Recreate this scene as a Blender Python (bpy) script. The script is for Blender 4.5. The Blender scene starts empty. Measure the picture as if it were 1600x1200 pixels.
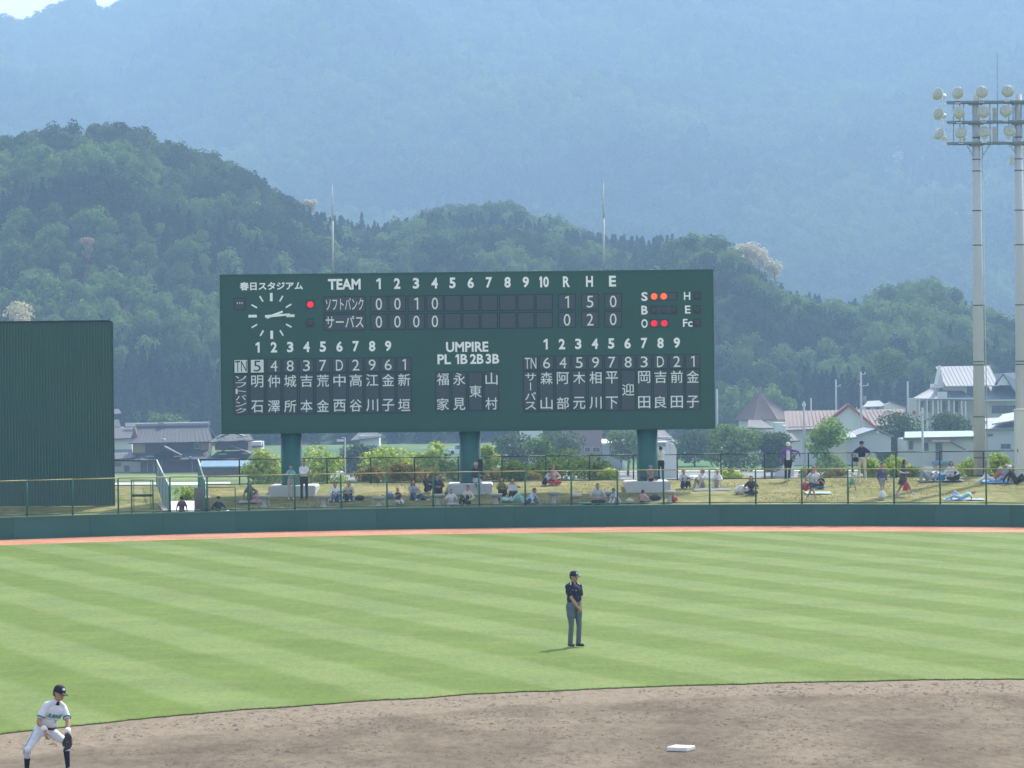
import bpy, bmesh, math, random
import numpy as np
from mathutils import Vector, Matrix
from mathutils.bvhtree import BVHTree

random.seed(7)
rng = np.random.default_rng(11)
scn = bpy.context.scene
C = scn.collection
PI = math.pi

# ------------------------------------------------------------------ camera
CAM_H = 6.4
FPX = 5460.0
ROLL = 0.0110
PITCH = 12.0 / FPX
cam_data = bpy.data.cameras.new("camera")
cam = bpy.data.objects.new("camera", cam_data)
C.objects.link(cam)
cam_data.sensor_width = 36.0
cam_data.lens = 36.0 * FPX / 1600.0
cam_data.clip_start = 1.0
cam_data.clip_end = 12000.0
fwd = Vector((0, math.cos(PITCH), -math.sin(PITCH)))
right0 = Vector((1, 0, 0))
up0 = right0.cross(fwd)
right = right0 * math.cos(ROLL) - up0 * math.sin(ROLL)
up = right0 * math.sin(ROLL) + up0 * math.cos(ROLL)
cam.matrix_world = Matrix(((right.x, up.x, -fwd.x, 0), (right.y, up.y, -fwd.y, 0),
                           (right.z, up.z, -fwd.z, CAM_H), (0, 0, 0, 1)))
scn.camera = cam

# ------------------------------------------------------------------ light
SUN_EL = math.radians(47)
SUN_AZ = math.atan2(0.47, 0.88)
world = bpy.data.worlds.new("World")
scn.world = world
world.use_nodes = True
wn = world.node_tree
wn.nodes.clear()
sky = wn.nodes.new("ShaderNodeTexSky")
sky.sky_type = 'NISHITA'
sky.sun_disc = False
sky.sun_elevation = SUN_EL
sky.sun_rotation = SUN_AZ
sky.air_density = 1.0
sky.dust_density = 2.5
sky.ozone_density = 1.0
bg = wn.nodes.new("ShaderNodeBackground")
bg.inputs[1].default_value = 0.15
wo = wn.nodes.new("ShaderNodeOutputWorld")
hazy = wn.nodes.new("ShaderNodeHueSaturation")      # a hazy sky is paler than a clear one, evenly
hazy.inputs["Saturation"].default_value = 0.62
wn.links.new(sky.outputs[0], hazy.inputs["Color"])
wn.links.new(hazy.outputs[0], bg.inputs[0])
wn.links.new(bg.outputs[0], wo.inputs[0])
sd = bpy.data.lights.new("sun", 'SUN')
sd.energy = 3.2
sd.angle = math.radians(0.6)
sd.color = (1.0, 0.95, 0.86)
sun = bpy.data.objects.new("sun", sd)
C.objects.link(sun)
sdir = Vector((math.sin(SUN_AZ) * math.cos(SUN_EL), math.cos(SUN_AZ) * math.cos(SUN_EL), math.sin(SUN_EL)))
sun.rotation_euler = sdir.to_track_quat('Z', 'Y').to_euler()
sun.location = (60, 100, 120)
vs = scn.view_settings
vs.view_transform = 'Standard'
vs.look = 'None'
vs.exposure = 1.22
vs.gamma = 1.0
vs.use_curve_mapping = False
scn.cycles.max_bounces = 6
scn.cycles.diffuse_bounces = 3
scn.cycles.transparent_max_bounces = 8
scn.cycles.volume_bounces = 0
HAZE_DENSITY = 0.00040
HAZE_COLOR = (0.38, 0.62, 0.93)


# ------------------------------------------------------------------ helpers
def P(u, v, D):
    """world point seen at photograph pixel (u, v) at forward distance y = D"""
    d = fwd + right * ((u - 800) / FPX) + up * (-(v - 600) / FPX)
    return Vector((d.x / d.y * D, D, CAM_H + d.z / d.y * D))


def G(u, v, z=0.0):
    d = fwd + right * ((u - 800) / FPX) + up * (-(v - 600) / FPX)
    t = (z - CAM_H) / d.z
    return Vector((d.x * t, d.y * t, z))


MATS = {}


def nd(t, typ, **kw):
    n = t.nodes.new(typ)
    for k, v in kw.items():
        setattr(n, k, v)
    return n


def mat(name, col, rough=0.8, var=0.12, scale=2.0, bump=0.0, bscale=20.0, metal=0.0, spec=0.3, emit=None, detail=3.0):
    if name in MATS:
        return MATS[name]
    m = bpy.data.materials.new(name)
    m.use_nodes = True
    t = m.node_tree
    b = t.nodes["Principled BSDF"]
    b.inputs["Roughness"].default_value = rough
    b.inputs["Metallic"].default_value = metal
    b.inputs["Specular IOR Level"].default_value = spec
    tc = nd(t, "ShaderNodeTexCoord")
    n = nd(t, "ShaderNodeTexNoise")
    n.inputs["Scale"].default_value = scale
    n.inputs["Detail"].default_value = detail
    t.links.new(tc.outputs["Object"], n.inputs["Vector"])
    r = nd(t, "ShaderNodeMix", data_type='RGBA')
    lo = [max(0, c * (1 - var)) for c in col]
    hi = [min(1, c * (1 + var)) for c in col]
    r.inputs["A"].default_value = (*lo, 1)
    r.inputs["B"].default_value = (*hi, 1)
    t.links.new(n.outputs["Fac"], r.inputs["Factor"])
    t.links.new(r.outputs["Result"], b.inputs["Base Color"])
    if emit:
        b.inputs["Emission Color"].default_value = (*emit[0], 1)
        b.inputs["Emission Strength"].default_value = emit[1]
    if bump > 0:
        n2 = nd(t, "ShaderNodeTexNoise")
        n2.inputs["Scale"].default_value = bscale
        t.links.new(tc.outputs["Object"], n2.inputs["Vector"])
        bp = nd(t, "ShaderNodeBump")
        bp.inputs["Strength"].default_value = 0.6
        bp.inputs["Distance"].default_value = bump
        t.links.new(n2.outputs["Fac"], bp.inputs["Height"])
        t.links.new(bp.outputs[0], b.inputs["Normal"])
    MATS[name] = m
    return m


def leafmat(name, c1, c2, trans=0.45, inst=False, nscale=0.02):
    if name in MATS:
        return MATS[name]
    m = bpy.data.materials.new(name)
    m.use_nodes = True
    t = m.node_tree
    t.nodes.clear()
    out = nd(t, "ShaderNodeOutputMaterial")
    geo = nd(t, "ShaderNodeNewGeometry")
    mx = nd(t, "ShaderNodeMix", data_type='RGBA')
    mx.inputs["A"].default_value = (*c1, 1)
    mx.inputs["B"].default_value = (*c2, 1)
    if inst:
        at = nd(t, "ShaderNodeAttribute", attribute_type='INSTANCER', attribute_name="tint")
        ad = nd(t, "ShaderNodeMath", operation='MULTIPLY_ADD')
        t.links.new(geo.outputs["Random Per Island"], ad.inputs[0])
        ad.inputs[1].default_value = 0.18
        t.links.new(at.outputs["Fac"], ad.inputs[2])
        t.links.new(ad.outputs[0], mx.inputs["Factor"])
    else:
        t.links.new(geo.outputs["Random Per Island"], mx.inputs["Factor"])
    d = nd(t, "ShaderNodeBsdfDiffuse")
    tr = nd(t, "ShaderNodeBsdfTranslucent")
    ms = nd(t, "ShaderNodeMixShader")
    ms.inputs[0].default_value = trans
    t.links.new(mx.outputs["Result"], d.inputs[0])
    t.links.new(mx.outputs["Result"], tr.inputs[0])
    t.links.new(d.outputs[0], ms.inputs[1])
    t.links.new(tr.outputs[0], ms.inputs[2])
    t.links.new(ms.outputs[0], out.inputs[0])
    MATS[name] = m
    return m


class MB:
    def __init__(s):
        s.v = []
        s.f = []
        s.m = []
        s.mats = []
        s.cur = 0

    def use(s, m):
        if m not in s.mats:
            s.mats.append(m)
        s.cur = s.mats.index(m)
        return s

    def add(s, vs_, fs):
        o = len(s.v)
        s.v.extend([tuple(p) for p in vs_])
        for f in fs:
            s.f.append(tuple(i + o for i in f))
            s.m.append(s.cur)
        return s

    def box(s, x0, x1, y0, y1, z0, z1):
        vs_ = [(x, y, z) for x in (x0, x1) for y in (y0, y1) for z in (z0, z1)]
        return s.add(vs_, [(0, 1, 3, 2), (4, 6, 7, 5), (0, 4, 5, 1), (2, 3, 7, 6), (0, 2, 6, 4), (1, 5, 7, 3)])

    def tube(s, p, q, r0, r1=None, n=8, cap=True):
        r1 = r0 if r1 is None else r1
        p = Vector(p)
        q = Vector(q)
        d = (q - p).normalized()
        a = d.orthogonal().normalized()
        b = d.cross(a)
        vs_ = []
        for c, r in ((p, r0), (q, r1)):
            for i in range(n):
                t = 2 * PI * i / n
                vs_.append(c + a * (r * math.cos(t)) + b * (r * math.sin(t)))
        fs = [(i, (i + 1) % n, n + (i + 1) % n, n + i) for i in range(n)]
        if cap:
            fs += [tuple(reversed(range(n))), tuple(range(n, 2 * n))]
        return s.add(vs_, fs)

    def lathe(s, prof, c=(0, 0, 0), n=16, M=None):
        vs_ = []
        for r, z in prof:
            for i in range(n):
                t = 2 * PI * i / n
                p = Vector((r * math.cos(t), r * math.sin(t), z))
                if M:
                    p = M @ p
                vs_.append(p + Vector(c))
        fs = []
        for k in range(len(prof) - 1):
            for i in range(n):
                fs.append((k * n + i, k * n + (i + 1) % n, (k + 1) * n + (i + 1) % n, (k + 1) * n + i))
        fs.append(tuple(reversed(range(n))))
        fs.append(tuple(range((len(prof) - 1) * n, len(prof) * n)))
        return s.add(vs_, fs)

    def ell(s, c, axes, nu=10, nv=14):
        """ellipsoid; axes = three vectors"""
        c = Vector(c)
        ax = [Vector(a) for a in axes]
        vs_ = [c + ax[2]]
        for i in range(1, nu):
            th = PI * i / nu
            for j in range(nv):
                ph = 2 * PI * j / nv
                vs_.append(c + ax[0] * (math.sin(th) * math.cos(ph)) + ax[1] * (math.sin(th) * math.sin(ph)) + ax[2] * math.cos(th))
        vs_.append(c - ax[2])
        fs = []
        for j in range(nv):
            fs.append((0, 1 + j, 1 + (j + 1) % nv))
        for i in range(nu - 2):
            for j in range(nv):
                a = 1 + i * nv
                fs.append((a + j, a + nv + j, a + nv + (j + 1) % nv, a + (j + 1) % nv))
        L = len(vs_) - 1
        a = 1 + (nu - 2) * nv
        for j in range(nv):
            fs.append((a + (j + 1) % nv, a + j, L))
        return s.add(vs_, fs)

    def prism(s, poly, a, b, axis='y'):
        """extrude a 2D polygon (x,z) along y, or (y,z) along x, or (x,y) along z"""
        n = len(poly)
        def mk(p, t):
            if axis == 'y':
                return (p[0], t, p[1])
            if axis == 'x':
                return (t, p[0], p[1])
            return (p[0], p[1], t)
        vs_ = [mk(p, a) for p in poly] + [mk(p, b) for p in poly]
        fs = [(i, (i + 1) % n, n + (i + 1) % n, n + i) for i in range(n)]
        fs += [tuple(reversed(range(n))), tuple(range(n, 2 * n))]
        return s.add(vs_, fs)

    def slab(s, pts, th):
        pts = [Vector(p) for p in pts]
        nrm = (pts[1] - pts[0]).cross(pts[-1] - pts[0]).normalized() * th
        n = len(pts)
        vs_ = pts + [p - nrm for p in pts]
        fs = [tuple(range(n)), tuple(reversed(range(n, 2 * n)))]
        fs += [(i, n + i, n + (i + 1) % n, (i + 1) % n) for i in range(n)]
        return s.add(vs_, fs)

    def build(s, name, m=None, parent=None, smooth=False, loc=None):
        me = bpy.data.meshes.new(name)
        me.from_pydata(s.v, [], s.f)
        if s.mats:
            for mm in s.mats:
                me.materials.append(mm)
            me.polygons.foreach_set("material_index", s.m)
        elif m:
            me.materials.append(m)
        bm = bmesh.new()
        bm.from_mesh(me)
        bmesh.ops.recalc_face_normals(bm, faces=bm.faces)
        bm.to_mesh(me)
        bm.free()
        if smooth:
            me.polygons.foreach_set("use_smooth", [True] * len(me.polygons))
        return link(name, me, parent, loc)


def link(name, me, parent=None, loc=None):
    o = bpy.data.objects.new(name, me)
    C.objects.link(o)
    if parent:
        o.parent = parent
    if loc is not None:
        o.location = loc
    return o


def tag(o, label=None, cat=None, group=None, kind=None):
    if label:
        o["label"] = label
    if cat:
        o["category"] = cat
    if group:
        o["group"] = group
    if kind:
        o["kind"] = kind
    return o


def thing(name, label, cat, loc=(0, 0, 0), rz=0.0, group=None):
    o = bpy.data.objects.new(name, None)
    C.objects.link(o)
    o.location = loc
    o.rotation_euler = (0, 0, rz)
    return tag(o, label, cat, group)


def copy_tree(o, parent=None):
    c = o.copy()
    C.objects.link(c)
    c.parent = parent
    for ch in list(o.children):
        copy_tree(ch, c)
    return c


def arr_mesh(name, V, F, mats, midx=None):
    """V (n,3), F (m,4) or (m,3) numpy arrays"""
    me = bpy.data.meshes.new(name)
    k = F.shape[1]
    me.vertices.add(len(V))
    me.vertices.foreach_set("co", V.astype(np.float32).ravel())
    me.loops.add(F.size)
    me.loops.foreach_set("vertex_index", F.astype(np.int32).ravel())
    me.polygons.add(len(F))
    me.polygons.foreach_set("loop_start", np.arange(0, F.size, k, dtype=np.int32))
    if midx is not None:
        me.polygons.foreach_set("material_index", midx.astype(np.int32))
    for m in mats:
        me.materials.append(m)
    me.update(calc_edges=True)
    return me


def grid_sheet(name, xs, ys, zf, m, smooth=True):
    X, Y = np.meshgrid(xs, ys)
    Z = zf(X, Y)
    V = np.stack([X.ravel(), Y.ravel(), Z.ravel()], 1)
    nx, ny = len(xs), len(ys)
    i, j = np.meshgrid(np.arange(nx - 1), np.arange(ny - 1))
    a = (j * nx + i).ravel()
    F = np.stack([a, a + 1, a + nx + 1, a + nx], 1)
    me = arr_mesh(name, V, F, [m])
    if smooth:
        me.polygons.foreach_set("use_smooth", [True] * len(me.polygons))
    o = link(name, me)
    return tag(o, kind="structure")


def curve_sheet(name, xs, y0f, y1f, z, m, ny=2, zf=None):
    xs = np.asarray(xs)
    V = []
    for k in range(ny):
        t = k / (ny - 1)
        y = y0f(xs) * (1 - t) + y1f(xs) * t
        zz = np.full_like(xs, z) if zf is None else zf(xs, y)
        V.append(np.stack([xs, y, zz], 1))
    V = np.concatenate(V)
    nx = len(xs)
    i, j = np.meshgrid(np.arange(nx - 1), np.arange(ny - 1))
    a = (j * nx + i).ravel()
    F = np.stack([a, a + 1, a + nx + 1, a + nx], 1)
    me = arr_mesh(name, V, F, [m])
    return tag(link(name, me), kind="structure")


def smoothnoise(X, Y, s, seed):
    """cheap value noise on arrays"""
    r = np.random.default_rng(seed)
    T = r.random((64, 64))
    x = X / s
    y = Y / s
    xi = np.floor(x).astype(int)
    yi = np.floor(y).astype(int)
    fx = x - xi
    fy = y - yi
    fx = fx * fx * (3 - 2 * fx)
    fy = fy * fy * (3 - 2 * fy)
    g = lambda a, b: T[a % 64, b % 64]
    return (g(xi, yi) * (1 - fx) * (1 - fy) + g(xi + 1, yi) * fx * (1 - fy) + g(xi, yi + 1) * (1 - fx) * fy + g(xi + 1, yi + 1) * fx * fy)


def fence_y(x):
    x = np.asarray(x, float)
    d = np.clip(x - 1.3, -34, 34)
    return 147.4 - (42 - np.sqrt(42.0 ** 2 - d ** 2)) - np.maximum(np.abs(x - 1.3) - 34, 0) * 1.2


def bank_z(x, y):
    y = np.asarray(y, float)
    z = 0.85 + (y - 148) * 0.057
    z = np.where(y > 160.6, 1.56 - (y - 160.6) * 0.33, z)
    return np.maximum(np.maximum(z, np.where(y < 161, 0.55, -1)), -0.2)


def ground_z(x, y):
    t = np.clip((np.asarray(y, float) - 188) / 26, 0, 1)
    return -0.04 - 5.96 * t


# ------------------------------------------------------------------ ground materials
def mat_outfield():
    m = bpy.data.materials.new("mown_grass")
    m.use_nodes = True
    t = m.node_tree
    L = t.links.new
    b = t.nodes["Principled BSDF"]
    b.inputs["Roughness"].default_value = 0.9
    b.inputs["Specular IOR Level"].default_value = 0.15
    geo = nd(t, "ShaderNodeNewGeometry")
    sep = nd(t, "ShaderNodeSeparateXYZ")
    L(geo.outputs["Position"], sep.inputs[0])
    wob = nd(t, "ShaderNodeTexNoise")
    wob.inputs["Scale"].default_value = 0.3
    wob.inputs["Detail"].default_value = 4
    L(geo.outputs["Position"], wob.inputs["Vector"])
    s = nd(t, "ShaderNodeMath", operation='MULTIPLY_ADD')
    L(sep.outputs["Y"], s.inputs[0])
    s.inputs[1].default_value = 0.3803
    L(sep.outputs["X"], s.inputs[2])
    s1 = nd(t, "ShaderNodeMath", operation='MULTIPLY_ADD')
    L(wob.outputs["Fac"], s1.inputs[0])
    s1.inputs[1].default_value = 0.5
    L(s.outputs[0], s1.inputs[2])
    s2 = nd(t, "ShaderNodeMath", operation='MULTIPLY_ADD')
    L(s1.outputs[0], s2.inputs[0])
    s2.inputs[1].default_value = 2 * PI * 0.2411
    s2.inputs[2].default_value = -2 * PI * (4.479 + 0.25 * 0.2411) - PI / 2
    sn = nd(t, "ShaderNodeMath", operation='SINE')
    L(s2.outputs[0], sn.inputs[0])
    mr = nd(t, "ShaderNodeMapRange", interpolation_type='SMOOTHSTEP')
    L(sn.outputs[0], mr.inputs[0])
    mr.inputs[1].default_value = -0.4
    mr.inputs[2].default_value = 0.4
    mx = nd(t, "ShaderNodeMix", data_type='RGBA')
    mx.inputs["A"].default_value = (0.080, 0.132, 0.014, 1)
    mx.inputs["B"].default_value = (0.112, 0.164, 0.040, 1)
    L(mr.outputs[0], mx.inputs["Factor"])
    # streaky fine grain, stretched along x a little
    mp = nd(t, "ShaderNodeMapping")
    mp.inputs["Scale"].default_value = (1.0, 0.25, 1.0)
    L(geo.outputs["Position"], mp.inputs[0])
    n1 = nd(t, "ShaderNodeTexNoise")
    n1.inputs["Scale"].default_value = 6.0
    n1.inputs["Detail"].default_value = 6
    n1.inputs["Roughness"].default_value = 0.7
    L(mp.outputs[0], n1.inputs["Vector"])
    n2 = nd(t, "ShaderNodeTexNoise")
    n2.inputs["Scale"].default_value = 0.35
    n2.inputs["Detail"].default_value = 6
    L(geo.outputs["Position"], n2.inputs["Vector"])
    n0 = nd(t, "ShaderNodeTexNoise")
    n0.inputs["Scale"].default_value = 16.0
    n0.inputs["Detail"].default_value = 6
    n0.inputs["Roughness"].default_value = 0.8
    L(mp.outputs[0], n0.inputs["Vector"])
    av = nd(t, "ShaderNodeMath", operation='MULTIPLY_ADD')
    L(n0.outputs["Fac"], av.inputs[0])
    av.inputs[1].default_value = 1.0
    av.inputs[2].default_value = -0.5
    av2 = nd(t, "ShaderNodeMath", operation='ADD')
    L(av.outputs[0], av2.inputs[0])
    L(n1.outputs["Fac"], av2.inputs[1])
    ad = nd(t, "ShaderNodeMath", operation='ADD')
    L(av2.outputs[0], ad.inputs[0])
    L(n2.outputs["Fac"], ad.inputs[1])
    mr2 = nd(t, "ShaderNodeMapRange")
    L(ad.outputs[0], mr2.inputs[0])
    mr2.inputs[1].default_value = 0.65
    mr2.inputs[2].default_value = 1.35
    mr2.inputs[3].default_value = 0.76
    mr2.inputs[4].default_value = 1.24
    mul = nd(t, "ShaderNodeVectorMath", operation='SCALE')
    L(mx.outputs["Result"], mul.inputs[0])
    L(mr2.outputs[0], mul.inputs["Scale"])
    # a few worn yellowish / deep green tufts
    n3 = nd(t, "ShaderNodeTexNoise")
    n3.inputs["Scale"].default_value = 0.9
    n3.inputs["Detail"].default_value = 8
    L(geo.outputs["Position"], n3.inputs["Vector"])
    mr3 = nd(t, "ShaderNodeMapRange")
    L(n3.outputs["Fac"], mr3.inputs[0])
    mr3.inputs[1].default_value = 0.52
    mr3.inputs[2].default_value = 0.72
    mr3.inputs[4].default_value = 0.45
    mx2 = nd(t, "ShaderNodeMix", data_type='RGBA')
    mx2.inputs["B"].default_value = (0.15, 0.17, 0.05, 1)
    L(mul.outputs[0], mx2.inputs["A"])
    L(mr3.outputs[0], mx2.inputs["Factor"])
    L(mx2.outputs["Result"], b.inputs["Base Color"])
    bp = nd(t, "ShaderNodeBump")
    bp.inputs["Strength"].default_value = 0.5
    bp.inputs["Distance"].default_value = 0.05
    L(n1.outputs["Fac"], bp.inputs["Height"])
    L(bp.outputs[0], b.inputs["Normal"])
    return m


def mat_dirt():
    m = bpy.data.materials.new("infield_dirt")
    m.use_nodes = True
    t = m.node_tree
    L = t.links.new
    b = t.nodes["Principled BSDF"]
    b.inputs["Roughness"].default_value = 0.95
    b.inputs["Specular IOR Level"].default_value = 0.1
    geo = nd(t, "ShaderNodeNewGeometry")
    mp = nd(t, "ShaderNodeMapping")
    mp.inputs["Scale"].default_value = (0.45, 0.22, 1.0)
    L(geo.outputs["Position"], mp.inputs[0])
    n1 = nd(t, "ShaderNodeTexNoise")
    n1.inputs["Scale"].default_value = 1.1
    n1.inputs["Detail"].default_value = 7
    n1.inputs["Roughness"].default_value = 0.62
    L(mp.outputs[0], n1.inputs["Vector"])
    # distance to grass edge circle: the dry rim is paler
    sb = nd(t, "ShaderNodeVectorMath", operation='DISTANCE')
    L(geo.outputs["Position"], sb.inputs[0])
    sb.inputs[1].default_value = (9, 49.4, 0)
    rim = nd(t, "ShaderNodeMapRange", interpolation_type='SMOOTHSTEP')
    L(sb.outputs["Value"], rim.inputs[0])
    rim.inputs[1].default_value = 19.6
    rim.inputs[2].default_value = 21.2
    rim.inputs[3].default_value = 0.0
    rim.inputs[4].default_value = 0.75
    mr = nd(t, "ShaderNodeMapRange")
    L(n1.outputs["Fac"], mr.inputs[0])
    mr.inputs[1].default_value = 0.34
    mr.inputs[2].default_value = 0.70
    ad = nd(t, "ShaderNodeMath", operation='ADD', use_clamp=True)
    L(mr.outputs[0], ad.inputs[0])
    L(rim.outputs[0], ad.inputs[1])
    cr = nd(t, "ShaderNodeMix", data_type='RGBA')
    cr.inputs["A"].default_value = (0.110, 0.087, 0.062, 1)
    cr.inputs["B"].default_value = (0.225, 0.185, 0.135, 1)
    L(ad.outputs[0], cr.inputs["Factor"])
    # clods
    mp2 = nd(t, "ShaderNodeMapping")
    mp2.inputs["Scale"].default_value = (1.0, 0.4, 1.0)
    L(geo.outputs["Position"], mp2.inputs[0])
    n2 = nd(t, "ShaderNodeTexNoise")
    n2.inputs["Scale"].default_value = 5.0
    n2.inputs["Detail"].default_value = 8
    n2.inputs["Roughness"].default_value = 0.75
    L(mp2.outputs[0], n2.inputs["Vector"])
    mr2 = nd(t, "ShaderNodeMapRange")
    L(n2.outputs["Fac"], mr2.inputs[0])
    mr2.inputs[1].default_value = 0.34
    mr2.inputs[2].default_value = 0.56
    mr2.inputs[3].default_value = 0.66
    mr2.inputs[4].default_value = 1.0
    sc = nd(t, "ShaderNodeVectorMath", operation='SCALE')
    L(cr.outputs["Result"], sc.inputs[0])
    L(mr2.outputs[0], sc.inputs["Scale"])
    L(sc.outputs[0], b.inputs["Base Color"])
    bp = nd(t, "ShaderNodeBump")
    bp.inputs["Strength"].default_value = 0.9
    bp.inputs["Distance"].default_value = 0.07
    L(n2.outputs["Fac"], bp.inputs["Height"])
    L(bp.outputs[0], b.inputs["Normal"])
    return m


def mat_patchy(name, c1, c2, c3, scale, sx=1.0, sy=1.0, fine=4.0, bump=0.05):
    m = bpy.data.materials.new(name)
    m.use_nodes = True
    t = m.node_tree
    L = t.links.new
    b = t.nodes["Principled BSDF"]
    b.inputs["Roughness"].default_value = 0.95
    b.inputs["Specular IOR Level"].default_value = 0.1
    geo = nd(t, "ShaderNodeNewGeometry")
    mp = nd(t, "ShaderNodeMapping")
    mp.inputs["Scale"].default_value = (sx, sy, 1)
    L(geo.outputs["Position"], mp.inputs[0])
    n = nd(t, "ShaderNodeTexNoise")
    n.inputs["Scale"].default_value = scale
    n.inputs["Detail"].default_value = 7
    n.inputs["Roughness"].default_value = 0.65
    L(mp.outputs[0], n.inputs["Vector"])
    r = nd(t, "ShaderNodeValToRGB")
    r.color_ramp.elements[0].position = 0.36
    r.color_ramp.elements[0].color = (*c1, 1)
    r.color_ramp.elements[1].position = 0.64
    r.color_ramp.elements[1].color = (*c3, 1)
    e = r.color_ramp.elements.new(0.5)
    e.color = (*c2, 1)
    L(n.outputs["Fac"], r.inputs[0])
    n2 = nd(t, "ShaderNodeTexNoise")
    n2.inputs["Scale"].default_value = fine
    n2.inputs["Detail"].default_value = 5
    L(geo.outputs["Position"], n2.inputs["Vector"])
    mr = nd(t, "ShaderNodeMapRange")
    L(n2.outputs["Fac"], mr.inputs[0])
    mr.inputs[1].default_value = 0.3
    mr.inputs[2].default_value = 0.7
    mr.inputs[3].default_value = 0.78
    mr.inputs[4].default_value = 1.22
    sc = nd(t, "ShaderNodeVectorMath", operation='SCALE')
    L(r.outputs[0], sc.inputs[0])
    L(mr.outputs[0], sc.inputs["Scale"])
    L(sc.outputs[0], b.inputs["Base Color"])
    bp = nd(t, "ShaderNodeBump")
    bp.inputs["Strength"].default_value = 0.5
    bp.inputs["Distance"].default_value = bump
    L(n2.outputs["Fac"], bp.inputs["Height"])
    L(bp.outputs[0], b.inputs["Normal"])
    return m


# ------------------------------------------------------------------ terrain
MG = mat_outfield()
MD = mat_dirt()
M_BANK = mat_patchy("bank_turf", (0.130, 0.145, 0.042), (0.190, 0.188, 0.068), (0.25, 0.222, 0.098), 0.5, 1, 1, 2.0, 0.0)
M_VAL = mat_patchy("valley_fields", (0.055, 0.105, 0.030), (0.085, 0.145, 0.045), (0.16, 0.175, 0.075), 0.02, 1.0, 2.2, 0.6)
M_TRACK = mat_patchy("warning_track_clay", (0.33, 0.155, 0.088), (0.39, 0.19, 0.115), (0.43, 0.235, 0.15), 0.4, 1, 1, 6.0, 0.01)
M_FORESTFLOOR = mat_patchy("forest_floor", (0.018, 0.034, 0.012), (0.024, 0.045, 0.015), (0.035, 0.055, 0.02), 0.02, 1, 1, 0.3)

gx = np.concatenate([np.linspace(-4000, -300, 12), np.linspace(-260, 260, 27), np.linspace(300, 4000, 12)])
gy = np.concatenate([np.linspace(-400, 180, 12), np.linspace(188, 216, 12), np.linspace(230, 800, 30), np.linspace(850, 7000, 20)])
grid_sheet("valley_ground", gx, gy, lambda X, Y: ground_z(X, Y) - 0.02, M_VAL)
# infield dirt
curve_sheet("infield_dirt", np.linspace(-60, 60, 61), lambda x: x * 0 + 25.0, lambda x: x * 0 + 76.0, 0.0, MD, 30)
# outfield grass with a ragged inner edge standing proud of the dirt
gxs = np.linspace(-60, 60, 2401)


def inner(x):
    d = np.clip(np.abs(x - 9), 0, 22.99)
    y = 49.4 + np.sqrt(23.0 ** 2 - d ** 2)
    jit = (smoothnoise(x, x * 0, 0.13, 3) - 0.5) * 0.12 + (smoothnoise(x, x * 0, 0.9, 4) - 0.5) * 0.30
    return np.where(np.abs(x - 9) >= 22.99, 49.4 - (np.abs(x - 9) - 22.99) * 1.0, y) + jit


gr = curve_sheet("outfield_grass", gxs, inner, lambda x: fence_y(x) - 5.3, 0.022, MG, 6)
# side skirt of the turf edge
sk = np.concatenate([np.stack([gxs, inner(gxs), gxs * 0 + 0.022], 1), np.stack([gxs, inner(gxs), gxs * 0 - 0.005], 1)])
a = np.arange(len(gxs) - 1)
me = arr_mesh("turf_edge", sk, np.stack([a, a + len(gxs), a + len(gxs) + 1, a + 1], 1), [mat("turf_soil", (0.12, 0.11, 0.06))])
tag(link("turf_edge", me), kind="structure")
curve_sheet("warning_track", np.linspace(-60, 60, 241), lambda x: fence_y(x) - 5.32, lambda x: fence_y(x) + 0.1, 0.026, M_TRACK, 3)

# bank behind the wall, split by the passage
PL = lambda y: -14.3 + (y - 145) * (-2.0 / 15)
PR = lambda y: -12.8 + (y - 145) * (-1.6 / 15)


def bank(name, xl, xr):
    ny, nx = 60, 40
    V = []
    for j in range(ny):
        t = j / (ny - 1)
        for i in range(nx):
            s = i / (nx - 1)
            # start just behind the wall
            x = xl(150) * (1 - s) + xr(150) * s
            for _ in range(4):
                y = float(fence_y(x)) + 0.16
                y = y + (166.5 - y) * t
                x = xl(y) * (1 - s) + xr(y) * s
            n = (smoothnoise(np.array([x]), np.array([y]), 1.7, 5)[0] - 0.5) * 0.10
            V.append((x, y, float(bank_z(x, y)) + (n if 0.03 < t < 0.95 else 0)))
    V = np.array(V)
    i, j = np.meshgrid(np.arange(nx - 1), np.arange(ny - 1))
    a = (j * nx + i).ravel()
    me = arr_mesh(name, V, np.stack([a, a + 1, a + nx + 1, a + nx], 1), [M_BANK])
    me.polygons.foreach_set("use_smooth", [True] * len(me.polygons))
    tag(link(name, me), kind="structure")


bank("grass_bank", lambda y: -60, PL)
bank("grass_bank", PR, lambda y: 60)


# dry grass tufts over the bank (one mass nobody could count)
def tufts(name, n, x0, x1, yf0, yf1, zf, hmin, hmax, m, w=0.02):
    X = rng.uniform(x0, x1, n)
    ya, yb = yf0(X), yf1(X)
    Y = ya + (yb - ya) * rng.random(n)
    keep = ~((X > PL(Y) - 0.1) & (X < PR(Y) + 0.1) & (Y > 140))
    X, Y = X[keep], Y[keep]
    n = len(X)
    Z = zf(X, Y)
    h = rng.uniform(hmin, hmax, n)
    ang = rng.uniform(0, PI, n)
    dx, dy = np.cos(ang) * w, np.sin(ang) * w
    lx, ly = rng.normal(0, 0.3, n) * h, rng.normal(0, 0.3, n) * h
    V = np.stack([np.stack([X - dx, Y - dy, Z - 0.02], 1), np.stack([X + dx, Y + dy, Z - 0.02], 1),
                  np.stack([X + lx, Y + ly, Z + h], 1)], 1).reshape(-1, 3)
    F = np.arange(3 * n).reshape(-1, 3)
    return tag(link(name, arr_mesh(name, V, F, [m])), kind="stuff")


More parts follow.
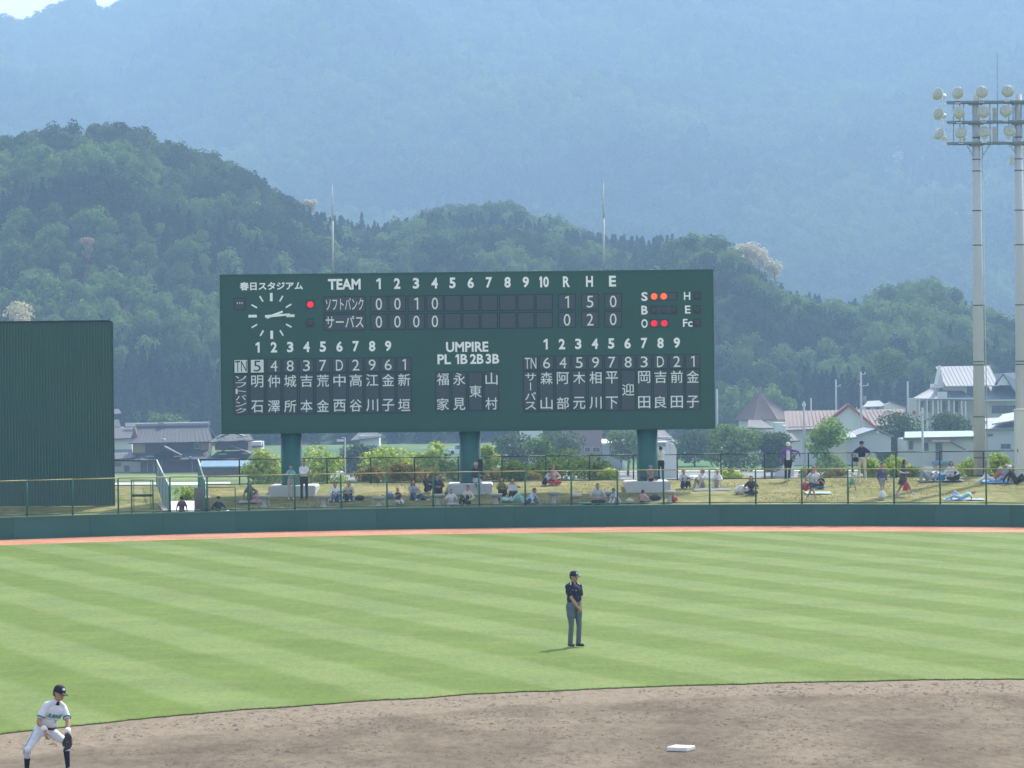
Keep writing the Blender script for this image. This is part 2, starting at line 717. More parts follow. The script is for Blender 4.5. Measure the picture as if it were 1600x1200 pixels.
o = tufts("dry_grass", 60000, -24, 26, lambda x: fence_y(x) + 0.3, lambda x: x * 0 + 161.5, lambda x, y: bank_z(x, y), 0.015, 0.05,
          leafmat("dry_blades", (0.19, 0.18, 0.07), (0.27, 0.24, 0.11), 0.5), 0.015)
tag(o, "short dry yellow grass on the bank behind the outfield wall", "grass")

# ------------------------------------------------------------------ hills
RIDGE = [(-900, 330), (-500, 300), (-200, 262), (0, 234), (60, 214), (150, 206), (190, 209), (250, 226), (330, 252), (400, 287), (450, 312),
         (500, 337), (560, 358), (610, 350), (660, 335), (700, 326), (760, 320), (800, 321), (850, 333), (900, 348), (950, 362), (1000, 366),
         (1050, 358), (1100, 352), (1140, 362), (1165, 388), (1200, 416), (1240, 440), (1300, 452), (1350, 458), (1385, 440), (1420, 434),
         (1480, 444), (1520, 470), (1560, 486), (1600, 490), (1800, 480), (2200, 440), (2600, 420)]
RDEP = [(-900, 900), (0, 860), (400, 880), (560, 960), (800, 980), (1000, 940), (1100, 840), (1240, 880), (1420, 900), (1600, 900), (2600, 950)]
RU, RV = np.array(RIDGE).T
DU, DV = np.array(RDEP).T
HTREE = 8.5
HBASE = 655.0


def lev(u, v):  # level tangent below the horizon
    return ((v - 600) * math.cos(ROLL) + (u - 800) * math.sin(ROLL) + 12) / FPX


def near_h(X, Y):
    U = 800 + FPX * X / Y
    Dr = np.interp(U, DU, DV)
    zr = CAM_H - Dr * lev(U, np.interp(U, RU, RV)) - HTREE
    t = (Y - HBASE) / (Dr - HBASE)
    prof = np.where(t < 1, np.sin(np.clip(t, 0, 1) * PI / 2) ** 1.15, 1 - 0.5 * np.clip((t - 1) / 1.5, 0, 1) ** 1.2)
    n = (smoothnoise(X, Y, 55, 21) - 0.5) * 14 + (smoothnoise(X, Y, 24, 22) - 0.5) * 7
    env = np.clip(t, 0, 1) * np.clip(1.25 - t, 0.12, 1) * 1.6
    return -6.1 + (zr + 6.1) * prof + n * env


hx = np.linspace(-420, 420, 150)
hy = np.linspace(HBASE - 10, 1500, 110)
grid_sheet("near_hill", hx, hy, near_h, M_FORESTFLOOR)

MRIDGE = [(-3000, 60), (-1200, -20), (-400, 60), (-60, 45), (0, 38), (30, 46), (44, 48), (75, 30), (100, 18), (130, 4), (150, 10), (168, 24), (190, 10), (230, -20), (400, -140),
          (800, -190), (1300, -150), (1600, -210), (2200, -120), (4000, 60)]
MU, MV = np.array(MRIDGE).T
MD0, MD1 = 1500.0, 3000.0


def far_h(X, Y):
    U = 800 + FPX * X / Y
    zr = CAM_H - MD1 * lev(U, np.interp(U, MU, MV)) - 10
    t = (Y - MD0) / (MD1 - MD0)
    prof = np.where(t < 1, np.clip(t, 0, 1) ** 1.15, 1 - (t - 1) * 0.8)
    # spurs and gullies running down the slope
    n = (smoothnoise(X + 0.25 * Y, Y * 0.35, 120, 31) - 0.5) * 75 + (smoothnoise(X - 0.15 * Y, Y * 0.5, 55, 32) - 0.5) * 32 + (smoothnoise(X, Y, 30, 33) - 0.5) * 12
    env = np.clip(t * 1.5, 0, 1) * np.clip((1.02 - t) * 3, 0.0, 1)
    return -6.1 + (zr + 6.1) * prof + n * env


mx_ = np.linspace(-1500, 1500, 260)
my_ = np.linspace(MD0, 3700, 150)
grid_sheet("far_mountain", mx_, my_, far_h, M_FORESTFLOOR)

# ------------------------------------------------------------------ forest (instanced clumps, one mass)
ML_BROAD = leafmat("forest_leaves", (0.012, 0.032, 0.011), (0.140, 0.225, 0.060), 0.40, inst=True)
ML_CONIF = leafmat("conifer_needles", (0.010, 0.024, 0.010), (0.034, 0.062, 0.024), 0.2, inst=True)
ML_CREAM = leafmat("cream_blossom", (0.42, 0.38, 0.22), (0.70, 0.63, 0.42), 0.45, inst=False)


def leaf_quads(cent, nrm, size, r, asp=0.75):
    """random quads at cent (n,3) facing about nrm"""
    n = len(cent)
    nn = nrm + r.normal(0, 0.38, (n, 3))
    nn /= np.linalg.norm(nn, axis=1)[:, None] + 1e-9
    a = np.cross(nn, r.normal(0, 1, (n, 3)))
    a /= np.linalg.norm(a, axis=1)[:, None] + 1e-9
    b = np.cross(nn, a)
    s = (size * r.uniform(0.6, 1.25, n))[:, None]
    V = np.stack([cent - a * s - b * s * asp * 0.3, cent - b * s * asp, cent + a * s + b * s * 0.2, cent + b * s * asp], 1)
    return V.reshape(-1, 3)


def crown_broad(r, R, H, nleaf, size, lobes=9, base=0.25, flat=1.0):
    cs = []
    for k in range(lobes):
        a = r.uniform(0, 2 * PI)
        q = math.sqrt(r.random()) * 0.62 * R
        z = H * (base + (1 - base) * r.uniform(0.25, 0.86))
        lr = R * r.uniform(0.30, 0.52)
        if q > 0.45 * R:
            z = min(z, H * 0.75)
        cs.append((q * math.cos(a), q * math.sin(a), z, lr))
    cs.append((0, 0, H * 0.72, R * 0.5))
    cs = np.array(cs)
    w = cs[:, 3] ** 2
    idx = r.choice(len(cs), nleaf, p=w / w.sum())
    d = r.normal(0, 1, (nleaf, 3))
    d /= np.linalg.norm(d, axis=1)[:, None]
    rad = cs[idx, 3] * r.uniform(0.72, 1.06, nleaf)
    c = cs[idx, :3] + d * rad[:, None] * np.array([1, 1, 0.8 * flat])
    c[:, 2] = np.maximum(c[:, 2], H * 0.12)
    return leaf_quads(c, d + np.array([0, 0, 0.35]), size, r)


def crown_conif(r, R, H, nleaf, size):
    t = r.random(nleaf) ** 0.8
    z = H * (0.12 + 0.88 * (1 - t)) if False else H * (1 - t * 0.9)
    rr = R * (t ** 0.85) * (0.75 + 0.25 * np.sin(t * 38 + r.uniform(0, 6)))
    a = r.uniform(0, 2 * PI, nleaf)
    rad = rr * r.uniform(0.55, 1.0, nleaf)
    c = np.stack([rad * np.cos(a), rad * np.sin(a), z], 1)
    d = np.stack([np.cos(a), np.sin(a), np.full(nleaf, 0.5)], 1)
    return leaf_quads(c, d, size, r, 0.5)


def quads_mesh(name, V, m):
    F = np.arange(len(V)).reshape(-1, 4)
    return arr_mesh(name, V, F, [m])


protos = []
for k in range(4):
    protos.append(quads_mesh("broadleaf_crown", crown_broad(np.random.default_rng(100 + k), 3.0, 7.6, 520, 0.34, 12, 0.1), ML_BROAD))
for k in range(3):
    protos.append(quads_mesh("conifer_crown", crown_conif(np.random.default_rng(200 + k), 2.7, 8.0, 520, 0.42), ML_CONIF))
protos.append(quads_mesh("cream_crown", crown_broad(np.random.default_rng(300), 3.0, 7.4, 520, 0.34, 12, 0.1), ML_CREAM))
proto_objs = [bpy.data.objects.new("forest_source", p) for p in protos]


def forest(name, pts, kind, scl, tint, label):
    me = bpy.data.meshes.new(name)
    me.vertices.add(len(pts))
    me.vertices.foreach_set("co", pts.astype(np.float32).ravel())
    for an, dt, arr in (("pick", 'INT', kind.astype(np.int32)), ("scl", 'FLOAT', scl.astype(np.float32)),
                        ("tint", 'FLOAT', tint.astype(np.float32)), ("rot", 'FLOAT', rng.uniform(0, 6.28, len(pts)).astype(np.float32))):
        at = me.attributes.new(an, dt, 'POINT')
        at.data.foreach_set("value", arr)
    o = link(name, me)
    ng = bpy.data.node_groups.new(name + "_nodes", 'GeometryNodeTree')
    ng.interface.new_socket("Geometry", in_out='INPUT', socket_type='NodeSocketGeometry')
    ng.interface.new_socket("Geometry", in_out='OUTPUT', socket_type='NodeSocketGeometry')
    gi = ng.nodes.new("NodeGroupInput")
    go = ng.nodes.new("NodeGroupOutput")
    jn = ng.nodes.new("GeometryNodeJoinGeometry")
    for po in reversed(proto_objs):
        oi = ng.nodes.new("GeometryNodeObjectInfo")
        oi.inputs["Object"].default_value = po
        gti = ng.nodes.new("GeometryNodeGeometryToInstance")
        ng.links.new(oi.outputs["Geometry"], gti.inputs[0])
        ng.links.new(gti.outputs[0], jn.inputs[0])
    ip = ng.nodes.new("GeometryNodeInstanceOnPoints")
    ip.inputs["Pick Instance"].default_value = True
    ng.links.new(gi.outputs[0], ip.inputs["Points"])
    ng.links.new(jn.outputs[0], ip.inputs["Instance"])

    def attr(nm, dt):
        n = ng.nodes.new("GeometryNodeInputNamedAttribute")
        n.data_type = dt
        n.inputs["Name"].default_value = nm
        return [s for s in n.outputs if s.name == "Attribute" and s.enabled][0]
    ng.links.new(attr("pick", 'INT'), ip.inputs["Instance Index"])
    ng.links.new(attr("scl", 'FLOAT'), ip.inputs["Scale"])
    cx = ng.nodes.new("ShaderNodeCombineXYZ")
    ng.links.new(attr("rot", 'FLOAT'), cx.inputs[2])
    ng.links.new(cx.outputs[0], ip.inputs["Rotation"])
    ng.links.new(ip.outputs[0], go.inputs[0])
    md = o.modifiers.new("trees", 'NODES')
    md.node_group = ng
    return tag(o, label, "forest", kind="stuff")


# near hill trees
sp = 3.9
X, Y = np.meshgrid(np.arange(-170, 175, sp), np.arange(HBASE, 1010, sp))
X = X.ravel() + rng.uniform(-2, 2, X.size)
Y = Y.ravel() + rng.uniform(-2, 2, Y.size)
U = 800 + FPX * X / Y
Dr = np.interp(U, DU, DV)
k = (U > -140) & (U < 1740) & (Y < Dr + 16)
X, Y, U, Dr = X[k], Y[k], U[k], Dr[k]
Z = near_h(X, Y)
con = smoothnoise(X, Y, 42, 41) * 0.75 + smoothnoise(X, Y, 14, 42) * 0.25
t = (Y - HBASE) / (Dr - HBASE)
con = con + np.clip(t - 0.6, 0, 1) * 0.30 + np.where((U > 1240) & (U < 1640), 0.14, 0) - np.where((U > 1080) & (U < 1240), 0.12, 0)
isc = con > 0.64 + rng.normal(0, 0.03, len(X))
kind = np.where(isc, rng.integers(4, 7, len(X)), rng.integers(0, 4, len(X)))
tint = np.clip((smoothnoise(X, Y, 17, 43) - 0.42) * 1.6 + rng.normal(0.22, 0.22, len(X)), 0, 0.9)
scl = np.where(isc, rng.uniform(0.7, 1.1, len(X)), rng.uniform(0.6, 1.25, len(X)))
forest("hillside_forest", np.stack([X, Y, Z - 0.4], 1), kind, scl, tint, "dense mixed green forest covering the nearer hills behind the scoreboard")
# mountain trees
sp = 10.5
X, Y = np.meshgrid(np.arange(-620, 625, sp), np.arange(MD0, MD1 + 60, sp * 1.25))
X = X.ravel() + rng.uniform(-4, 4, X.size)
Y = Y.ravel() + rng.uniform(-4, 4, Y.size)
U = 800 + FPX * X / Y
k = (U > -150) & (U < 1750)
X, Y, U = X[k], Y[k], U[k]
Z = far_h(X, Y)
vv = 588 + FPX * (CAM_H - Z) / Y
k = vv < 560
X, Y, U, Z = X[k], Y[k], U[k], Z[k]
isc = (smoothnoise(X, Y, 130, 51) * 0.7 + smoothnoise(X, Y, 40, 52) * 0.3) > 0.74
kind = np.where(isc, rng.integers(4, 7, len(X)), rng.integers(0, 4, len(X)))
cream = (rng.random(len(X)) < 0.03) & (U > 780) & (Y < 2100) & (smoothnoise(X, Y, 60, 54) > 0.55)
kind = np.where(cream, 7, kind)
tint = np.clip(smoothnoise(X, Y, 90, 53) * 0.8 + rng.normal(-0.05, 0.1, len(X)), 0, 1)
scl = np.where(isc, rng.uniform(1.3, 1.9, len(X)), rng.uniform(2.0, 3.0, len(X)))
scl = np.where(cream, rng.uniform(0.9, 1.5, len(X)), scl)
forest("mountain_forest", np.stack([X, Y, Z - 1.0], 1), kind, scl, tint, "hazy blue forest covering the high mountain that fills the background")
N_FAR = len(X)

# loose clods raked up on the infield (nobody could count them)
nC = 9000
cx_ = rng.uniform(-10, 12, nC)
cy_ = rng.uniform(57, 73, nC)
keep = (smoothnoise(cx_, cy_ * 1.6, 1.6, 61) > 0.42) & ((cx_ - 9) ** 2 + (cy_ - 49.4) ** 2 < 22.7 ** 2)
cx_, cy_ = cx_[keep], cy_[keep]
cs_ = rng.uniform(0.006, 0.026, len(cx_)) * np.where(rng.random(len(cx_)) < 0.06, 1.8, 1)
base_ = np.array([(-1, -0.7, 0), (1, -0.8, 0), (1.1, 0.8, 0), (-0.9, 0.9, 0), (0.1, -0.1, 0.8)])
Vc = np.stack([cx_, cy_, cx_ * 0 + 0.001], 1)[:, None, :] + base_[None] * cs_[:, None, None] * rng.uniform(0.6, 1.5, (len(cx_), 1, 3)) * np.array([1.5, 1, 1])
Fc = (np.array([(0, 1, 4), (1, 2, 4), (2, 3, 4), (3, 0, 4)])[None] + (np.arange(len(cx_)) * 5)[:, None, None]).reshape(-1, 3)
o = link("dirt_clods", arr_mesh("dirt_clods", Vc.reshape(-1, 3), Fc, [mat("dirt_clod", (0.13, 0.105, 0.082), 0.95, 0.3, 3)]))
tag(o, "small loose clods of brown earth scattered over the infield dirt", "dirt", kind="stuff")
# grass blades fringing the turf edge
nB = 7000
bx_ = rng.uniform(-14, 16, nB)
o = tufts("turf_fringe", nB, -14, 16, lambda x: inner(x) - 0.02, lambda x: inner(x) + 0.10, lambda x, y: x * 0 + 0.015, 0.008, 0.03,
          leafmat("turf_blades", (0.07, 0.12, 0.03), (0.15, 0.21, 0.06), 0.4), 0.012)
tag(o, "ragged grass blades along the edge of the infield dirt", "grass")


def hill_hit(u, v, canopy=6.0):
    """distance at which the sight line through (u, v) meets the nearer hill's canopy"""
    for D in np.arange(660.0, 1100.0, 2.0):
        p = P(u, v, D)
        if p.z < float(near_h(np.array([p.x]), np.array([D]))[0]) + canopy:
            return D
    return 870.0
# ================================================================== STADIUM STRUCTURES
M_GREENPAD = mat("green_wall_pad", (0.028, 0.115, 0.092), 0.6, 0.25, 0.6)
M_GREENPAD2 = mat("green_wall_pad_faded", (0.034, 0.120, 0.100), 0.6, 0.25, 0.5)
M_GREENPAD3 = mat("green_wall_pad_newer", (0.025, 0.108, 0.088), 0.55, 0.22, 0.8)
M_CAP = mat("wall_cap", (0.10, 0.22, 0.17), 0.6)
M_POST = mat("green_post_paint", (0.018, 0.125, 0.080), 0.45, 0.1, 4)
M_DKPOST = mat("dark_green_post_paint", (0.008, 0.030, 0.025), 0.5)
M_YEL = mat("yellow_rail_cover", (0.32, 0.29, 0.10), 0.55, 0.15, 3)
M_WIRE = mat("wire", (0.06, 0.12, 0.09), 0.5)
M_GALV = mat("galvanised_rail", (0.42, 0.50, 0.48), 0.4, 0.1, 3, metal=0.2)
M_CONC = mat("concrete", (0.42, 0.41, 0.38), 0.9, 0.18, 1.5, 0.01, 30)
M_PALE = mat("pale_grey_paint", (0.50, 0.53, 0.54), 0.6, 0.08, 1.5)
M_BOARD = mat("scoreboard_green", (0.022, 0.090, 0.070), 0.5, 0.16, 0.5)
M_TRIM = mat("scoreboard_trim", (0.16, 0.26, 0.26), 0.5)
M_CELL = mat("display_cell_grey", (0.062, 0.078, 0.092), 0.6, 0.25, 9)
M_CELLF = mat("display_cell_frame", (0.016, 0.035, 0.038), 0.6)
M_WHITE = mat("white_lettering", (0.93, 0.95, 0.93), 0.5, 0.01)
M_FLIP = mat("flip_dot_white", (0.74, 0.80, 0.77), 0.6, 0.10, 30)
M_COL = mat("column_green", (0.022, 0.115, 0.105), 0.45, 0.08, 1)
M_BLACK = mat("black_plastic", (0.02, 0.02, 0.023), 0.5)
M_REDL = mat("lit_red_lamp", (0.3, 0.01, 0.02), 0.4, emit=((1.0, 0.012, 0.04), 0.34))
M_ORL = mat("lit_orange_lamp", (0.4, 0.10, 0.03), 0.4, emit=((1.0, 0.10, 0.03), 0.5))
M_OFF = mat("unlit_lamp", (0.05, 0.045, 0.055), 0.3)

# ---- padded outfield wall: one thing, its padding panels are parts
wall = thing("outfield_wall", "long dark green padded wall curving along the red warning track behind the outfield", "wall", (0, 147.4, 0))
xs_w = [-43.4 + 1.93 * 1.5 * k for k in range(31)]
for k in range(30):
    xa, xb = xs_w[k] + 0.004, xs_w[k + 1] - 0.004
    ya, yb = float(fence_y(xa)) - 147.4, float(fence_y(xb)) - 147.4
    b_ = MB()
    d = Vector((xb - xa, yb - ya, 0)).normalized()
    n_ = Vector((d.y, -d.x, 0))
    pr = 0.004 * (k % 2)
    pts = [Vector((xa, ya, 0)) + n_ * pr, Vector((xb, yb, 0)) + n_ * pr, Vector((xb, yb, 0)) - n_ * 0.12, Vector((xa, ya, 0)) - n_ * 0.12]
    b_.prism([(p.x, p.y) for p in pts], 0.0, 0.895, 'z')
    b_.build("padding_panel", (M_GREENPAD, M_GREENPAD2, M_GREENPAD3)[(k * 7 + k // 3) % 3], wall)
    b_ = MB()
    pts = [Vector((xa, ya, 0)) + n_ * 0.03, Vector((xb, yb, 0)) + n_ * 0.03, Vector((xb, yb, 0)) - n_ * 0.15, Vector((xa, ya, 0)) - n_ * 0.15]
    b_.prism([(p.x, p.y) for p in pts], 0.897, 0.93, 'z')
    b_.build("wall_cap", M_CAP, wall)


def wire_mesh(mb, a, b, z0a, z1a, z0b, z1b, step=0.075, w=0.0028):
    """diamond wires in the vertical plane a-b (2D points), bottoms z0*, tops z1*"""
    a, b = Vector(a), Vector(b)
    Ln = (b - a).length
    H = max(z1a - z0a, z1b - z0b)
    n = int((Ln + H) / step)
    d = (b - a) / Ln
    for s in (1, -1):
        for i in range(n):
            x0 = i * step - (H if s > 0 else 0)
            p = [(x0, 0.0), (x0 + s * H, H)] if s > 0 else [(i * step, 0.0), (i * step - H, H)]
            (xa, ha), (xb, hb) = p
            # clip to 0..Ln
            def clip(x, h, x2, h2):
                if x < 0:
                    f = (0 - x) / (x2 - x)
                    return 0.0, h + (h2 - h) * f
                if x > Ln:
                    f = (Ln - x) / (x2 - x)
                    return Ln, h + (h2 - h) * f
                return x, h
            if (xa < 0 and xb < 0) or (xa > Ln and xb > Ln):
                continue
            xa2, ha2 = clip(xa, ha, xb, hb)
            xb2, hb2 = clip(xb, hb, xa, ha)
            def top(x):
                return (z0a + (z0b - z0a) * x / Ln), (z1a + (z1b - z1a) * x / Ln)
            za0, zt = top(xa2)
            zb0, zt2 = top(xb2)
            A = (a.x + d.x * xa2, a.y + d.y * xa2, za0 + ha2 * (zt - za0) / H)
            B = (a.x + d.x * xb2, a.y + d.y * xb2, zb0 + hb2 * (zt2 - zb0) / H)
            if (Vector(A) - Vector(B)).length > 0.02:
                mb.tube(A, B, w, n=3, cap=False)


# ---- front fence on the wall
posts_px = [38 + 71.5 * k for k in range(-3, 3)] + [262, 320] + [385 + 72.05 * k for k in range(0, 20)]
fence = thing("outfield_fence", "tall green mesh fence with yellow top rail standing on the padded outfield wall", "fence", (0, 147.4, 0))
fx = []
for u in posts_px:
    x = (u - 800 + 1.6) / FPX * 145.5
    for _ in range(3):
        x = (u - 800 + 1.6) / FPX * float(fence_y(x))
    fx.append(x)
FT = 2.36
for x in fx:
    y = float(fence_y(x)) - 147.4 + 0.06
    MB().tube((x, y, 0.93), (x, y, FT), 0.037, n=10).build("post", M_POST, fence, True)
for i in range(len(fx) - 1):
    xa, xb = fx[i] + 0.002, fx[i + 1] - 0.002
    ya, yb = float(fence_y(fx[i])) - 147.34, float(fence_y(fx[i + 1])) - 147.34
    MB().tube((xa, ya, FT + 0.03), (xb, yb, FT + 0.03), 0.022, n=8).build("top_rail", M_YEL, fence, True)
    MB().tube((xa, ya, 1.0), (xb, yb, 1.0), 0.02, n=8).build("bottom_rail", M_POST, fence, True)
wm = MB()
for i in range(len(fx) - 1):
    if -14.4 < fx[i] < -13.9:
        continue
    ya, yb = float(fence_y(fx[i])) - 147.34, float(fence_y(fx[i + 1])) - 147.34
    wire_mesh(wm, (fx[i], ya), (fx[i + 1], yb), 0.98, FT, 0.98, FT, 0.10, 0.0022)
tag(wm.build("wire_mesh", M_WIRE, fence), kind="stuff")

# ---- rear fence along the bank crest (y = 160)
rear = thing("boundary_fence", "low dark green mesh fence along the top of the grass bank", "fence", (0, 160.3, 0))
rx = []
u = 372.5 - 68.5 * 10
while u < 2000:
    x = (u - 800 + 1.2) / FPX * 160.3
    if not (PL(160) - 0.5 < x < PR(160) + 0.1):
        rx.append(x)
    u += 68.4
rx += [float(PL(160.3)), float(PR(160.3))]
rx.sort()
RT, RB = 2.73, 1.60
for x in rx:
    MB().tube((x, 0, 1.45), (x, 0, RT), 0.033, n=8).build("post", M_DKPOST, rear, True)
for i in range(len(rx) - 1):
    if abs(rx[i] - PL(160.3)) < 0.01:
        continue
    MB().tube((rx[i], 0, RT), (rx[i + 1], 0, RT), 0.024, n=6).build("top_rail", M_DKPOST, rear, True)
    MB().tube((rx[i], 0, RB), (rx[i + 1], 0, RB), 0.022, n=6).build("bottom_rail", M_DKPOST, rear, True)
wm = MB()
for i in range(len(rx) - 1):
    if abs(rx[i] - PL(160.3)) < 0.01:
        continue
    wire_mesh(wm, (rx[i], 0), (rx[i + 1], 0), RB, RT, RB, RT, 0.12, 0.0018)
tag(wm.build("wire_mesh", M_WIRE, rear), kind="stuff")

# ---- passage side fences, gate and retaining wall
for (fn, lab, ytop) in ((PL, "green mesh side fence with pale sloping rail, left of the passage through the bank", 1), (PR, "green mesh side fence with pale sloping rail, right of the passage through the bank", 0)):
    y0 = float(fence_y(fn(145))) + 0.15
    y1 = 160.1
    pf = thing("passage_fence", lab, "fence", (float(fn(y0)), y0, 0), group="side fences of the passage")
    n = 9
    zt0 = 2.0 if ytop else 2.2
    for k in range(n):
        y = y0 + (y1 - y0) * k / (n - 1)
        zt = zt0 + (2.72 - zt0) * k / (n - 1)
        lx = float(fn(y) - fn(y0))
        MB().tube((lx, y - y0, 0.02), (lx, y - y0, zt), 0.028, n=8).build("post", M_POST, pf, True)
    MB().tube((0, 0, zt0 + 0.02), (float(fn(y1) - fn(y0)), y1 - y0, 2.74), 0.03, n=8).build("sloping_rail", M_GALV, pf, True)
    wm = MB()
    wire_mesh(wm, (0, 0), (float(fn(y1) - fn(y0)), y1 - y0), 0.5, zt0, 1.55, 2.72, 0.14, 0.0022)
    tag(wm.build("wire_mesh", M_GALV, pf), kind="stuff")
for fn, s, lab in ((PR, 1, "bare concrete retaining wall on the right side of the passage"), (PL, -1, "bare concrete retaining wall on the left side of the passage")):
    rw = MB()
    n = 8
    ya, yb = float(fence_y(fn(145))) + 0.2, 164.0
    a0, b0 = fn(ya) + 0.03 * s, fn(yb) + 0.03 * s
    w = 0.22 * s
    za = 1.5 if s > 0 else 1.0
    v = []
    for (x, y, z) in ((a0, ya, za), (b0, yb, za + 0.15)):
        v += [(x, y, -0.05), (x + w, y, -0.05), (x + w, y, z), (x, y, z)]
    rw.add(v, [(0, 1, 2, 3), (4, 7, 6, 5), (0, 4, 5, 1), (1, 5, 6, 2), (2, 6, 7, 3), (3, 7, 4, 0)])
    tag(rw.build("retaining_wall", mat("brownish_concrete", (0.25, 0.215, 0.19), 0.9, 0.2, 2)), lab, "wall")
a, b2 = P(303.5, 799, 150.6), P(321, 762, 150.6)
b_ = MB()
b_.prism([(a.x, -0.03), (b2.x + 0.04, -0.03), (b2.x + 0.04, a.z + 0.1), (a.x + 0.28, b2.z), (a.x, b2.z)], 150.6, 150.85, 'y')
tag(b_.build("wing_wall", mat("brownish_concrete", (0.25, 0.215, 0.19))), "short brownish concrete wing wall with a slanting top at the right of the passage", "wall")
# passage floor & bright apron beyond
b_ = MB()
b_.prism([(-14.35, 141), (-12.7, 141), (-14.4, 166), (-16.5, 166)], -0.03, 0.005, 'z')
tag(b_.build("passage_floor", mat("grey_paving", (0.30, 0.28, 0.26), 0.9)), kind="structure")
b_ = MB()
b_.prism([(-22, 170.5), (-13.2, 170.5), (-14.4, 184.5), (-24, 184.5)], -0.03, 0.004, 'z')
tag(b_.build("concrete_path", mat("sunlit_white_concrete", (0.72, 0.72, 0.70), 0.8, 0.05)), kind="structure")
# gate in the left stretch of fence
gate = thing("green_gate", "green framed gate with a dark cross bar just left of the passage", "gate", (0, 0, 0))
g0 = P(206, 798, float(fence_y(-15.4)) + 0.55)
g1 = P(240, 798, float(fence_y(-15.0)) + 0.55)
gate.location = (g0.x, g0.y, 0.93)
gw = g1.x - g0.x
gh = 1.35
for x in (0, gw):
    MB().tube((x, 0, -0.35), (x, 0, gh), 0.03, n=8).build("gate_post", M_POST, gate, True)
MB().tube((0, 0, gh), (gw, 0, gh), 0.02, n=8).build("top_bar", M_POST, gate, True)
MB().tube((0, 0, 0.05), (gw, 0, 0.05), 0.02, n=8).build("bottom_bar", M_POST, gate, True)
MB().box(0.03, gw - 0.03, -0.03, 0.03, 0.66, 0.76).build("latch_bar", M_DKPOST, gate)
for x in (0.09, gw - 0.09):
    MB().tube((x, 0, 0.05), (x, 0, gh), 0.014, n=8).build("leaf_frame", M_POST, gate, True)
gate2 = thing("handrail_gate", "small green framed gate panel right of the passage", "gate", (0, 0, 0))
g0 = P(322, 797, float(fence_y(-12.7)) + 0.6)
g1 = P(369, 797, float(fence_y(-11.5)) + 0.6)
gate2.location = (g0.x, g0.y, 0.93)
gw = g1.x - g0.x
MB().tube((gw, 0, -0.3), (gw, 0, 0.98), 0.025, n=8).build("gate_post", M_POST, gate2, True)
MB().tube((0, 0, 0.98), (gw, 0, 0.98), 0.018, n=8).build("top_bar", M_POST, gate2, True)
MB().tube((0, 0, 0.04), (gw, 0, 0.04), 0.018, n=8).build("bottom_bar", M_POST, gate2, True)

# ---- batter's eye screen, corrugated sheets
eye = thing("batters_eye_screen", "huge dark green corrugated screen standing on the bank at far left", "screen", (0, 0, 0))
DE = 150.6
tr_, br_ = P(174.3, 504, DE), P(177.8, 790, DE)
eye.location = (br_.x, DE, 0)
z0e, z1e = br_.z, tr_.z
M_EYE = mat("dark_green_sheet", (0.045, 0.118, 0.098), 0.5, 0.12, 0.4)
pitch = 0.128
nper = 22
nsh = 7
for k in range(nsh):
    b_ = MB()
    vs_, fs = [], []
    x0 = -nper * pitch * (k + 1)
    for i in range(nper):
        xx = x0 + i * pitch
        for dx, dy in ((0, 0), (0.045, 0), (0.062, 0.05), (0.108, 0.05)):
            vs_ += [(xx + dx, dy, z0e), (xx + dx, dy, z1e)]
    vs_ += [(x0 + nper * pitch, 0, z0e), (x0 + nper * pitch, 0, z1e)]
    n = len(vs_) // 2
    for i in range(n - 1):
        fs.append((2 * i, 2 * i + 2, 2 * i + 3, 2 * i + 1))
    b_.add(vs_, fs)
    b_.build("corrugated_sheet", M_EYE, eye)
W_ = nper * nsh * pitch
MB().box(-W_, 0.02, -0.02, 0.09, z1e + 0.004, z1e + 0.06).build("top_trim", M_DKPOST, eye)
MB().box(0.004, 0.05, -0.02, 0.10, z0e, z1e).build("edge_trim", M_DKPOST, eye)
for k in range(9):
    MB().box(-W_ + 0.3, -0.1, 0.10, 0.18, z0e + 0.3 + k * 0.95, z0e + 0.4 + k * 0.95).build("girt", M_DKPOST, eye)
for x in (-0.6, -2.8, -5.4, -8.2, -11, -14, -17):
    MB().box(x - 0.1, x + 0.1, 0.19, 0.4, 0.7, z1e - 0.1).build("steel_post", M_DKPOST, eye)
    MB().box(x - 0.35, x + 0.35, 0.0, 0.6, 0.6, z0e - 0.03).build("footing", M_DKPOST, eye)

# ================================================================== SCOREBOARD
DB = 155.4
sb = thing("scoreboard", "big dark green baseball scoreboard with clock, innings and player names on three columns", "scoreboard")
c0 = P(730, 770, DB)
SBX, SBZ = c0.x, 1.2
sb.location = (SBX, DB, 0)


def BP(u, v0, d=0.0):
    p = P(u, v0 - 0.0110 * (u - 730), DB)
    return Vector((p.x - SBX, d, p.z))


tl, br = BP(343.5, 427.0), BP(1117.0, 672.2)
MB().box(tl.x, br.x, 0.0, 1.15, br.z, tl.z).build("cabinet", M_BOARD, sb)
tr = MB()
for (xa, xb, za, zb) in ((tl.x - 0.03, br.x + 0.03, tl.z + 0.003, tl.z + 0.06), (tl.x - 0.03, br.x + 0.03, br.z - 0.06, br.z - 0.003)):
    tr.box(xa, xb, -0.03, 1.18, za, zb)
tr.build("edge_trim", M_BOARD, sb)
for xa, xb in ((tl.x - 0.05, tl.x - 0.003), (br.x + 0.003, br.x + 0.05)):
    MB().box(xa, xb, -0.03, 1.18, br.z, tl.z).build("side_trim", M_TRIM, sb)
# face sheets: shallow seams
for k in range(8):
    xa = tl.x + 0.02 + k * (br.x - tl.x - 0.04) / 8
    xb = xa + (br.x - tl.x - 0.04) / 8 - 0.008
    MB().box(xa, xb, -0.012, -0.002, br.z + 0.02, tl.z - 0.02).build("face_panel", M_BOARD, sb)


